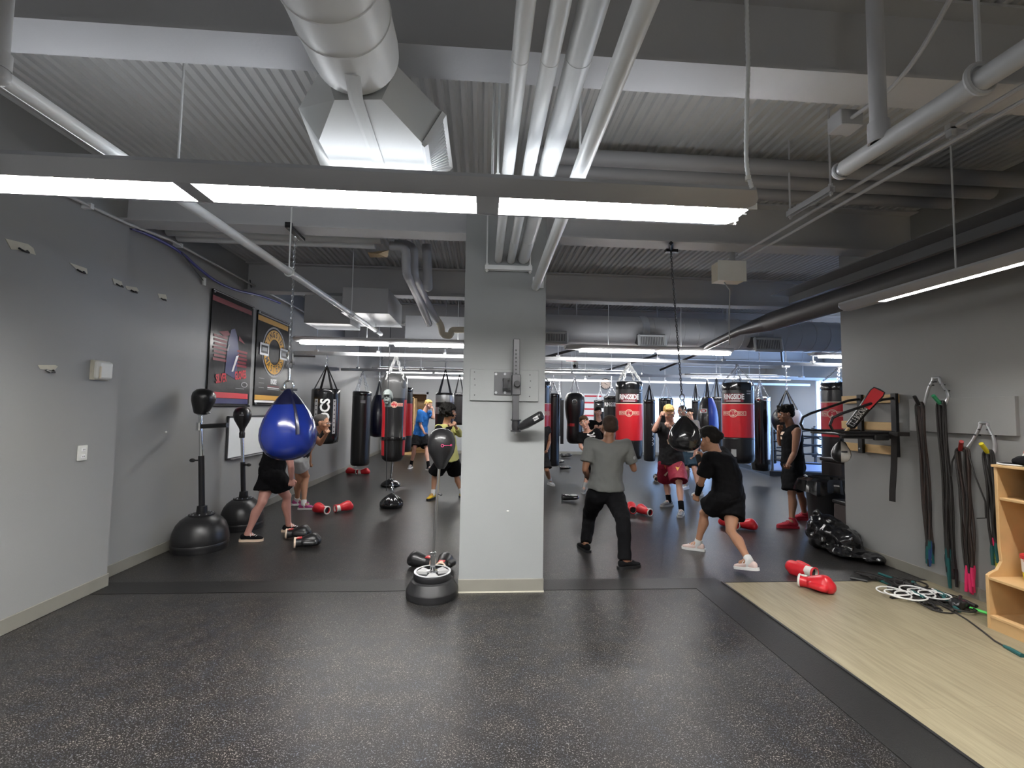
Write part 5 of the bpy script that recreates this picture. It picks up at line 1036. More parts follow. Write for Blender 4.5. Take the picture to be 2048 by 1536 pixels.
# ---- reflex bags on domes
def cobra(label, px, pz, base_w, top_px, ball_px, bw, bar=None, knob_px=None, tall=True):
    c = atZ(px, pz, 0.0); r = 0.262 * base_w; c = V(max(c.x, XL2 + r + 0.02), c.y, 0); Yc = c.y
    t = thing('reflex_bag_stand', label, 'reflex bag', c)
    MB().lathe([(0, 0), (r * 0.97, 0), (r * 0.99, 0.02), (r * 0.985, 0.04), (r * 1.0, 0.05), (r * 1.0, 0.075), (r * 0.985, 0.085), (r * 1.0, 0.095), (r * 0.995, 0.14), (r * 0.95, 0.21), (r * 0.86, 0.275), (r * 0.72, 0.325), (r * 0.55, 0.36), (r * 0.40, 0.378), (0, 0.378)], c, 40).build('dome_base', M['black_plastic'], t)
    MB().lathe([(r * 0.46, 0.368), (r * 0.46, 0.385), (r * 0.2, 0.392), (0.055, 0.40), (0.05, 0.47), (0.03, 0.475), (0, 0.475)], c, 24).build('flange', M['black_metal'], t)
    bo = MB()
    for k in range(10): a = k * pi / 5; bo.tube([c + V(r * 0.38 * cos(a), r * 0.38 * sin(a), 0.38), c + V(r * 0.38 * cos(a), r * 0.38 * sin(a), 0.396)], 0.008, 6)
    bo.build('bolt', M['galv'], t)
    tp = atY(*top_px, Yc); mid = lerp(c + V(0, 0, 0.47), tp, 0.55)
    MB().tube([c + V(0, 0, 0.40), mid], 0.030, 12).build('outer_tube', M['black_metal'], t); MB().tube([mid, tp], 0.020, 12).build('inner_tube', M['chrome'], t)
    kk = lerp(c + V(0, 0, 0.47), tp, 0.50); s = -1 if bar else 1
    MB().tube([kk, kk + V(0.06 * s, -0.02, 0)], 0.010, 6).ball(kk + V(0.085 * s, -0.02, 0.0), (0.032, 0.022, 0.022)).build('clamp_knob', M['black_plastic'], t)
    bc = atY(*ball_px, Yc); br = (atY(ball_px[0] + bw / 2, ball_px[1], Yc) - atY(ball_px[0] - bw / 2, ball_px[1], Yc)).length / 2
    ax = (bc - tp); H = ax.length + br * 0.98; R = basis(ax)
    MB().lathe([(0.030, 0), (0.034, H * 0.03), (0.036, H * 0.16), (0.030, H * 0.2), (0.036, H * 0.3), (br * 0.62, H * 0.45), (br * 0.86, H * 0.58), (br * 0.99, H * 0.72), (br * 0.96, H * 0.84), (br * 0.75, H * 0.94), (br * 0.4, H * 0.99), (0, H)] if not bar else [(0.03, 0), (br * 0.55, H * 0.05), (br * 0.62, H * 0.1), (br * 0.95, H * 0.5), (br * 1.0, H * 0.66), (br * 0.93, H * 0.82), (br * 0.68, H * 0.94), (br * 0.35, H * 0.99), (0, H)], tp, 28, R).build('bag_ball', M['black_leather'], t)
    if bar:
        b0 = atY(bar[0], bar[1], Yc); b1 = atY(bar[2], bar[3], Yc - 0.05)
        MB().tube([b0 + V(-0.03, 0, 0), b0, lerp(b0, b1, 0.1)], 0.016, 10).tube([b0 + V(0, 0, -0.045), b0 + V(0, 0, 0.045)], 0.034, 14).build('bar_collar', M['chrome'], t); MB().tube([lerp(b0, b1, 0.1), b1], 0.027, 14).build('padded_bar', M['black_leather'], t)
        MB().tube([tp, tp + V(0.05, -0.01, 0.03), tp + V(0.09, -0.02, 0.03)], 0.012, 8).ball(tp + V(0.10, -0.02, 0.03), 0.016).build('spring_arm', M['chrome'], t)
    else:
        o = bc; decal(grid2(0.05, 0.014, 3, 1), 'brand_print', M['grey_print'], t, o, V(1, 0.4, 0), V(0, 0, 1), MB().ball(bc, br).bvh(), 0.004, 0.5)
    return t
cobra('tall reflex bag with a side bar on a black dome, nearest by the banner wall', 384, 1097, 1.06, (401, 830), (407, 798), 44, bar=(399, 853, 455, 850))
cobra('shorter reflex bag on a black dome, half behind the person in black shorts', 484, 1055, 0.98, (484, 876), (485, 830), 34)

# ---- far wall things
t = thing('wall_clock', 'round dark rimmed clock on the far wall above the bags', 'clock', atY(1211, 768, YB - 0.04)); p = atY(1211, 768, YB); p.y = YB
MB().lathe([(0.19, 0), (0.205, 0.01), (0.205, 0.045), (0.185, 0.05), (0.18, 0.035), (0, 0.035)], p, 32, Matrix(((1, 0, 0), (0, 0, -1), (0, 1, 0)))).build('rim', M['black_plastic'], t)
MB().lathe([(0, 0.036), (0.178, 0.036), (0.178, 0.04), (0, 0.04)], p, 32, Matrix(((1, 0, 0), (0, 0, -1), (0, 1, 0)))).build('dial', M['cream'], t)
MB().tube([p + V(-0.01, -0.045, 0.0), p + V(0.10, -0.045, -0.045)], 0.006, 4).tube([p + V(0.01, -0.045, 0.01), p + V(-0.08, -0.045, 0.05)], 0.008, 4).build('clock_hand', M['black_print'], t)
for k in range(12): a = k * pi / 6; MB().box(p + V(0.15 * sin(a), -0.042, 0.15 * cos(a)), (0.012, 0.004, 0.03), Matrix.Rotation(a, 3, 'Y')).build('hour_mark', M['black_print'], t)
a, b = atY(1166, 858, YB - 0.02), atY(1211, 788, YB - 0.02)
t = thing('notice_board', 'white board with rows of red strips on the far wall', 'board', ((a.x + b.x) / 2, YB - 0.02, a.z)); MB().span((a.x, YB - 0.03, a.z), (b.x, YB - 0.001, b.z)).build('board_sheet', M['white_board'], t)
for k in range(5): MB().span((a.x + 0.05, YB - 0.036, b.z - 0.12 - 0.24 * k), (a.x + (0.75, 0.45, 0.62, 0.5, 0.35)[k], YB - 0.03, b.z - 0.06 - 0.24 * k)).build('red_strip', M['red_print'], t)
a, b = atY(790, 925, 15.9), atY(828, 775, 15.9)
t = thing('wooden_locker', 'tall wooden locker against the far wall beside the doorway', 'locker', ((a.x + b.x) / 2, 15.9, 0)); w0, w1 = a.x, a.x + 0.62
MB().span((w0, 15.85, 0), (w0 + 0.03, YB - 0.02, 2.0)).span((w1 - 0.03, 15.85, 0), (w1, YB - 0.02, 2.0)).span((w0, 15.85, 1.97), (w1, YB - 0.02, 2.0)).span((w0, YB - 0.05, 0), (w1, YB - 0.02, 2.0)).span((w0, 15.85, 0), (w1, YB - 0.02, 0.08)).build('carcass', M['wood'], t)
for zz in (0.6, 1.1, 1.55): MB().span((w0 + 0.03, 15.86, zz), (w1 - 0.03, YB - 0.05, zz + 0.025)).build('shelf', M['wood'], t)
for k, (zz, m) in enumerate(((0.625, 'cloth_black'), (1.125, 'cloth_red'), (1.575, 'cloth_dark'), (0.08, 'black_leather'))): tag(MB().ball((w0 + 0.31, 16.1, zz + 0.13), (0.2, 0.16, 0.13)).build('gear_bag', M[m], loc=(w0 + 0.31, 16.1, zz)), ('black gear bag on the low shelf of the wooden locker', 'red gear bag on the middle shelf of the wooden locker', 'dark gear bag on the top shelf of the wooden locker', 'black leather gear bag at the bottom of the wooden locker')[k], 'bag')
p = V(-3.608, 12.78, 1.3); t = tag(MB().span((-3.391, 12.60, 1.17), (-3.382, 12.68, 1.33)).build('door_latch', M['galv'], loc=(-3.33, 12.6, 1.17)), 'metal latch plate on the pale corner trim', 'latch')
# ---- boxing ring in the far wing
A = V(*atZ(1600, 948, 0)); B = V(*atZ(1495, 929, 0)); 
A = V(8.0, 11.6, 0); e1 = (V(B.x, B.y, 0) - A); e1.z = 0; e1 = e1.normalized(); e2 = V(e1.y, -e1.x, 0); A = V(7.6, 11.4, 0)
t = thing('boxing_ring', 'low boxing ring with black ropes in front of the tall window', 'boxing ring', A); S = 2.3
def rp(u, v, z): return A + e1 * u * S + e2 * v * S + V(0, 0, z)
Rr = Matrix((e1, -e2, V(0, 0, 1))).transposed()
MB().add([rp(-0.05, -0.05, 0), rp(1.05, -0.05, 0), rp(1.05, 1.05, 0), rp(-0.05, 1.05, 0), rp(-0.05, -0.05, 0.12), rp(1.05, -0.05, 0.12), rp(1.05, 1.05, 0.12), rp(-0.05, 1.05, 0.12)], [(0, 1, 2, 3), (4, 5, 6, 7), (0, 1, 5, 4), (1, 2, 6, 5), (2, 3, 7, 6), (3, 0, 4, 7)]).build('apron', M['black_leather'], t, ang=10)
MB().add([rp(0, 0, 0.12), rp(1, 0, 0.12), rp(1, 1, 0.12), rp(0, 1, 0.12), rp(0, 0, 0.135), rp(1, 0, 0.135), rp(1, 1, 0.135), rp(0, 1, 0.135)], [(0, 1, 2, 3), (4, 5, 6, 7), (0, 1, 5, 4), (1, 2, 6, 5), (2, 3, 7, 6), (3, 0, 4, 7)]).build('canvas', M['ring_canvas'], t, ang=10)
for u, v in ((0, 0), (1, 0), (1, 1), (0, 1)): MB().tube([rp(u, v, 0.1), rp(u, v, 1.25)], 0.04, 12).build('corner_post', M['steel_dark'], t); cu = rp(u + (0.03 if u == 0 else -0.03), v + (0.03 if v == 0 else -0.03), 0.75); MB().box(cu, (0.12, 0.12, 0.9), Rr).build('corner_pad', M['black_leather'], t, bevel=0.03)
cs = [(0, 0), (1, 0), (1, 1), (0, 1)]
for zz in (0.42, 0.66, 0.90, 1.12):
    for k in range(4):
        a, b = cs[k], cs[(k + 1) % 4]; MB().tube([lerp(rp(*a, zz), rp(*b, zz), i / 8) - V(0, 0, 0.10 * sin(pi * i / 8)) for i in range(9)], 0.022, 8).build('rope', M['black_plastic'], t)
for k in range(4):
    a, b = cs[k], cs[(k + 1) % 4]
    for f in (0.35, 0.68): MB().tube([lerp(rp(*a, 0.32), rp(*b, 0.32), f), lerp(rp(*a, 1.04), rp(*b, 1.04), f)], 0.02, 4, flat=0.4).build('rope_spacer', M['black_plastic'], t)

# ================================================================== ROPE WALL
XW = XR
t = thing('speed_bag_platform', 'black steel speed bag frame on three pine boards', 'speed bag frame', onx(1740, 850, XW))
for (y0_, y1_) in ((793, 804), (845, 858), (889, 905)):
    a = onx(1689, y0_, XW); b = onx(1799, y0_ + 2, XW); zc = (onx(1745, y0_, XW).z + onx(1745, y1_, XW).z) / 2
    MB().span((XW - 0.04, b.y, zc - 0.045), (XW, min(YE, a.y), zc + 0.045)).build('mounting_board', M['pine'], t, bevel=0.003)
def zf(x, y): return onx(x, y, XW - 0.06).z
ztop, zbot, zarm = zf(1745, 792), zf(1745, 905), zf(1745, 863)
for (px, Yl, tipx) in ((1722, None, 1601), (1791, None, 1660)):
    u = onx(px, 850, XW - 0.055); yv = u.y
    MB().span((XW - 0.075, yv - 0.03, zbot - 0.02), (XW - 0.04, yv + 0.03, ztop + 0.02)).build('upright', M['black_metal'], t, bevel=0.003)
    b2 = MB()
    for zz in (ztop - 0.03, zarm, zbot + 0.03): b2.tube([V(XW - 0.085, yv, zz), V(XW - 0.074, yv, zz)], 0.009, 8)
    b2.build('bolt', M['galv'], t)
    xt = atY(tipx, 850, yv).x; top_z = ztop - 0.03; L = XW - 0.075 - xt; dz = top_z - zarm
    pts = [V(XW - 0.06, yv, top_z), V(XW - 0.2, yv, top_z - 0.02), V(xt + 0.12, yv, zarm + dz * 0.52), V(xt + 0.03, yv, zarm + dz * 0.40), V(xt, yv, zarm + dz * 0.20), V(xt + 0.03, yv, zarm + 0.01), V(xt + 0.12, yv, zarm), V(XW - 0.06, yv, zarm)]
    MB().tube(pts, 0.014, 10).build('side_arm', M['black_metal'], t)
ya, yb_ = onx(1722, 850, XW - 0.055).y, onx(1791, 850, XW - 0.055).y
MB().span((3.72, yb_ - 0.03, zarm - 0.035), (4.22, ya + 0.03, zarm - 0.014)).build('drum_board', M['black_plastic'], t, bevel=0.004)
MB().tube([V(XW - 0.08, yb_, zarm - 0.05), V(3.7, yb_, zarm - 0.05)], 0.016, 8).build('lower_tube', M['black_metal'], t); MB().box((4.12, yb_ - 0.02, zarm - 0.05), (0.16, 0.04, 0.06)).build('hand_grip', M['black_leather'], t, bevel=0.012)
# striking stick
p0 = atY(1697, 857, 4.62); p1 = atY(1760, 778, 4.40); ax = p1 - p0; R = basis(ax, V(0, 1, 0)); L = ax.length
t = thing('striking_stick', 'padded striking stick with a red tip leaning on the speed bag frame', 'training stick', p0)
mb = MB(); pr = [(0.012, 0), (0.02, 0.02), (0.046, 0.06), (0.050, 0.5), (0.058, 0.62), (0.066, 0.9), (0.055, 0.985), (0.02, 1.0), (0, 1.0)]
nrm = R.col[2].cross(V(*(CAM - p0)).normalized()).normalized(); Rb = Matrix((nrm, R.col[2].cross(nrm), R.col[2])).transposed()
vs = []; fs = []; ms = []; n = 24
for a, b in pr:
    for k in range(n): q = 2 * pi * k / n; vs.append(p0 + Rb @ V(a * cos(q), a * 0.62 * sin(q), b * L))
for i in range(len(pr) - 1):
    for k in range(n): fs.append((i * n + k, i * n + (k + 1) % n, (i + 1) * n + (k + 1) % n, (i + 1) * n + k)); ms.append(0)
mb.add(vs, fs); mb.m = ms; mb.build('pad', M['black_leather'], t); bv = mb.bvh(); n_ = Rb.col[1]; n_ = n_ if n_.dot(CAM - p0) > 0 else -n_
rt = R.col[2].normalized(); upv = n_.cross(rt)
decal(poly2([(-0.24 * L, -0.040), (0.12 * L, -0.055), (0.185 * L, -0.045), (0.185 * L, 0.045), (0.12 * L, 0.055), (-0.24 * L, 0.040)]), 'red_tip', M['red_leather'], t, p0 + rt * L * 0.79, rt, upv, None, 0.046, 0.3)
decal(text_mb('TITLE BOXING', 0.055, 0.02, 0.46), 'lettering', M['white_print'], t, p0 + rt * L * 0.31, rt, upv, bv, 0.004, 0.3)
MB().tube([p0 - rt * 0.10, p0 + rt * 0.05], 0.016, 10).build('handle', M['pine'], t)
# hanging black strap
a, b = onx(1788, 868, XW - 0.16), onx(1785, 1003, XW - 0.14)
t = thing('hanging_strap', 'wide black strap hanging from the speed bag frame', 'strap', b); vs = []
mb = MB(); w2 = 0.034
for i in range(7):
    p = lerp(a, b, i / 6) + V(0.006 * sin(i), 0.004 * sin(i * 1.3), 0); 
    for dx, dy in ((0, -w2), (0, w2), (0.006, w2), (0.006, -w2)): vs.append(p + V(dx, dy, 0))
fs = [(0, 1, 2, 3), (24, 25, 26, 27)]
for i in range(6):
    for k in range(4): fs.append((4 * i + k, 4 * i + (k + 1) % 4, 4 * i + 4 + (k + 1) % 4, 4 * i + 4 + k))
mb.add(vs, fs); mb.build('webbing', M['rope_black'], t, ang=20); MB().span(a + V(-0.01, -0.05, -0.02), a + V(0.12, 0.05, 0.02)).build('strap_loop', M['rope_black'], t)
# speed ball
p = atY(1682, 906, 4.72); t = thing('speed_bag', 'small black and white speed bag under the steel frame', 'speed bag', p - V(0, 0, 0.13)); r = 0.092
mb = MB(); pr = [(0, -1.12), (0.4, -1.07), (0.72, -0.88), (0.93, -0.55), (1.0, -0.2), (0.96, 0.15), (0.82, 0.55), (0.6, 0.92), (0.36, 1.2), (0.16, 1.38), (0, 1.4)]; vs = []; fs = []; ms = []; n = 32; d = toward_cam(p); a0 = math.atan2(d.y, d.x)
for a, b in pr:
    for k in range(n): q = a0 + 2 * pi * k / n; vs.append(p + V(a * r * cos(q), a * r * sin(q), b * r))
for i in range(len(pr) - 1):
    for k in range(n): fs.append((i * n + k, i * n + (k + 1) % n, (i + 1) * n + (k + 1) % n, (i + 1) * n + k)); ms.append(1 if k in (0, 1, 2, 3, 4, 5, 10, 11, 12, 13, 14, 15, 20, 21, 22, 23, 24, 25) else 0)
mb.add(vs, fs); mb.m = ms; mb.build('bag_ball', [M['black_leather'], M['white_leather']], t, ang=60)
rt = V(-d.y, d.x, 0); decal(grid2(0.055, 0.018, 3, 1), 'brand_patch', M['black_print'], t, p + rt * 0.03 + V(0, 0, 0.02), rt, V(0, 0, 1), mb.bvh(), 0.003, 0.4)
MB().tube([p + V(0, 0, r * 1.35), V(p.x, p.y, zarm - 0.02)], 0.007, 6).ball((p.x, p.y, zarm - 0.04), 0.022).build('swivel', M['black_metal'], t); MB().tube([p + V(0.01, 0.0, r * 1.3), p + V(0.05, 0, r * 1.25), p + V(0.07, 0, r * 0.9), p + V(0.06, 0, r * 0.6)], 0.006, 5).build('lace', M['rope_black'], t)
# painted panel on the wall
a, b = onx(1826, 862, XW), onx(2040, 800, XW); zc0 = onx(1930, 867, XW).z; zc1 = onx(1930, 795, XW).z
struct(MB().span((XW - 0.035, atX(2041, 870, XW).y, zc0), (XW, atX(1826, 858, XW).y, zc1)).build('trim_4', M['wall_paint'], loc=(0, 0, 0), bevel=0.002), 'raised painted board on the rope wall behind the hooks')
# double hooks
def double_hook(label, tips, valleys, arch, sides, cols):
    Xh = XW - 0.035
    t = thing('wall_hook', label, 'hook', onx(*arch, Xh))
    A_ = onx(*arch, Xh); v0 = onx(*valleys[0], Xh - 0.02); v1 = onx(*valleys[1], Xh - 0.02); s0 = onx(*sides[0], Xh); s1 = onx(*sides[1], Xh)
    t0 = atY(tips[0][0], tips[0][1], v0.y - 0.02); t1 = atY(tips[1][0], tips[1][1], v1.y - 0.02)
    t0 = onx(tips[0][0], tips[0][1], Xh - 0.14); t1 = onx(tips[1][0], tips[1][1], Xh - 0.14)
    path = [v0 + V(-0.045, 0, 0.01), v0 + V(0, 0, -0.005), v0 + V(0.02, 0, 0.02), s0, lerp(s0, A_, 0.75) + V(0, 0.004, 0.01), A_ + V(0, 0.035, 0.004), A_, A_ - V(0, 0.035, -0.002), lerp(s1, A_, 0.75) + V(0, -0.004, 0.01), s1, v1 + V(0.02, 0, 0.02), v1 + V(0, 0, -0.005), v1 + V(-0.045, 0, 0.01)]
    MB().tube(smooth(path), 0.0125, 10).build('bent_bar', M['galv'], t)
    MB().tube([v0 + V(-0.045, 0, 0.01), t0], 0.016, 10).build('grip', M[cols[0]], t); MB().tube([v1 + V(-0.045, 0, 0.01), t1], 0.016, 10).build('grip', M[cols[1]], t)
    sc = MB()
    for f in (0.25, 0.6):
        for s_ in (s0, s1): q = lerp(s_, A_, f); sc.tube([q - V(0.016, 0, 0), V(XW, q.y, q.z)], 0.007, 6)
    sc.build('screw', M['steel_dark'], t); return v0, v1
hv = double_hook('upper metal double hook with black and green grips on the rope wall', ((1829, 793), (1866, 791)), ((1846, 811), (1889, 809)), (1872, 756), ((1857, 775), (1899, 790)), ('black_plastic', 'green_rubber'))
hw = double_hook('lower metal double hook with red and yellow grips on the rope wall', ((1923, 883), (1962, 887)), ((1930, 902), (1985, 907)), (1968, 846), ((1948, 878), (1990, 880)), ('red_rubber', 'yellow_rubber'))
def jump_rope(label, top, spread, end1, end2, z1, z2, cm, hm, seed, group, r=0.0085, wave=0.010):
    rnd = random.Random(seed); pts = []
    t = thing('jump_rope', label, 'jump rope', (top.x, top.y, min(z1, z2)), group); n = 10
    A = top + V(0, -spread / 2, 0); B_ = top + V(0, spread / 2, 0); ph = rnd.random() * 6
    for i in range(n + 1): f = i / n; pts.append(V(A.x + 0.02 * f + wave * 0.4 * sin(ph + 7 * f), lerp(A.y, end1, f) + wave * sin(ph + 9 * f), lerp(z1, A.z, 1 - f) if False else lerp(A.z - 0.03, z1, f)))
    pts = pts[::-1] + [A + V(0, 0.004, 0.005), top + V(0, 0, 0.018), B_ + V(0, -0.004, 0.005)]
    for i in range(n + 1): f = i / n; pts.append(V(B_.x + 0.02 * f + wave * 0.4 * sin(ph + 2 + 6 * f), lerp(B_.y, end2, f) + wave * sin(ph + 1 + 8 * f), lerp(B_.z - 0.03, z2, f)))
    MB().tube(smooth(pts, 1), r, 6).build('cord', M[cm], t)
    for p in (pts[0], pts[-1]): MB().tube([p + V(0, 0, 0.01), p - V(0, 0, 0.03), p - V(0.0, rnd.uniform(-0.01, 0.01), 0.15)], [0.011, 0.014, 0.012], 8).build('handle', M[hm], t)
    return t
k = 0
for (v, cnt, zlo, cols, tone, lb, dy) in ((hv[0], 8, (0.30, 0.42), ('teal_rubber', 'orange_rubber', 'blue_rubber', 'teal_rubber', 'black_plastic', 'blue_rubber', 'teal_rubber', 'black_plastic'), 'rope_brown', 'brown jump ropes with teal and orange handles hanging from the black hook grip', 0.0),
                                      (hv[1], 7, (0.18, 0.40), ('teal_rubber', 'teal_rubber', 'black_plastic', 'teal_rubber', 'black_plastic', 'teal_rubber', 'black_plastic'), 'rope_black', 'black jump ropes with teal handles hanging from the green hook grip', 0.0),
                                      (hw[0], 5, (0.20, 0.34), ('pink_rubber', 'pink_rubber', 'pink_rubber', 'pink_rubber', 'pink_rubber'), 'rope_brown', 'dark jump ropes with pink handles hanging from the red hook grip', 0.0),
                                      (hw[1], 4, (0.45, 0.6), ('yellow_rubber', 'pink_rubber', 'yellow_rubber', 'teal_rubber'), 'rope_black', 'dark jump ropes hanging from the yellow hook grip behind the wooden locker', 0.0)):
    for i in range(cnt):
        rnd = random.Random(i * 13 + k); tp = v + V(-0.012 - 0.010 * (i % 4), 0, 0.012 + 0.004 * (i // 4))
        sp = (0.030 + 0.010 * (i % 4)) if k != 200 else 0.075 + 0.008 * (i % 3); cn = cols[i].split('_')[0]; lb = 'jump ropes hanging from the %s hook grip' % {0: 'black', 100: 'green', 200: 'red', 300: 'yellow'}[k]; jump_rope('jump rope with %s handles hanging from the %s hook grip' % (cn, lb.split()[5]), tp, sp, v.y - rnd.uniform(0.0, 0.045), v.y + rnd.uniform(-0.02, 0.025), rnd.uniform(*zlo), rnd.uniform(*zlo), tone if i % 3 else 'rope_black', cols[i], i * 13 + k, lb)
    k += 100
# loose loop beside the red grip
t = thing('jump_rope', 'thin dark jump rope in a loose side loop from the red hook grip', 'jump rope', hw[0] - V(0, 0, 0.9)); v = hw[0] + V(-0.03, 0, 0.012)
pts = [v + V(0, 0.10, -0.25), v + V(0, 0.09, -0.12), v + V(0, 0.05, -0.03), v, v + V(0, -0.06, -0.06), v + V(0, -0.10, -0.22), v + V(0, -0.17, -0.42), v + V(0, -0.17, -0.56), v + V(0, -0.10, -0.58)]
MB().tube(pts, 0.006, 6).build('cord', M['rope_black'], t)
# ---- wooden locker unit
Xb, Xf, Yl, Y0l = XW, 3.86, 3.27, 1.95; Xu = 4.0
zt0 = 1.215
prof = [(Xf, 0.0), (Xb, 0.0), (Xb, zt0), (Xu - 0.03, zt0), (Xu - 0.03, 0.62), (Xu - 0.02, 0.50), (Xu - 0.06, 0.44), (Xf + 0.03, 0.42), (Xf, 0.40)]
t = thing('locker_unit', 'open pale wood coat locker unit against the rope wall', 'locker', ((Xb + Xf) / 2, 2.6, 0))
Rxz = Matrix(((1, 0, 0), (0, 0, 1), (0, 1, 0)))
for yy in (Yl - 0.022, 2.62, Y0l): MB().prism(prof, yy, yy + 0.022, Matrix(((1, 0, 0), (0, 0, 1), (0, 1, 0)))).build('side_panel', M['wood'], t, ang=20, bevel=0.003)
MB().span((Xb - 0.012, Y0l, 0.02), (Xb - 0.002, Yl, zt0 - 0.01)).build('back_panel', M['wood'], t)
MB().span((Xu - 0.04, Y0l - 0.01, zt0), (Xb, Yl + 0.012, zt0 + 0.02)).build('top_board', M['wood'], t, bevel=0.004)
for (x0, z) in ((Xu - 0.02, 0.965), (Xf + 0.0, 0.37), (Xf + 0.0, 0.09)): MB().span((x0, Y0l + 0.02, z), (Xb - 0.012, Yl - 0.022, z + 0.02)).build('shelf', M['wood'], t, bevel=0.003)
MB().span((Xf + 0.005, Y0l + 0.02, 0.0), (Xf + 0.022, Yl - 0.022, 0.09)).build('toe_board', M['wood'], t)
hk = MB()
for yy in (2.75, 2.95, 3.12): hk.tube([V(Xb - 0.014, yy, 0.9), V(Xb - 0.07, yy, 0.895), V(Xb - 0.075, yy, 0.93)], 0.007, 6)
hk.build('coat_hook', M['galv'], t)
# things on and in it
c = atZ(2022, 930, zt0 + 0.02); c = V(4.15, 2.98, zt0 + 0.02)
t = thing('cap', 'black cap with a white edge lying on top of the wooden locker', 'cap', V(4.14, 3.10, zt0 + 0.021))
cb = MB(); cb.ball(V(4.10, 3.12, zt0 + 0.055), (0.10, 0.11, 0.055)); cb.ball(V(4.10, 3.10, zt0 + 0.07), (0.06, 0.08, 0.05)); remeshed(cb, 0.012, 3, amp=0.012, freq=14).build('crown', M['cloth_black'], t); MB().ball(V(4.05, 3.20, zt0 + 0.03), (0.07, 0.09, 0.008)).build('brim', M['cloth_black'], t); MB().ring(V(4.05, 3.20, zt0 + 0.028), 0.075, 0.006, None, 20, 6, sy=1.2).build('brim_edge', M['white_print'], t)
t = thing('duffel_bag', 'dark purple bag on the upper shelf of the wooden locker', 'bag', V(4.17, 3.0, 0.985))
db = MB(); db.tube([V(4.17, 2.86, 1.085), V(4.17, 3.13, 1.085)], 0.10, 16); remeshed(db, 0.012, 4, amp=0.015, freq=10).build('bag_body', M['navy_vinyl'], t); MB().tube(smooth([V(4.08, 2.86, 1.12), V(4.05, 2.92, 1.05), V(4.05, 3.05, 1.05), V(4.08, 3.13, 1.12)]), 0.012, 6, flat=0.5).build('handle', M['black_leather'], t)
p = V(4.10, 3.13, 0.391); t = thing('snack_tub', 'white and yellow tub with a red lid on the locker bench', 'tub', p)
MB().lathe([(0, 0), (0.062, 0), (0.068, 0.06), (0.07, 0.062), (0.074, 0.165), (0, 0.165)], p, 24, mats=[1, 1, 1, 0, 0]).build('tub_body', [M['white_print'], M['yellow_rubber']], t); MB().lathe([(0.079, 0.16), (0.079, 0.185), (0.07, 0.19), (0, 0.19)], p, 24).build('lid', M['red_label'], t)
d = toward_cam(p); rt = V(-d.y, d.x, 0); decal(text_mb('W', 0.06, 0.04), 'lettering', M['red_label'], t, p + V(0, 0, 0.115) - rt * 0.01, rt, V(0, 0, 1), MB().lathe([(0.068, 0), (0.074, 0.165)], p, 24).bvh(), 0.003, 0.3)
t = tag(MB().span((4.30, 3.31, 0.52), (4.345, 3.40, 0.66)).build('yellow_tag', M['yellow_rubber'], loc=(4.32, 3.35, 0.52), bevel=0.004), 'bright yellow plastic block hanging behind the wooden locker', 'block')
# ================================================================== FLOOR THINGS
# rope pile
def squiggle(c, n, sx, sy, seed, z=0.01, turns=3, zk=0.012):
    rnd = random.Random(seed); pts = []
    a1, a2, p1, p2 = rnd.uniform(0.75, 1.25), rnd.uniform(1.6, 2.6), rnd.random() * 6, rnd.random() * 6
    for i in range(n):
        f = i / (n - 1) * 2 * pi * turns; pts.append(c + V(sx * (sin(f * a1 + p1) * 0.7 + 0.35 * sin(f * a2 + p2)), sy * (cos(f + p2) * 0.7 + 0.35 * cos(f * 1.7 + p1)), z + zk * (1 + sin(f * 1.3 + p1))))
    return pts
base = atZ(1830, 1192, 0)
gp = 'tangled jump ropes on the vinyl floor'
for i in range(9):
    px = (1780, 1800, 1825, 1850, 1868, 1885, 1835, 1862, 1815)[i]; py = (1165, 1178, 1190, 1200, 1208, 1205, 1180, 1192, 1172)[i]; c = atZ(px, py, 0.008); c.x = min(c.x, 4.18)
    t = thing('jump_rope', 'black jump rope with %s handles in the tangle on the vinyl floor' % ('black' if i % 3 else 'teal'), 'jump rope', c, gp); pts = squiggle(c, 60, 0.17, 0.22, 40 + i, 0.004); pts = [V(min(p.x, 4.33), p.y, p.z) for p in pts]; MB().tube(pts, 0.0062, 6).build('cord', M['rope_black'], t)
    for p, q in ((pts[0], pts[1]), (pts[-1], pts[-2])): d = (p - q); d.z = 0; d.normalize(); MB().tube([p, p + d * 0.13], [0.011, 0.014], 8).build('handle', M['black_plastic' if i % 3 else 'teal_rubber'], t)
for i, (px, py) in enumerate(((1803, 1190), (1850, 1188))):
    c = atZ(px, py, 0.03); t = thing('jump_rope', ('white jump rope looped on top of the tangle, farther from the locker', 'white jump rope looped on top of the tangle, closer to the locker')[i], 'jump rope', c)
    rnd = random.Random(i); pts = []
    for j in range(90):
        f = j / 89 * 2 * pi * 3; pts.append(c + V(0.12 * cos(f) + 0.05 * sin(f * 0.37), 0.11 * sin(f) + 0.16 * (j / 89 - 0.5), 0.012 + 0.006 * sin(f * 1.5)))
    MB().tube(pts, 0.0065, 6).build('cord', M['rope_white'], t)
    MB().tube([pts[0], pts[0] + V(0.03, 0.13, 0)], 0.013, 8).build('handle', M['teal_rubber'], t)
c = atZ(1750, 1160, 0.012); t = thing('jump_rope', 'black jump rope handle and cord poking out of the tangle toward the red gloves', 'jump rope', c)
MB().tube([atZ(1700, 1155, 0.018), atZ(1735, 1162, 0.018)], 0.015, 8).build('handle', M['black_plastic'], t); MB().tube([atZ(1735, 1162, 0.018), atZ(1760, 1160, 0.012), atZ(1785, 1175, 0.012), atZ(1800, 1180, 0.02)], 0.006, 6).build('cord', M['rope_black'], t)
t = thing('jump_rope', 'thin black jump rope trailing past the locker to a teal handle', 'jump rope', atZ(1950, 1255, 0))
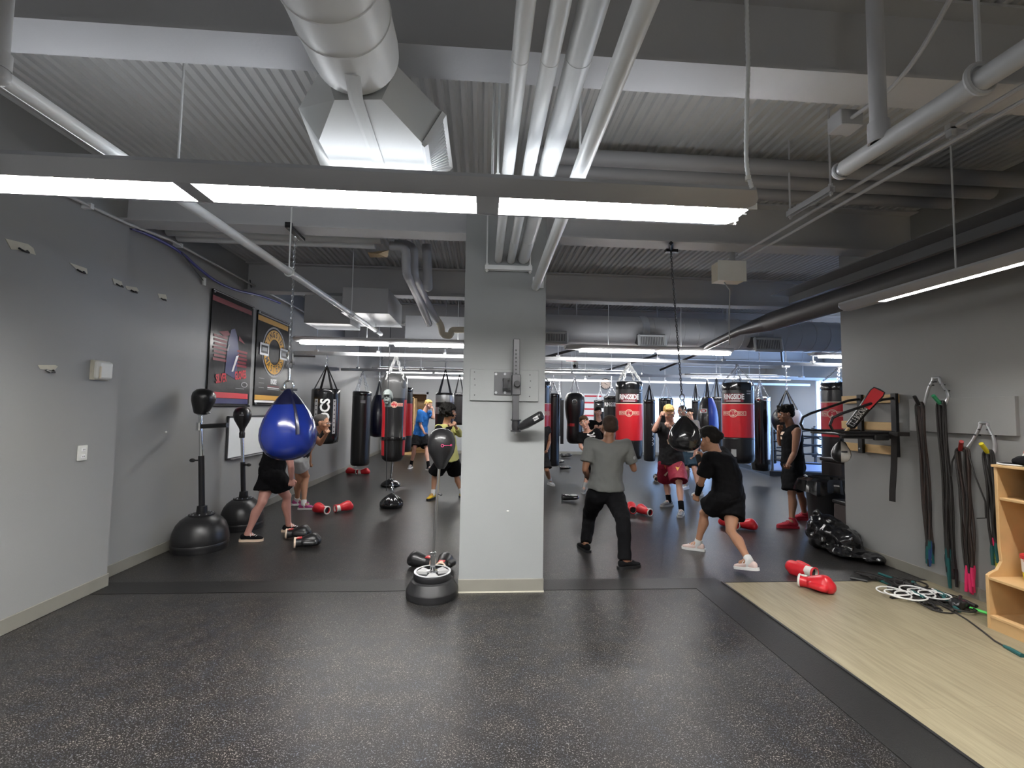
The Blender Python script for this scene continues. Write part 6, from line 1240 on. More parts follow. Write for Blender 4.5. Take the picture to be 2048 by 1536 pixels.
MB().tube([atZ(x, y, 0.012) for x, y in ((1885, 1212), (1905, 1222), (1935, 1240), (1965, 1262), (1990, 1282), (2008, 1292))], 0.006, 6).build('cord', M['rope_black'], t); MB().tube([atZ(2008, 1292, 0.016), atZ(2020, 1298, 0.016), atZ(2045, 1312, 0.016)], [0.010, 0.014, 0.016], 10).build('handle', M['teal_rubber'], t)
t = thing('green_stick', 'bright green stick with a black knob on the floor by the wall', 'stick', atZ(1950, 1222, 0.02)); a = atZ(1940, 1216, 0.03); b = V(4.2, 3.22, 0.03); b = a + V(0.10, -0.26, 0)
MB().tube([a, b], 0.012, 8).build('stick_rod', M['lime'], t); bb = MB(); bb.ball(a + V(-0.04, 0.05, 0.012), (0.07, 0.06, 0.04)); remeshed(bb, 0.01, 2, amp=0.012, freq=25).build('knob', M['black_leather'], t)
# bin, liner, bags
c = V(4.62, 5.80, 0); t = thing('trash_bin', 'black rubbish bin with a shiny liner at the end of the rope wall', 'bin', c)
MB().lathe([(0, 0), (0.20, 0), (0.245, 0.72), (0.255, 0.74), (0.235, 0.74), (0.19, 0.02), (0, 0.02)], c, 28).build('bin_body', M['black_plastic'], t)
lb = MB(); n = 56; rows = [(0.225, 0.60), (0.238, 0.745), (0.262, 0.765), (0.285, 0.73), (0.30, 0.66), (0.305, 0.58)]; vs = []; fs = []
for i, (a, b) in enumerate(rows):
    for k in range(n): q = 2 * pi * k / n; am = (0, 0.01, 0.012, 0.03, 0.05, 0.06)[i]; rr = a + am * (noise.noise(V(cos(q) * 3, sin(q) * 3, i * 0.3)) + 0.4 * sin(k * 1.9)); vs.append(c + V(rr * cos(q) + (0.06 if cos(q) < -0.3 and i > 2 else 0) * cos(q), rr * sin(q), b - (0.07 * noise.noise(V(cos(q) * 2, sin(q) * 2, 5)) if i > 3 else 0)))
for i in range(len(rows) - 1):
    for k in range(n): fs.append((i * n + k, i * n + (k + 1) % n, (i + 1) * n + (k + 1) % n, (i + 1) * n + k))
lb.add(vs, fs); lo = lb.build('liner', M['bin_bag'], t, ang=30)
c2 = V(5.24, 6.25, 0); t = thing('brown_bin', 'tall dark brown bin standing behind the black rubbish bin', 'bin', c2)
MB().box(c2 + V(0, 0, 0.46), (0.38, 0.38, 0.92)).build('bin_body', M['brown_box'], t, bevel=0.02); MB().box(c2 + V(0, 0, 0.945), (0.41, 0.41, 0.05)).build('lid', M['brown_box'], t, bevel=0.015)
c2 = V(4.60, 5.36, 0); t = thing('low_bin', 'low brown box with a black lid between the rubbish bag and the wall end', 'box', c2)
MB().box(c2 + V(0, 0, 0.25), (0.34, 0.2, 0.5)).build('bin_body', M['brown_box'], t, bevel=0.02); MB().box(c2 + V(0, 0, 0.52), (0.36, 0.22, 0.05)).build('lid', M['black_plastic'], t, bevel=0.015)
t = thing('rubbish_bag', 'crumpled black rubbish bag slumped on the floor at the wall end', 'bag', V(4.18, 5.2, 0))
rb = MB(); rb.ball((4.16, 5.22, 0.19), (0.24, 0.22, 0.20)); rb.ball((4.20, 5.02, 0.15), (0.18, 0.2, 0.15)); rb.ball((4.23, 4.78, 0.06), (0.13, 0.22, 0.05)); rb.ball((4.10, 4.95, 0.06), (0.14, 0.25, 0.05)); rb.tube([V(4.12, 5.25, 0.3), V(4.07, 5.3, 0.42)], [0.07, 0.03], 10)
rb = remeshed(rb, 0.016, 2, amp=0.045, freq=7, seed=3)
for v in rb.v: v.z = max(0.002, v.z); v.x = min(v.x, 4.345 if v.y < 5.2 else 4.42)
rb.build('bag_body', M['bin_bag'], t, ang=25)
# plate-loaded stand beside the pillar
c = atZ(864, 1190, 0); c = V(c.x, c.y, 0); t = thing('plate_stand', 'black ball on a slim pole weighted with barbell plates beside the pillar', 'reflex bag', c)
r = 0.222
MB().lathe([(0, 0), (r * 0.98, 0), (r, 0.015), (r, 0.06), (r * 0.99, 0.066), (r * 0.975, 0.072), (r * 0.80, 0.135), (r * 0.72, 0.145), (0, 0.145)], c, 44).build('base', M['black_plastic'], t, ang=14)
r2 = 0.162; z = 0.145
MB().lathe([(0.05, z), (r2 * 0.97, z), (r2, z + 0.012), (r2, z + 0.045), (r2 * 0.97, z + 0.055), (r2 * 0.86, z + 0.055), (r2 * 0.85, z + 0.03), (0.04, z + 0.03)], c, 44, cap=False).build('weight_plate', M['black_metal'], t)
MB().lathe([(r2 * 0.975, z + 0.056), (r2 * 0.86, z + 0.056), (r2 * 0.86, z + 0.059), (r2 * 0.975, z + 0.059), (r2 * 0.975, z + 0.056)], c, 44).build('plate_rim', M['galv'], t)
sp = MB()
for k in range(3):
    a = radians(35 + 120 * k); pts = []
    for (rr, da) in ((0.035, -0.6), (r2 * 0.86, -0.40), (r2 * 0.86, 0.40), (0.035, 0.6)): pts.append((rr * cos(a + da), rr * sin(a + da)))
    sp.prism(pts, z + 0.02, z + 0.054, None, c)
sp.build('plate_spoke', M['grey_pipe'], t, ang=20)
for k in (0, 1): a = radians(35 + 120 * k); decal(text_mb('45 LB', 0.022, 0.0, 0.7), 'lettering', M['grey_print'], t, c + V(0.095 * cos(a), 0.095 * sin(a), z + 0.054), V(cos(a), sin(a), 0), V(-sin(a), cos(a), 0), None, 0.002)
MB().lathe([(0.05, z + 0.03), (0.05, z + 0.058), (0.028, z + 0.06), (0.028, z + 0.03)], c, 24).lathe([(0.022, 0.1), (0.022, 0.34), (0.026, 0.345), (0.026, 0.36), (0.014, 0.365)], c, 20).build('hub', M['chrome'], t)
tp = atY(879, 925, c.y); MB().tube([c + V(0, 0, 0.3), tp], 0.0125, 12).build('pole', M['chrome'], t); kk = lerp(c, tp, 0.78); kk = atY(874, 988, c.y); MB().tube([kk, kk + V(0.03, -0.02, 0)], 0.006, 6).ball(kk + V(0.036, -0.024, 0), 0.012).build('clamp_knob', M['steel_dark'], t)
bc = atY(883, 889, c.y); br = (atY(911, 889, c.y) - atY(855, 889, c.y)).length / 2; lo_ = tp
mb = MB().lathe([(0.03, 0), (0.045, 0.02), (br * 0.6, 0.075), (br * 0.9, 0.14), (br * 1.0, 0.20), (br * 0.97, 0.26), (br * 0.78, 0.315), (br * 0.45, 0.345), (0, 0.352)], V(bc.x - 0.0, bc.y, bc.z - 0.21), 32); mb.build('bag_ball', M['black_leather'], t)
d = toward_cam(bc); rt = V(-d.y, d.x, 0); bv = mb.bvh(); o = bc + rt * 0.05
lg = MB()
lg.tube([V(-0.045, 0.012, 0), V(-0.055, 0.0, 0), V(-0.045, -0.012, 0), V(-0.032, -0.005, 0), V(0.02, 0.0, 0), V(0.03, 0.01, 0)], 0.003, 4)
l2 = merge(disc2(0.013, 0.009, 14, -0.042, 0), grid2(0.06, 0.004, 4, 1, 0.0, 0)); l2 = merge(l2, disc2(0.009, 0.005, 10, 0.032, 0.002)); decal(l2, 'brand_print', M['pink_print'], t, o, rt, V(0, 0, 1), bv, 0.003, 0.4)
# ================================================================== PEOPLE
def ell(c, r, R, n=12, m=7):
    if not isinstance(r, (tuple, list)): r = (r, r, r)
    out = []
    for i in range(m + 1):
        a = -pi / 2 + pi * i / m
        for k in range(n if 0 < i < m else 1):
            q = 2 * pi * k / n; p = V(r[0] * cos(a) * cos(q), r[1] * cos(a) * sin(q), r[2] * sin(a)); out.append(Vector(c) + (R @ p if R else p))
    return out
def disc(c, r, ax, n=16, R=None):
    B = basis(ax, R.col[0] if R else None)
    rx, ry = r if isinstance(r, (tuple, list)) else (r, r)
    return [Vector(c) + B @ V(rx * cos(2 * pi * k / n), ry * sin(2 * pi * k / n), 0) for k in range(n)]
def limb(mb, a, b, ra, rb, m=None, rm=None, n=12):
    """tapered limb with an optional swelling m of the way along"""
    if rm is None: mb.hull(ell(a, ra, None, n) + ell(b, rb, None, n))
    else: c = lerp(a, b, m); mb.hull(ell(a, ra, None, n) + ell(c, rm, None, n)); mb.hull(ell(c, rm, None, n) + ell(b, rb, None, n))
def dirv(deg): return V(sin(radians(deg)), cos(radians(deg)), 0)
def solve_mid(a, b, la, lb, px, pref, span=0.55):
    """point on the sight line px whose distances to a and b are la, lb"""
    d = ray(*px); tm = ((a + b) / 2 - CAM).dot(d) / d.dot(d); best = None; L = d.length
    for i in range(-60, 61):
        p = CAM + d * (tm + i / 60 * span / L); e = ((p - a).length - la) ** 2 + ((p - b).length - lb) ** 2 - 0.012 * (p - (a + b) / 2).dot(pref)
        if best is None or e < best[0]: best = (e, p)
    return best[1]
def hand_mb(wr, fwd, palm_n, side, k=1.0, curl=0.35, spread=0.12):
    """hand from the wrist: fwd along the forearm, palm_n out of the palm, side +1/-1 says where the thumb is"""
    mb = MB(); y = fwd.normalized(); z = (palm_n - y * palm_n.dot(y)).normalized(); x = y.cross(z) * side
    P = lambda a, b, c: wr + (x * a + y * b + z * c) * k
    Rm = Matrix((x, y, z)).transposed()
    mb.hull(ell(P(0, 0.0, 0), (0.024 * k, 0.02 * k, 0.019 * k), Rm, 10, 6) + ell(P(0.022, 0.075, 0), (0.019 * k, 0.02 * k, 0.012 * k), Rm, 10, 6) + ell(P(-0.024, 0.072, 0), (0.017 * k, 0.018 * k, 0.012 * k), Rm, 10, 6))
    for i, (bx, L) in enumerate(((0.030, 0.072), (0.010, 0.080), (-0.011, 0.075), (-0.031, 0.060))):
        p = V(bx, 0.085 - 0.004 * abs(i - 1), 0); ang = 0.0; sp = (1.5 - i) * spread * (1 - curl); q = p; r = 0.0088
        for j, f in enumerate((0.45, 0.31, 0.24)):
            ang += curl * (1.45, 1.75, 1.2)[j] + 0.08; d = V(sin(sp) * cos(ang), cos(sp) * cos(ang), sin(ang)); n = q + d * L * f
            mb.hull(ell(P(*q), r * k, None, 8, 5) + ell(P(*n), (r - 0.0012) * k, None, 8, 5)); q = n; r -= 0.0009
    a, b, c, d = V(0.026, 0.022, 0.008), V(0.050, 0.050, 0.018 + 0.02 * curl), V(0.050 - 0.022 * curl, 0.080, 0.026 + 0.024 * curl), V(0.046 - 0.05 * curl, 0.103 - 0.01 * curl, 0.030 + 0.020 * curl)
    for p, q, r0, r1 in ((a, b, 0.013, 0.0105), (b, c, 0.0105, 0.0095), (c, d, 0.0095, 0.0075)): mb.hull(ell(P(*p), r0 * k, None, 8, 5) + ell(P(*q), r1 * k, None, 8, 5))
    return remeshed(mb, 0.0045, 2, 0.4)
def person(S):
    """build one figure from sight-line joints; S is a dict"""
    h = S.get('h', 1.72) / 1.75; bld = S.get('build', 1.0); sk = M[S['skin']]
    pel = atY(*S['pelvis']); nk = atY(*S['neck']); face = dirv(S['face']); tf = dirv(S.get('torso', S['face']))
    up = (nk - pel).normalized(); tr = tf.cross(up).normalized(); tb = up.cross(tr).normalized()          # torso axes: right hand side, forward
    pf = dirv(S.get('pelf', S.get('torso', S['face']))); pr = pf.cross(V(0, 0, 1)).normalized()
    RT = Matrix((tr, tb, up)).transposed(); RP = Matrix((pr, pf, V(0, 0, 1))).transposed()
    hipL, hipR = pel - pr * 0.088 * h * bld - V(0, 0, 0.05 * h), pel + pr * 0.088 * h * bld - V(0, 0, 0.05 * h)
    rise = S.get('shrug', 0.0); sw = S.get('sw', 0.185) * h * (0.5 + 0.5 * bld)
    shL, shR = nk - tr * sw - up * (0.055 - rise) * h, nk + tr * sw - up * (0.055 - rise) * h
    if 'shL' in S: shL = atY(S['shL'][0], S['shL'][1], nk.y + S['shL'][2])
    if 'shR' in S: shR = atY(S['shR'][0], S['shR'][1], nk.y + S['shR'][2])
    head = atY(S['head'][0], S['head'][1], nk.y + S['head'][2])
    root = thing('person', S['label'], 'person', V(pel.x, pel.y, 0))
    arms = {}; legs = {}
    for s, sh in (('L', shL), ('R', shR)):
        if 'w' + s in S:
            wx = S['w' + s]; wr = atY(wx[0], wx[1], nk.y + wx[2]); e = S['e' + s]; pref = V(0, 0, -1) - tf * 0.5
            if len(e) > 2: pref = V(0, e[2], 0)
            el = solve_mid(sh, wr, 0.285 * h, 0.25 * h, e[:2], pref)
            hd = S.get('h' + s); hv = (atY(hd[0], hd[1], wr.y + hd[2]) - wr).normalized() if hd else (wr - el).normalized()
            arms[s] = (sh, el, wr, hv)
    for s, hp in (('L', hipL), ('R', hipR)):
        ax, ay = S['a' + s][:2]; an = atZ(ax, ay, 0.085 if not S.get('heel' + s) else 0.085 + S['heel' + s]); toe = dirv(S['t' + s])
        kn = solve_mid(hp, an, 0.425 * h, 0.415 * h, S['k' + s][:2], toe if len(S['k' + s]) < 3 else V(0, S['k' + s][2], 0))
        legs[s] = (hp, kn, an, toe)
    # --- body, one surface
    b = MB(); B_ = bld
    Pp = lambda t_: lerp(pel, nk, t_) + tb * (S.get('hunch', 0) * -sin(pi * t_))
    waist, chest, upc = Pp(0.32), Pp(0.68), Pp(0.90)
    ep = ell(pel, (0.150 * h * B_, 0.105 * h * B_, 0.10 * h), RP); ew = ell(waist, (0.130 * h * B_, 0.095 * h * B_, 0.09 * h), RT); ec = ell(chest, (0.158 * h * B_, 0.112 * h * B_, 0.11 * h), RT); eu = ell(upc, (0.125 * h, 0.075 * h, 0.05 * h), RT)
    b.hull(ep + ew); b.hull(ew + ec); b.hull(ec + eu)
    for s, sh in (('L', shL), ('R', shR)): b.hull(eu + ell(sh, 0.055 * h, None)); b.hull(ell(sh, 0.055 * h, None) + ell(lerp(sh, pel, 0.3), 0.05 * h, None) + ec)
    fr = (face + V(0, 0, S.get('pitch', 0.0))).normalized(); hx = face.cross(V(0, 0, 1)).normalized(); hu = hx.cross(fr).normalized()
    tilt = S.get('tilt', 0.0); Rt = Matrix.Rotation(tilt, 3, fr); hx = Rt @ hx; hu = Rt @ hu
    RH = Matrix((hx, fr, hu)).transposed(); hk = S.get('hk', 1.0) * (0.5 + 0.5 * h); H = lambda x, y, z: head + (hx * x + fr * y + hu * z) * hk
    limb(b, nk - up * 0.03, H(0, -0.02, -0.06), 0.060 * h * B_, 0.054 * hk)
    for s, (sh, el, wr, hv) in arms.items():
        limb(b, sh, el, 0.050 * h * B_, 0.037 * h, 0.45, 0.046 * h * B_); limb(b, el, wr, 0.038 * h, 0.0255 * h, 0.28, 0.041 * h)
    for s, (hp, kn, an, toe) in legs.items():
        limb(b, hp, kn, 0.088 * h * B_, 0.054 * h, 0.3, 0.084 * h * B_); cb = -toe * 0.014; limb(b, kn, an, 0.053 * h, 0.036 * h); b.hull(ell(lerp(kn, an, 0.12), 0.048 * h, None) + ell(lerp(kn, an, 0.32) + cb, 0.054 * h * (0.5 + B_ / 2), None)); b.hull(ell(lerp(kn, an, 0.32) + cb, 0.054 * h * (0.5 + B_ / 2), None) + ell(lerp(kn, an, 0.75), 0.037 * h, None))
        b.ball(kn + toe * 0.018, 0.045 * h); b.hull(ell(an, 0.036, None) + ell(an + toe * 0.09 - V(0, 0, 0.045), 0.028, None))
    body = remeshed(b, 0.011, 5, 0.5)
    # head, same skin surface, finer
    f = MB()
    f.hull(ell(H(0, -0.012, 0.030), (0.076 * hk, 0.094 * hk, 0.086 * hk), RH, 20, 12)); f.hull(ell(H(0, 0.03, 0.0), (0.066 * hk, 0.062 * hk, 0.07 * hk), RH, 16, 10) + ell(H(0, 0.048, -0.085), (0.034 * hk, 0.03 * hk, 0.022 * hk), RH, 12, 8) + ell(H(0, 0.0, -0.058), (0.058 * hk, 0.05 * hk, 0.03 * hk), RH, 12, 8))
    f.hull([H(0, 0.092, 0.012), H(0.008, 0.086, 0.005), H(-0.008, 0.086, 0.005), H(0, 0.118, -0.030), H(0.017, 0.092, -0.036), H(-0.017, 0.092, -0.036), H(0, 0.09, -0.045)])
    f.ball(H(0.031, 0.080, 0.024), (0.024 * hk, 0.012 * hk, 0.008 * hk), RH, 10, 6); f.ball(H(-0.031, 0.080, 0.024), (0.024 * hk, 0.012 * hk, 0.008 * hk), RH, 10, 6)
    f.ball(H(0, 0.086, -0.060), (0.023 * hk, 0.014 * hk, 0.0075 * hk), RH, 10, 6); f.ball(H(0, 0.084, -0.071), (0.020 * hk, 0.014 * hk, 0.008 * hk), RH, 10, 6); f.ball(H(0, 0.074, -0.094), (0.020 * hk, 0.016 * hk, 0.014 * hk), RH, 10, 6)
    for sx in (-1, 1): f.ball(H(sx * 0.078, -0.004, -0.006), (0.010 * hk, 0.020 * hk, 0.031 * hk), RH, 10, 8); f.ball(H(sx * 0.048, 0.055, -0.025), (0.022 * hk, 0.026 * hk, 0.022 * hk), RH, 10, 6)
    limb(f, H(0, -0.02, -0.05), lerp(nk, head, 0.3), 0.052 * hk, 0.054 * hk)
    merge(body, remeshed(f, 0.0055, 2, 0.45))
    for s, (sh, el, wr, hv) in arms.items():
        pn = S.get('palm' + s); pn = dirv(pn) if pn is not None else (nk - wr)
        if abs(pn.normalized().dot(hv)) > 0.9: pn = tr * (1 if s == 'L' else -1)
        merge(body, hand_mb(wr, hv, pn, 1 if s == 'R' else -1, 1.02 * h, S.get('curl' + s, 0.9)))
    bo = body.build('body', sk, root, ang=180)
    # --- face
    for sx in (-1, 1):
        e = MB().ball(H(sx * 0.031, 0.0815, 0.006), 0.0125 * hk, RH, 10, 8).build('eye', M['eye_white'], root); MB().ball(H(sx * 0.031 , 0.0905, 0.006), 0.0062 * hk, RH, 8, 6).build('iris', M['eye_dark'], e)
        MB().tube([H(sx * 0.014, 0.094, 0.027), H(sx * 0.031, 0.0955, 0.032), H(sx * 0.050, 0.083, 0.026)], 0.0042 * hk, 5).build('eyebrow', M[S['hair'][0]], root)
    MB().ball(H(0, 0.0955, -0.0655), (0.021 * hk, 0.007 * hk, 0.0048 * hk), RH, 12, 6).build('mouth', M['lip'], root)
    # --- hair
    hm, style = S['hair']
    hb = MB()
    if style == 'buzz': hb.hull(ell(H(0, -0.018, 0.040), (0.0785 * hk, 0.094 * hk, 0.081 * hk), RH, 20, 12)); hb.hull(ell(H(0, -0.045, 0.0), (0.072 * hk, 0.065 * hk, 0.06 * hk), RH, 16, 10)); hr = remeshed(hb, 0.008, 2, amp=0.002, freq=60)
    elif style == 'curly':
        rn = random.Random(5)
        for i in range(150):
            a, z = rn.uniform(0, 2 * pi), rn.uniform(-0.75, 1); rr = sqrt(1 - z * z); p = V(rr * cos(a) * 0.115, rr * sin(a) * 0.125 - 0.035, z * 0.115 + 0.035)
            if p.y > 0.045 and p.z < 0.055: continue
            hb.ball(H(*p), rn.uniform(0.018, 0.03) * hk, None, 8, 5)
        hb.ball(H(0, -0.04, 0.045), (0.10 * hk, 0.10 * hk, 0.10 * hk), RH); hr = remeshed(hb, 0.008, 1, amp=0.006, freq=50)
    elif style == 'bun': hb.hull(ell(H(0, -0.022, 0.042), (0.083 * hk, 0.097 * hk, 0.083 * hk), RH, 20, 12)); hb.hull(ell(H(0, -0.055, 0.0), (0.077 * hk, 0.06 * hk, 0.07 * hk), RH, 16, 10)); hb.ball(H(0, -0.108, 0.0), 0.038 * hk); hr = remeshed(hb, 0.008, 2, amp=0.004, freq=40)
    elif style == 'mop':
        rn = random.Random(9)
        hb.hull(ell(H(0, -0.02, 0.052), (0.088 * hk, 0.102 * hk, 0.082 * hk), RH, 20, 12)); hb.hull(ell(H(0, -0.06, 0.005), (0.080 * hk, 0.055 * hk, 0.065 * hk), RH, 16, 10)); hb.hull(ell(H(0, 0.05, 0.078), (0.07 * hk, 0.045 * hk, 0.03 * hk), RH, 14, 8))
        for i in range(40):
            a = rn.uniform(0, 2 * pi); hb.ball(H(0.075 * cos(a), 0.085 * sin(a) - 0.01, rn.uniform(0.05, 0.115)), rn.uniform(0.016, 0.026) * hk, None, 8, 5)
        hr = remeshed(hb, 0.008, 1, amp=0.006, freq=45)
    else:   # short cut
        hb.hull(ell(H(0, -0.02, 0.047), (0.083 * hk, 0.098 * hk, 0.081 * hk), RH, 20, 12)); hb.hull(ell(H(0, -0.055, 0.005), (0.077 * hk, 0.058 * hk, 0.055 * hk), RH, 16, 10)); hb.hull(ell(H(0.01, 0.055, 0.082), (0.060 * hk, 0.035 * hk, 0.026 * hk), RH, 14, 8) + ell(H(0, 0.0, 0.10), (0.06 * hk, 0.05 * hk, 0.03 * hk), RH, 14, 8)); hr = remeshed(hb, 0.008, 2, amp=0.005, freq=40)
    hr.build('hair', M[hm], root, ang=60)
    # --- clothes
    def cloth(mb, name, m, vox=0.011, sm=4, amp=0.010, fq=9, sd=0, grid=None):
        r = remeshed(mb, vox, sm, 0.5, amp=amp, freq=fq, seed=sd + len(S['label'])); o = r.build(name, M[m] if isinstance(m, str) else m, root, ang=70); return o, r
    bv = None
    if 'top' in S:
        m, sleeve, hemt = S['top']; g = 0.016; c = MB(); fl = S.get('loose', 1.0)
        e1 = ell(Pp(0.32), (0.130 * h * B_ * fl + g + 0.012, 0.095 * h * B_ * fl + g + 0.014, 0.09 * h), RT, 16, 9); e2 = ell(chest, (0.158 * h * B_ + g, 0.112 * h * B_ + g, 0.115 * h), RT, 16, 9); e3 = ell(upc - up * 0.008, (0.118 * h + g * 0.6, 0.072 * h + g, 0.048 * h), RT, 16, 9)
        hem = disc(Pp(hemt), (0.158 * h * B_ * fl + g + 0.008, 0.118 * h * B_ * fl + g + 0.006), up, 20, RT)
        c.hull(e1 + hem); c.hull(e1 + e2); c.hull(e2 + e3)
        for s, sh in (('L', shL), ('R', shR)):
            if sleeve == 0: sh = lerp(sh, nk, 0.28)
            c.hull(e3 + ell(sh - up * 0.004, 0.055 * h * max(1, B_) + g * 0.7, None)); c.hull(ell(sh, 0.055 * h * max(1, B_) + g * 0.7, None) + ell(lerp(sh, pel, 0.3), 0.05 * h + g, None) + e2)
            if s in arms and sleeve > 0:
                sh_, el, wr, hv = arms[s]
                if sleeve <= 1: q = lerp(sh_, el, sleeve); c.hull(ell(sh_, 0.055 * h * max(1, B_) + g * 0.7, None) + disc(q, 0.054 * h * max(1, B_) + g * 0.7, q - sh_, 16))
                else:
                    q = lerp(el, wr, sleeve - 1); c.hull(ell(sh_, 0.055 * h + g * 0.6, None) + ell(el, 0.045 * h + g, None)); c.hull(ell(el, 0.045 * h + g, None) + disc(q, 0.034 * h + g * 0.7, q - el, 14))
        o, r = cloth(c, S.get('topname', 'shirt'), m); bv = r.bvh()
        if 'top2' in S:     # contrasting sleeves
            for s in S['top2'][1]:
                sh_, el, wr, hv = arms[s]; c = MB(); c.hull(ell(lerp(sh_, el, 0.12), 0.060 * h + g, None) + ell(el, 0.050 * h + g, None)); q = lerp(el, wr, 0.8); c.hull(ell(el, 0.050 * h + g, None) + disc(q, 0.040 * h + g * 0.7, q - el, 14)); cloth(c, 'sleeve', S['top2'][0])
    if 'bottom' in S:
        m, kind = S['bottom']; g = 0.018; c = MB()
        wq = lerp(pel, waist, 0.45); ew = disc(wq, (0.140 * h * B_ + g, 0.100 * h * B_ + g), up, 20, RP); e0 = ell(pel - V(0, 0, 0.02), (0.158 * h * B_ + g, 0.118 * h * B_ + g, 0.10 * h), RP, 16, 9); c.hull(ew + e0)
        for s, (hp, kn, an, toe) in legs.items():
            if kind == 'long':
                c.hull(e0 + ell(hp, 0.090 * h * B_ + g, None)); c.hull(ell(hp, 0.090 * h * B_ + g, None) + ell(lerp(hp, kn, 0.3), 0.094 * h * B_ + g * 0.6, None)); c.hull(ell(lerp(hp, kn, 0.2), 0.094 * h * B_ + g * 0.6, None) + ell(kn, 0.064 * h + g, None)); c.hull(ell(kn, 0.064 * h + g, None) + ell(lerp(kn, an, 0.4), 0.062 * h + g, None)); q = lerp(kn, an, 0.98); c.hull(ell(lerp(kn, an, 0.4), 0.060 * h + g, None) + disc(q, 0.058 * h + g * 0.5, an - kn, 16))
            else:
                q = lerp(hp, kn, kind); w_ = S.get('flare', 1.0); c.hull(e0 + ell(hp, 0.092 * h * B_ + g, None)); c.hull(ell(hp, 0.092 * h * B_ + g, None) + disc(q, (0.094 * h * B_ * w_ + g * 0.7, 0.098 * h * B_ * w_ + g * 0.7), lerp(q - hp, V(0, 0, -0.4), 0.4 if w_ > 1.05 else 0.1), 18)); c.hull(ell(pel - V(0, 0, 0.03) + (hp - pel) * 0.5, (0.10 * h * B_ + g, 0.115 * h * B_ + g, 0.08 * h), RP, 14, 8) + disc(q, (0.094 * h * B_ * w_ + g * 0.7, 0.098 * h * B_ * w_ + g * 0.7), lerp(q - hp, V(0, 0, -0.4), 0.4 if w_ > 1.05 else 0.1), 18))
        o, r = cloth(c, S.get('botname', 'shorts'), m, amp=0.012, fq=8); bvb = r.bvh()
        S['bvb'] = bvb
    # --- socks and shoes
    for s, (hp, kn, an, toe) in legs.items():
        x = V(toe.y, -toe.x, 0); lift = S.get('heel' + s, 0.0); pit = S.get('pit' + s, lift * 4.2)
        ty = (toe - V(0, 0, pit)).normalized(); tz = x.cross(ty).normalized(); RF = Matrix((x, ty, tz)).transposed(); k = h * S.get('foot', 1.0)
        base = V(an.x, an.y, an.z - 0.085) if not lift else an - tz * 0.085
        F = lambda a, b_, c_: base + (x * a + ty * b_ + tz * c_) * k
        if S.get('sock'):
            top = lerp(an, kn, S['sock'][1]); sm = MB(); sm.hull(disc(top, 0.044 * h, kn - an, 14) + ell(an, 0.043 * h, None, 12)); sm.hull(ell(an, 0.043 * h, None, 12) + ell(F(0, 0.03, 0.05), 0.035, None, 10)); sm.build('sock', M[S['sock'][0]], root, ang=60)
        u = MB()
        u.hull(ell(F(0, -0.045, 0.055), (0.034 * k, 0.034 * k, 0.040 * k), RF, 12, 7) + ell(F(0, 0.03, 0.062), (0.037 * k, 0.04 * k, 0.034 * k), RF, 12, 7)); u.hull(ell(F(0, 0.03, 0.055), (0.039 * k, 0.04 * k, 0.036 * k), RF, 12, 7) + ell(F(0, 0.12, 0.042), (0.042 * k, 0.045 * k, 0.022 * k), RF, 12, 7)); u.hull(ell(F(0, 0.12, 0.042), (0.042 * k, 0.045 * k, 0.022 * k), RF, 12, 7) + ell(F(0, 0.165, 0.036), (0.034 * k, 0.03 * k, 0.016 * k), RF, 12, 7))
        if S.get('boot'): u.hull(ell(F(0, -0.03, 0.07), (0.040 * k, 0.045 * k, 0.03 * k), RF, 12, 7) + disc(lerp(an, kn, 0.13), 0.047 * h, kn - an, 14))
        sh = remeshed(u, 0.007, 3).build('shoe', M[S['shoe'][0]], root, ang=60)
        so = MB(); pl = [(0.034, -0.075), (0.040, -0.03), (0.038, 0.03), (0.046, 0.10), (0.043, 0.15), (0.028, 0.188), (0, 0.198), (-0.028, 0.188), (-0.043, 0.15), (-0.046, 0.10), (-0.038, 0.03), (-0.040, -0.03), (-0.034, -0.075), (-0.015, -0.088), (0.015, -0.088)]
        so.prism([(a * k, b_ * k) for a, b_ in pl], 0.001, 0.030 * k, RF, base); so.build('sole', M[S['shoe'][1]], sh, ang=50)
        la = MB()
        for i in range(4): y_ = 0.045 + 0.022 * i; zz = 0.098 - 0.0085 * i; la.tube([F(-0.022, y_, zz - 0.008), F(0, y_ + 0.006, zz + 0.002), F(0.022, y_, zz - 0.008)], 0.0035 * k, 5)
        la.tube([F(0, 0.045, 0.10), F(0.03, 0.05, 0.095), F(0.045, 0.06, 0.07)], 0.003 * k, 5).tube([F(0, 0.045, 0.10), F(-0.03, 0.05, 0.095), F(-0.045, 0.065, 0.07)], 0.003 * k, 5)
        la.build('laces', M[S['shoe'][2]], sh)
    return dict(root=root, bv=bv, bvb=S.get('bvb'), pel=pel, nk=nk, chest=chest, tf=tf, tb=tb, tr=tr, up=up, arms=arms, legs=legs, H=H, RH=RH, head=head, h=h, waist=waist, fr=fr, hk=hk)
def wrap(P, s, m='cloth_black', a=0.55, b=1.0, r=0.036, name='hand_wrap'):
    sh, el, wr, hv = P['arms'][s]; mb = MB(); mb.hull(disc(lerp(el, wr, a), r * P['h'] + 0.006, wr - el, 14) + disc(lerp(el, wr, b), r * P['h'] * 0.86, wr - el, 14)); mb.build(name, M[m], P['root'], ang=60)
def front_decal(P, mb, name, m, t_, dx=0.0, back=False, off=0.005, bv='bv'):
    n = -P['tb'] if back else P['tb']; o = lerp(P['pel'], P['nk'], t_); rt = (P['up'].cross(n)).normalized(); decal(mb, name, M[m], P['root'], o + rt * dx, rt, P['up'], P[bv], off, 0.6)

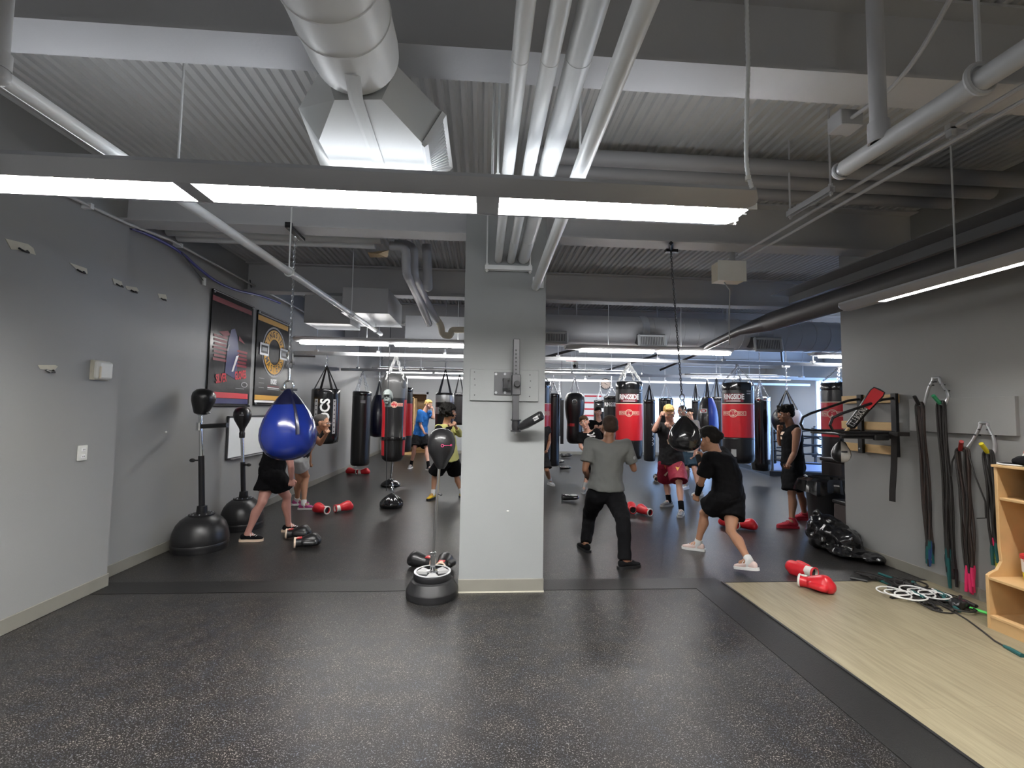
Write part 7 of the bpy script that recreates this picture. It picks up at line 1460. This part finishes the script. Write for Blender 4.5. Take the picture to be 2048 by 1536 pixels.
# man in grey with his back to us
A = person(dict(label='person in a grey t-shirt and long black trousers, standing with back to us', h=1.68, build=1.14, skin='skin_brown', hair=('hair_buzz', 'buzz'), face=2, torso=4, pelf=8,
    pelvis=(1211, 981, 5.03), neck=(1217, 879, 4.98), head=(1219.5, 854, 0.05), hk=1.16, sw=0.195,
    eL=(1170, 938), wL=(1176, 955, 0.18), eR=(1268, 938), wR=(1258, 912, 0.26), curlL=0.8, curlR=1.0,
    kL=(1178, 1034), aL=(1172, 1087), kR=(1247, 1042), aR=(1249, 1120), tL=-15, tR=75,
    top=('cloth_grey', 0.72, 0.03), bottom=('cloth_black', 'long'), botname='trousers', shoe=('cloth_black', 'black_plastic', 'cloth_dark'), loose=1.08))
MB().box(lerp(A['arms']['L'][1], A['arms']['L'][2], 0.9), (0.07, 0.07, 0.03)).build('watch', M['black_plastic'], A['root'], bevel=0.01)
mb = disc2(0.02, 0, 12); sh, el, wr, hv = A['arms']['R']; decal(mb, 'sleeve_badge', M['grey_print'], A['root'], lerp(sh, el, 0.5), (1, 0.4, 0), (0, 0, 1), A['bv'], 0.004, 0.4)
# woman all in black, stepping
W = person(dict(label='person in a black t-shirt and black shorts, stepping into a wide stance', h=1.60, build=1.34, skin='skin_tan', hair=('hair_black', 'bun'), face=-55, torso=-42, pelf=-35, pitch=-0.35,
    pelvis=(1455, 984, 4.90), neck=(1428, 902, 4.95), head=(1416, 878, 0.05), hk=1.26, sw=0.16, hunch=0.05,
    eL=(1403, 962), wL=(1395, 988, 0.10), hL=(1390, 1003, 0.03), eR=(1405, 935), wR=(1396, 912, 0.25), hR=(1395, 897, 0.28), curlL=0.7, curlR=1.0,
    kL=(1409, 1026), aL=(1396, 1086), kR=(1462, 1062), aR=(1499, 1122), tL=-62, tR=-28, heelR=0.05,
    top=('cloth_black', 0.78, -0.12), bottom=('cloth_black', 0.66), shoe=('shoe_blush', 'cloth_white', 'cloth_white'), sock=('cloth_white', 0.12), loose=1.05))
wrap(W, 'L', a=0.25, r=0.040); wrap(W, 'R', a=0.3, r=0.038)
# man in red shoes
R_ = person(dict(label='person in a sleeveless black shirt, black shorts and red high shoes', h=1.76, build=1.15, hk=1.1, skin='skin_brown', hair=('hair_black', 'mop'), face=-80, torso=-72, pelf=-70, pitch=-0.15,
    pelvis=(1585, 922, 6.5), neck=(1583, 851, 6.5), head=(1571, 828, 0.0), sw=0.17,
    eL=(1589, 906), wL=(1574, 933, -0.22), hL=(1570, 945, -0.24), eR=(1561, 888), wR=(1557, 861, 0.10), hR=(1557, 850, 0.08), curlL=0.55, curlR=1.0,
    shL=(1595, 862, -0.19), kL=(1584, 986), aL=(1584, 1044), kR=(1601, 985), aR=(1610, 1029), tL=-82, tR=-78,
    top=('cloth_black', 0, -0.05), bottom=('cloth_black', 0.92), flare=1.18, shoe=('shoe_red', 'shoe_red', 'shoe_red'), boot=True, foot=1.06))
front_decal(R_, merge(grid2(0.10, 0.05, 3, 2, 0, 0.03), grid2(0.07, 0.04, 3, 2, 0, -0.04)), 'shirt_print', 'cream', 0.72)
MB().tube([R_['H'](0.02, 0.10, -0.07), R_['H'](0.0, 0.105, -0.072), R_['H'](-0.02, 0.10, -0.07)], 0.010, 6).build('goatee', M['hair_black'], R_['root'])
# blond man in red shorts
B1 = person(dict(label='blond person in a black t-shirt and red patterned shorts, one hand at his temple', h=1.75, build=1.12, hk=1.12, skin='skin_fair', hair=('hair_blond', 'short'), face=192, torso=200, pelf=196, pitch=-0.42,
    pelvis=(1342, 921, 7.45), neck=(1341, 845, 7.4), head=(1338, 826, -0.05), tilt=0.05,
    eR=(1308, 861), wR=(1321, 832, -0.12), hR=(1326, 822, -0.14), eL=(1352, 868, -1), wL=(1338, 852, -0.28), hL=(1334, 843, -0.3), curlR=0.7, curlL=1.0,
    kR=(1332, 964), aR=(1338, 1002), kL=(1358, 966), aL=(1363, 1020), tR=245, tL=215,
    top=('cloth_dark', 0.80, -0.08), bottom=('cloth_red', 0.92), flare=1.22, shoe=('shoe_grey', 'cloth_light', 'cloth_white'), sock=('cloth_black', 0.32), loose=1.1))
front_decal(B1, poly2([(-0.05, -0.10), (0.03, -0.11), (0.05, -0.03), (0.02, 0.0), (0.06, 0.06), (0.02, 0.12), (0.0, 0.05), (-0.03, 0.09), (-0.04, 0.0), (-0.07, -0.03)]), 'flame_print', 'cream', 0.62); front_decal(B1, poly2([(-0.025, -0.08), (0.015, -0.085), (0.02, -0.02), (0.0, 0.02), (-0.02, -0.02)]), 'flame_print', 'gold_print', 0.62, off=0.008)
for sx in (-1, 1):
    rt = dirv(196).cross(V(0, 0, 1)) * -1; rt = V(0, 0, 1).cross(dirv(196)).normalized()
    for k, m in ((0, 'gold_print'), (1, 'cream')): decal(poly2([(0.05, -0.17), (0.10, -0.02), (0.02, -0.15)] if k else [(0.02, 0.02), (0.13, 0.11), (0.12, 0.07), (0.04, -0.03)]), 'stripe_print', M[m], B1['root'], B1['pel'] + rt * (0.02 if sx > 0 else -0.14) - V(0, 0, 0.10), rt, V(0, 0, 1), B1['bvb'], 0.006, 0.6)
# woman in black shorts behind the blue teardrop bag
F1 = person(dict(label='person in black shorts and black low shoes, upper body hidden by the blue teardrop bag', h=1.66, build=1.2, skin='skin_pink', hair=('hair_brown', 'short'), face=80, torso=75, pelf=70, pitch=-0.2,
    pelvis=(545, 936, 5.72), neck=(573, 866, 5.65), head=(585, 845, 0.0), hunch=0.03, sw=0.165,
    eR=(582, 932), wR=(583, 958, 0.02), hR=(583, 972, 0.02), eL=(600, 890), wL=(606, 866, 0.1), hL=(606, 856, 0.1), curlR=0.5,
    kR=(573, 992), aR=(577, 1050), kL=(524, 1004), aL=(494, 1068), tR=88, tL=86, shR=(573, 893, -0.12),
    top=('cloth_black', 0.6, 0.02), bottom=('cloth_black', 0.66), flare=1.15, shoe=('cloth_black', 'cream', 'cloth_white')))
# person with glasses guarding the chin
F2 = person(dict(label='person with glasses and grey shorts, fist at chin, beyond the blue teardrop bag', h=1.66, build=1.2, hk=1.2, skin='skin_tan', hair=('hair_grey', 'buzz'), face=88, torso=82, pelf=80, pitch=-0.12,
    pelvis=(598, 912, 7.35), neck=(634, 861, 7.35), head=(644, 846, 0.0), sw=0.17, hunch=0.04,
    eR=(640, 888), wR=(653, 868, -0.12), hR=(661, 859, -0.12), eL=(618, 905), wL=(620, 930, 0.25), hL=(620, 940, 0.25), curlR=1.0, curlL=0.4,
    kR=(612, 953), aR=(607, 1008), kL=(598, 962), aL=(594, 1000), tR=84, tL=80,
    bottom=('cloth_light', 0.55), top=('cloth_dark', 0, 0.0), topname='vest', shoe=('shoe_pink', 'cloth_white', 'shoe_grey'), sock=('cloth_white', 0.14)))
H = F2['H']; gl = MB()
for sx in (-1, 1): gl.ring(H(sx * 0.033, 0.106, 0.004), 0.024, 0.0022, basis(F2['fr']), 16, 5)
gl.tube([H(-0.009, 0.106, 0.006), H(0.009, 0.106, 0.006)], 0.002, 5).tube([H(0.057, 0.104, 0.006), H(0.082, 0.01, 0.008)], 0.002, 5).tube([H(-0.057, 0.104, 0.006), H(-0.082, 0.01, 0.008)], 0.002, 5); gl.build('glasses', M['chrome'], F2['root'])
# boy in blue
person(dict(label='person in a bright blue t-shirt and black shorts, bending near the far doorway', h=1.74, build=1.2, hk=1.08, skin='skin_fair', hair=('hair_blond', 'short'), face=120, torso=128, pelf=140, pitch=-0.3,
    pelvis=(841, 868, 12.55), neck=(850, 821, 12.5), head=(857, 809, -0.02), sw=0.165, hunch=0.03,
    eR=(841, 850), wR=(849, 866, -0.20), hR=(853, 873, -0.22), eL=(867, 836), wL=(866, 820, -0.05), hL=(864, 812, -0.05), curlR=0.4, curlL=0.6,
    kR=(829, 896), aR=(822, 930), kL=(853, 897), aL=(857, 934), tR=190, tL=130,
    top=('cloth_blue', 0.8, -0.06), bottom=('cloth_black', 0.85), flare=1.2, shoe=('shoe_grey', 'cloth_white', 'cloth_white'), sock=('cloth_black', 0.28), loose=1.1))
# yellow jacket
Y1 = person(dict(label='person with curly black hair in a pale yellow jacket and yellow shoes', h=1.68, build=1.18, hk=1.12, skin='skin_tan', hair=('hair_black', 'curly'), face=78, torso=88, pelf=125,
    pelvis=(897, 912, 8.15), neck=(892, 846, 8.1), head=(899, 825, -0.03), sw=0.19,
    eR=(880, 872), wR=(902, 854, -0.28), hR=(906, 843, -0.28), eL=(920, 868), wL=(911, 853, -0.15), hL=(909, 842, -0.15), curlR=1.0, curlL=1.0, shR=(877, 856, -0.18),
    kR=(869, 948), aR=(866, 988), kL=(912, 950), aL=(924, 986), tR=205, tL=150,
    top=('cloth_yellow', 1.75, -0.12), topname='jacket', top2=('cloth_black', 'R'), bottom=('cloth_black', 0.9), flare=1.2, shoe=('shoe_yellow', 'black_plastic', 'shoe_yellow'), sock=('cloth_white', 0.22), loose=1.2))
wrap(Y1, 'R', a=0.55, r=0.038)
# person hidden by the pillar
person(dict(label='person mostly hidden behind the pillar, only a bare arm and white shoe showing', h=1.68, build=1.0, skin='skin_tan', hair=('hair_black', 'short'), face=200, torso=195, pelf=190,
    pelvis=(1081, 913, 9.6), neck=(1080, 853, 9.6), head=(1079, 836, 0.0),
    eL=(1099, 884), wL=(1094, 900, -0.2), eR=(1062, 884), wR=(1070, 862, -0.2),
    kL=(1094, 940), aL=(1100, 962), kR=(1072, 940), aR=(1066, 965), tL=160, tR=200,
    top=('cloth_dark', 0.3, -0.03), bottom=('cloth_dark', 0.85), flare=1.15, shoe=('cloth_white', 'cloth_white', 'cloth_light'), sock=('cloth_white', 0.3)))
# kid leaning out beside the person in grey
K1 = person(dict(label='person with a brown fringe and black logo t-shirt, leaning past the person in grey', h=1.64, build=1.05, hk=1.12, skin='skin_fair', hair=('hair_brown', 'short'), face=198, torso=196, pelf=190, pitch=-0.05, tilt=0.25,
    pelvis=(1189, 912, 8.7), neck=(1175, 861, 8.6), head=(1168.5, 845, -0.03), sw=0.175,
    eR=(1161, 893), wR=(1176, 908, -0.16), eL=(1200, 890), wL=(1194, 905, -0.2), curlR=1.0, curlL=1.0,
    kR=(1177, 942), aR=(1168, 976), kL=(1205, 942), aL=(1212, 972), tR=200, tL=170,
    top=('cloth_black', 0.75, -0.05), bottom=('cloth_dark', 0.9), flare=1.15, shoe=('shoe_grey', 'cloth_light', 'cloth_light'), sock=('cloth_light', 0.3)))
for sg in (1, -1):
    arc = [V(0.075 * sin(a) , sg * (0.062 - 0.05 * cos(a)), 0) for a in [(-1.1 + 0.22 * i) for i in range(11)]]; st = MB(); vs = []
    for i, p in enumerate(arc): d_ = (arc[min(i + 1, 10)] - arc[max(i - 1, 0)]).normalized(); n_ = V(-d_.y, d_.x, 0) * (0.006 + 0.009 * abs(i - 5) / 5); vs += [p - n_, p + n_]
    st.add(vs, [(2 * i, 2 * i + 1, 2 * i + 3, 2 * i + 2) for i in range(10)]); front_decal(K1, st, 'logo_print', 'white_print', 0.84, 0.05)
# man behind with a raised fist
person(dict(label='person with short dark hair and a dark shirt, fist raised, behind the fringe haired one', h=1.76, build=1.05, skin='skin_fair', hair=('hair_black', 'short'), face=184, torso=190, pelf=185, pitch=-0.15,
    pelvis=(1200, 897, 10.3), neck=(1198, 840, 10.3), head=(1196, 824, -0.03),
    eR=(1180, 866), wR=(1190, 858, -0.25), eL=(1213, 868), wL=(1200, 858, -0.28), hL=(1198, 850, -0.28), curlR=1.0, curlL=1.0,
    kR=(1192, 930), aR=(1188, 956), kL=(1210, 930), aL=(1214, 954), tR=190, tL=170,
    top=('cloth_black', 0.7, -0.05), bottom=('cloth_black', 0.9), shoe=('cloth_black', 'cloth_light', 'cloth_light')))
# person in pale grey shirt bending behind the black teardrop bag
person(dict(label='person in a pale grey shirt and blue grey shorts, bending behind the black teardrop bag', h=1.74, build=1.05, skin='skin_fair', hair=('hair_grey', 'buzz'), face=250, torso=240, pelf=225, pitch=-0.2,
    pelvis=(1379, 902, 9.2), neck=(1379, 837, 9.2), head=(1364, 822, -0.05), sw=0.19, shL=(1393, 846, -0.12), hunch=0.03,
    eL=(1396, 890), wL=(1388, 912, -0.25), eR=(1362, 872), wR=(1358, 850, -0.15), curlL=0.6,
    kR=(1374, 938), aR=(1372, 970), kL=(1389, 938), aL=(1399, 982), tR=235, tL=250,
    top=('cloth_light', 0.8, -0.03), bottom=('cloth_teal', 0.85), flare=1.1, shoe=('cloth_white', 'cloth_white', 'cloth_light'), sock=('cloth_white', 0.25)))
person(dict(label='dark haired person in black, farthest back before the bright windows', h=1.74, build=1.0, skin='skin_tan', hair=('hair_black', 'mop'), face=240, torso=230, pelf=225,
    pelvis=(1384, 890, 12.1), neck=(1383, 841, 12.1), head=(1380, 826, -0.03),
    eL=(1396, 864), wL=(1388, 872, -0.25), eR=(1372, 864), wR=(1374, 850, -0.2),
    kR=(1378, 914), aR=(1376, 937), kL=(1390, 914), aL=(1392, 939), tR=235, tL=225,
    top=('cloth_black', 0.75, -0.03), bottom=('cloth_black', 0.9), shoe=('cloth_black', 'cloth_light', 'cloth_light')))
# ================================================================== GLOVES AND PADS ON THE FLOOR
def glove(m, cuff, trim, left=False):
    """boxing glove lying palm down at the origin, fist toward +Y; returns its root"""
    s = -1 if left else 1; t = thing('boxing_glove', 'x', 'boxing glove', (0, 0, 0))
    b = MB(); b.hull(ell((0, 0.085, 0.082), (0.078, 0.072, 0.076), None, 16, 9) + ell((0, 0.0, 0.068), (0.064, 0.05, 0.060), None, 16, 9)); b.hull(ell((0, 0.125, 0.062), (0.068, 0.05, 0.058), None, 16, 9) + ell((0, 0.05, 0.060), (0.062, 0.05, 0.056), None, 16, 9))
    b.hull(ell((0, 0.0, 0.066), (0.058, 0.04, 0.056), None) + ell((0, -0.05, 0.062), (0.050, 0.02, 0.050), None))
    b.hull(ell((s * 0.066, -0.005, 0.062), (0.028, 0.03, 0.030), None) + ell((s * 0.082, 0.075, 0.058), (0.030, 0.036, 0.030), None)); b.ball((s * 0.078, 0.095, 0.058), (0.030, 0.03, 0.030))
    remeshed(b, 0.0075, 3).build('fist', M[m], t, ang=80)
    Ry2 = Matrix(((1, 0, 0), (0, 0, -1), (0, 1, 0)))
    c = MB(); c.lathe([(0.050, 0.03), (0.051, 0.06), (0.056, 0.108), (0.052, 0.112), (0.042, 0.08), (0.04, 0.04)], (0, 0, 0.060), 24, Ry2, cap=False); c.build('cuff', M[cuff], t)
    MB().lathe([(0.0575, 0.098), (0.060, 0.103), (0.060, 0.113), (0.0525, 0.118), (0.045, 0.113)], (0, 0, 0.060), 24, Ry2, cap=False).build('trim_ring', M[trim], t)
    MB().lathe([(0, 0.085), (0.046, 0.085), (0.046, 0.088), (0, 0.088)], (0, 0, 0.060), 20, Ry2).build('opening', M['black_print'], t)
    MB().hull(ell((0, -0.075, 0.112), (0.028, 0.03, 0.005), None)).build('cuff_label', M[trim], t)
    return t
def place(o, label, px, deg, group=None, roll=0.0, z=0.0, dx=0, dy=0):
    p = atZ(px[0], px[1], 0.0); o.location = (p.x + dx, p.y + dy, z); o.rotation_euler = (0, roll, -radians(deg)); o['label'] = label
    if group: o['group'] = group
    return o
red = glove('red_leather', 'red_leather', 'white_leather'); redw = glove('red_leather', 'white_leather', 'red_label', True); blk = glove('black_leather', 'black_leather', 'cream')
place(red, 'red boxing glove lying beside the pink and grey shoes', (644, 1027), -60)
def cp(o, *a, **k): return place(copy_tree(o), *a, **k)
place(redw, 'red boxing glove with a pale cuff, on open floor past its pair', (684, 1023), 50)
cp(red, 'small red boxing glove far back by the banner wall, against the wall', (705, 948), -75)
cp(redw, 'small red boxing glove far back by the banner wall, farther from the wall', (725, 949), 80)
cp(redw, 'red boxing glove with a white cuff, right beside the grey shirted person\'s leg', (1264, 1025), 10)
cp(red, 'red boxing glove with its white cuff opening toward us, near the blond person\'s feet', (1290, 1030), -25)
cp(red, 'red boxing glove half hidden behind the stepping person in black, thumb side', (1460, 1056), -20)
cp(redw, 'red boxing glove with a pale cuff, peeking out past the stepping person\'s rear leg', (1488, 1058), 130)
a = cp(red, 'red boxing glove on the corner of the pale vinyl floor', (1632, 1183), 140, dy=0.03)
b = cp(redw, 'red boxing glove lying palm up behind the one on the pale vinyl floor', (1612, 1158), -20, roll=pi * 0.9, z=0.125, dy=0.05)
MB().box((0.0, -0.06, 0.112), (0.06, 0.05, 0.008)).build('red_lining', M['red_label'], blk)
place(blk, 'black boxing glove of the pair by the black low shoes, on the far side', (592, 1076), 75)
cp(blk, 'black boxing glove of the pair by the black low shoes, on the near side', (610, 1094), 70)
cp(blk, 'black boxing glove lying behind the barbell plate stand', (846, 1135), -70)
cp(blk, 'black boxing glove tucked between the plate stand and the pillar', (908, 1158), 10, dx=-0.12, dy=0.22)
cp(blk, 'black boxing glove on the floor behind the blond person', (1313, 962), 20)
def mitt(label, px, deg, k=1.0, face='white_leather', group=None):
    p = atZ(px[0], px[1], 0); t = thing('focus_mitt', label, 'focus mitt', p, group); R = Matrix.Rotation(-radians(deg), 3, 'Z')
    b = MB(); b.hull(ell(p + R @ V(0, 0.05, 0.06) * k, (0.10 * k, 0.09 * k, 0.04 * k), R) + ell(p + R @ V(0, -0.10, 0.05) * k, (0.06 * k, 0.05 * k, 0.045 * k), R)); remeshed(b, 0.012, 3).build('pad', M['black_gloss'], t, ang=80)
    f = MB(); f.hull(ell(p + R @ V(0.01, 0.05, 0.092) * k, (0.06 * k, 0.055 * k, 0.014 * k), R)); f.build('target_face', M[face], t)
    MB().ring(p + R @ V(0, -0.13, 0.055) * k, 0.042 * k, 0.012 * k, R @ Matrix.Rotation(pi / 2, 3, 'X')).build('cuff', M['black_leather'], t); return t
mitt('black punching mitt with a pale face, nearest the pillar on the open floor', (1141, 1002), 100, 1.15, 'cloth_light')
mitt('shiny black mitt at the foot of the long black bag, second from the far wall', (1131, 940), 95, 1.1, 'black_gloss')
mitt('black and white mitt partly behind the long black bag at the pillar edge', (1121, 927), 60, 1.0, 'white_leather')
mitt('black mitt lying closest to the far wall under the pear shaped bag', (1133, 915), 80, 1.35, 'black_leather')
o = copy_tree(red); o.location = (4.19, 3.16, 1.236); o.rotation_euler = (0, 0, radians(-60)); o['label'] = 'red boxing glove lying on top of the wooden locker beside the cap'
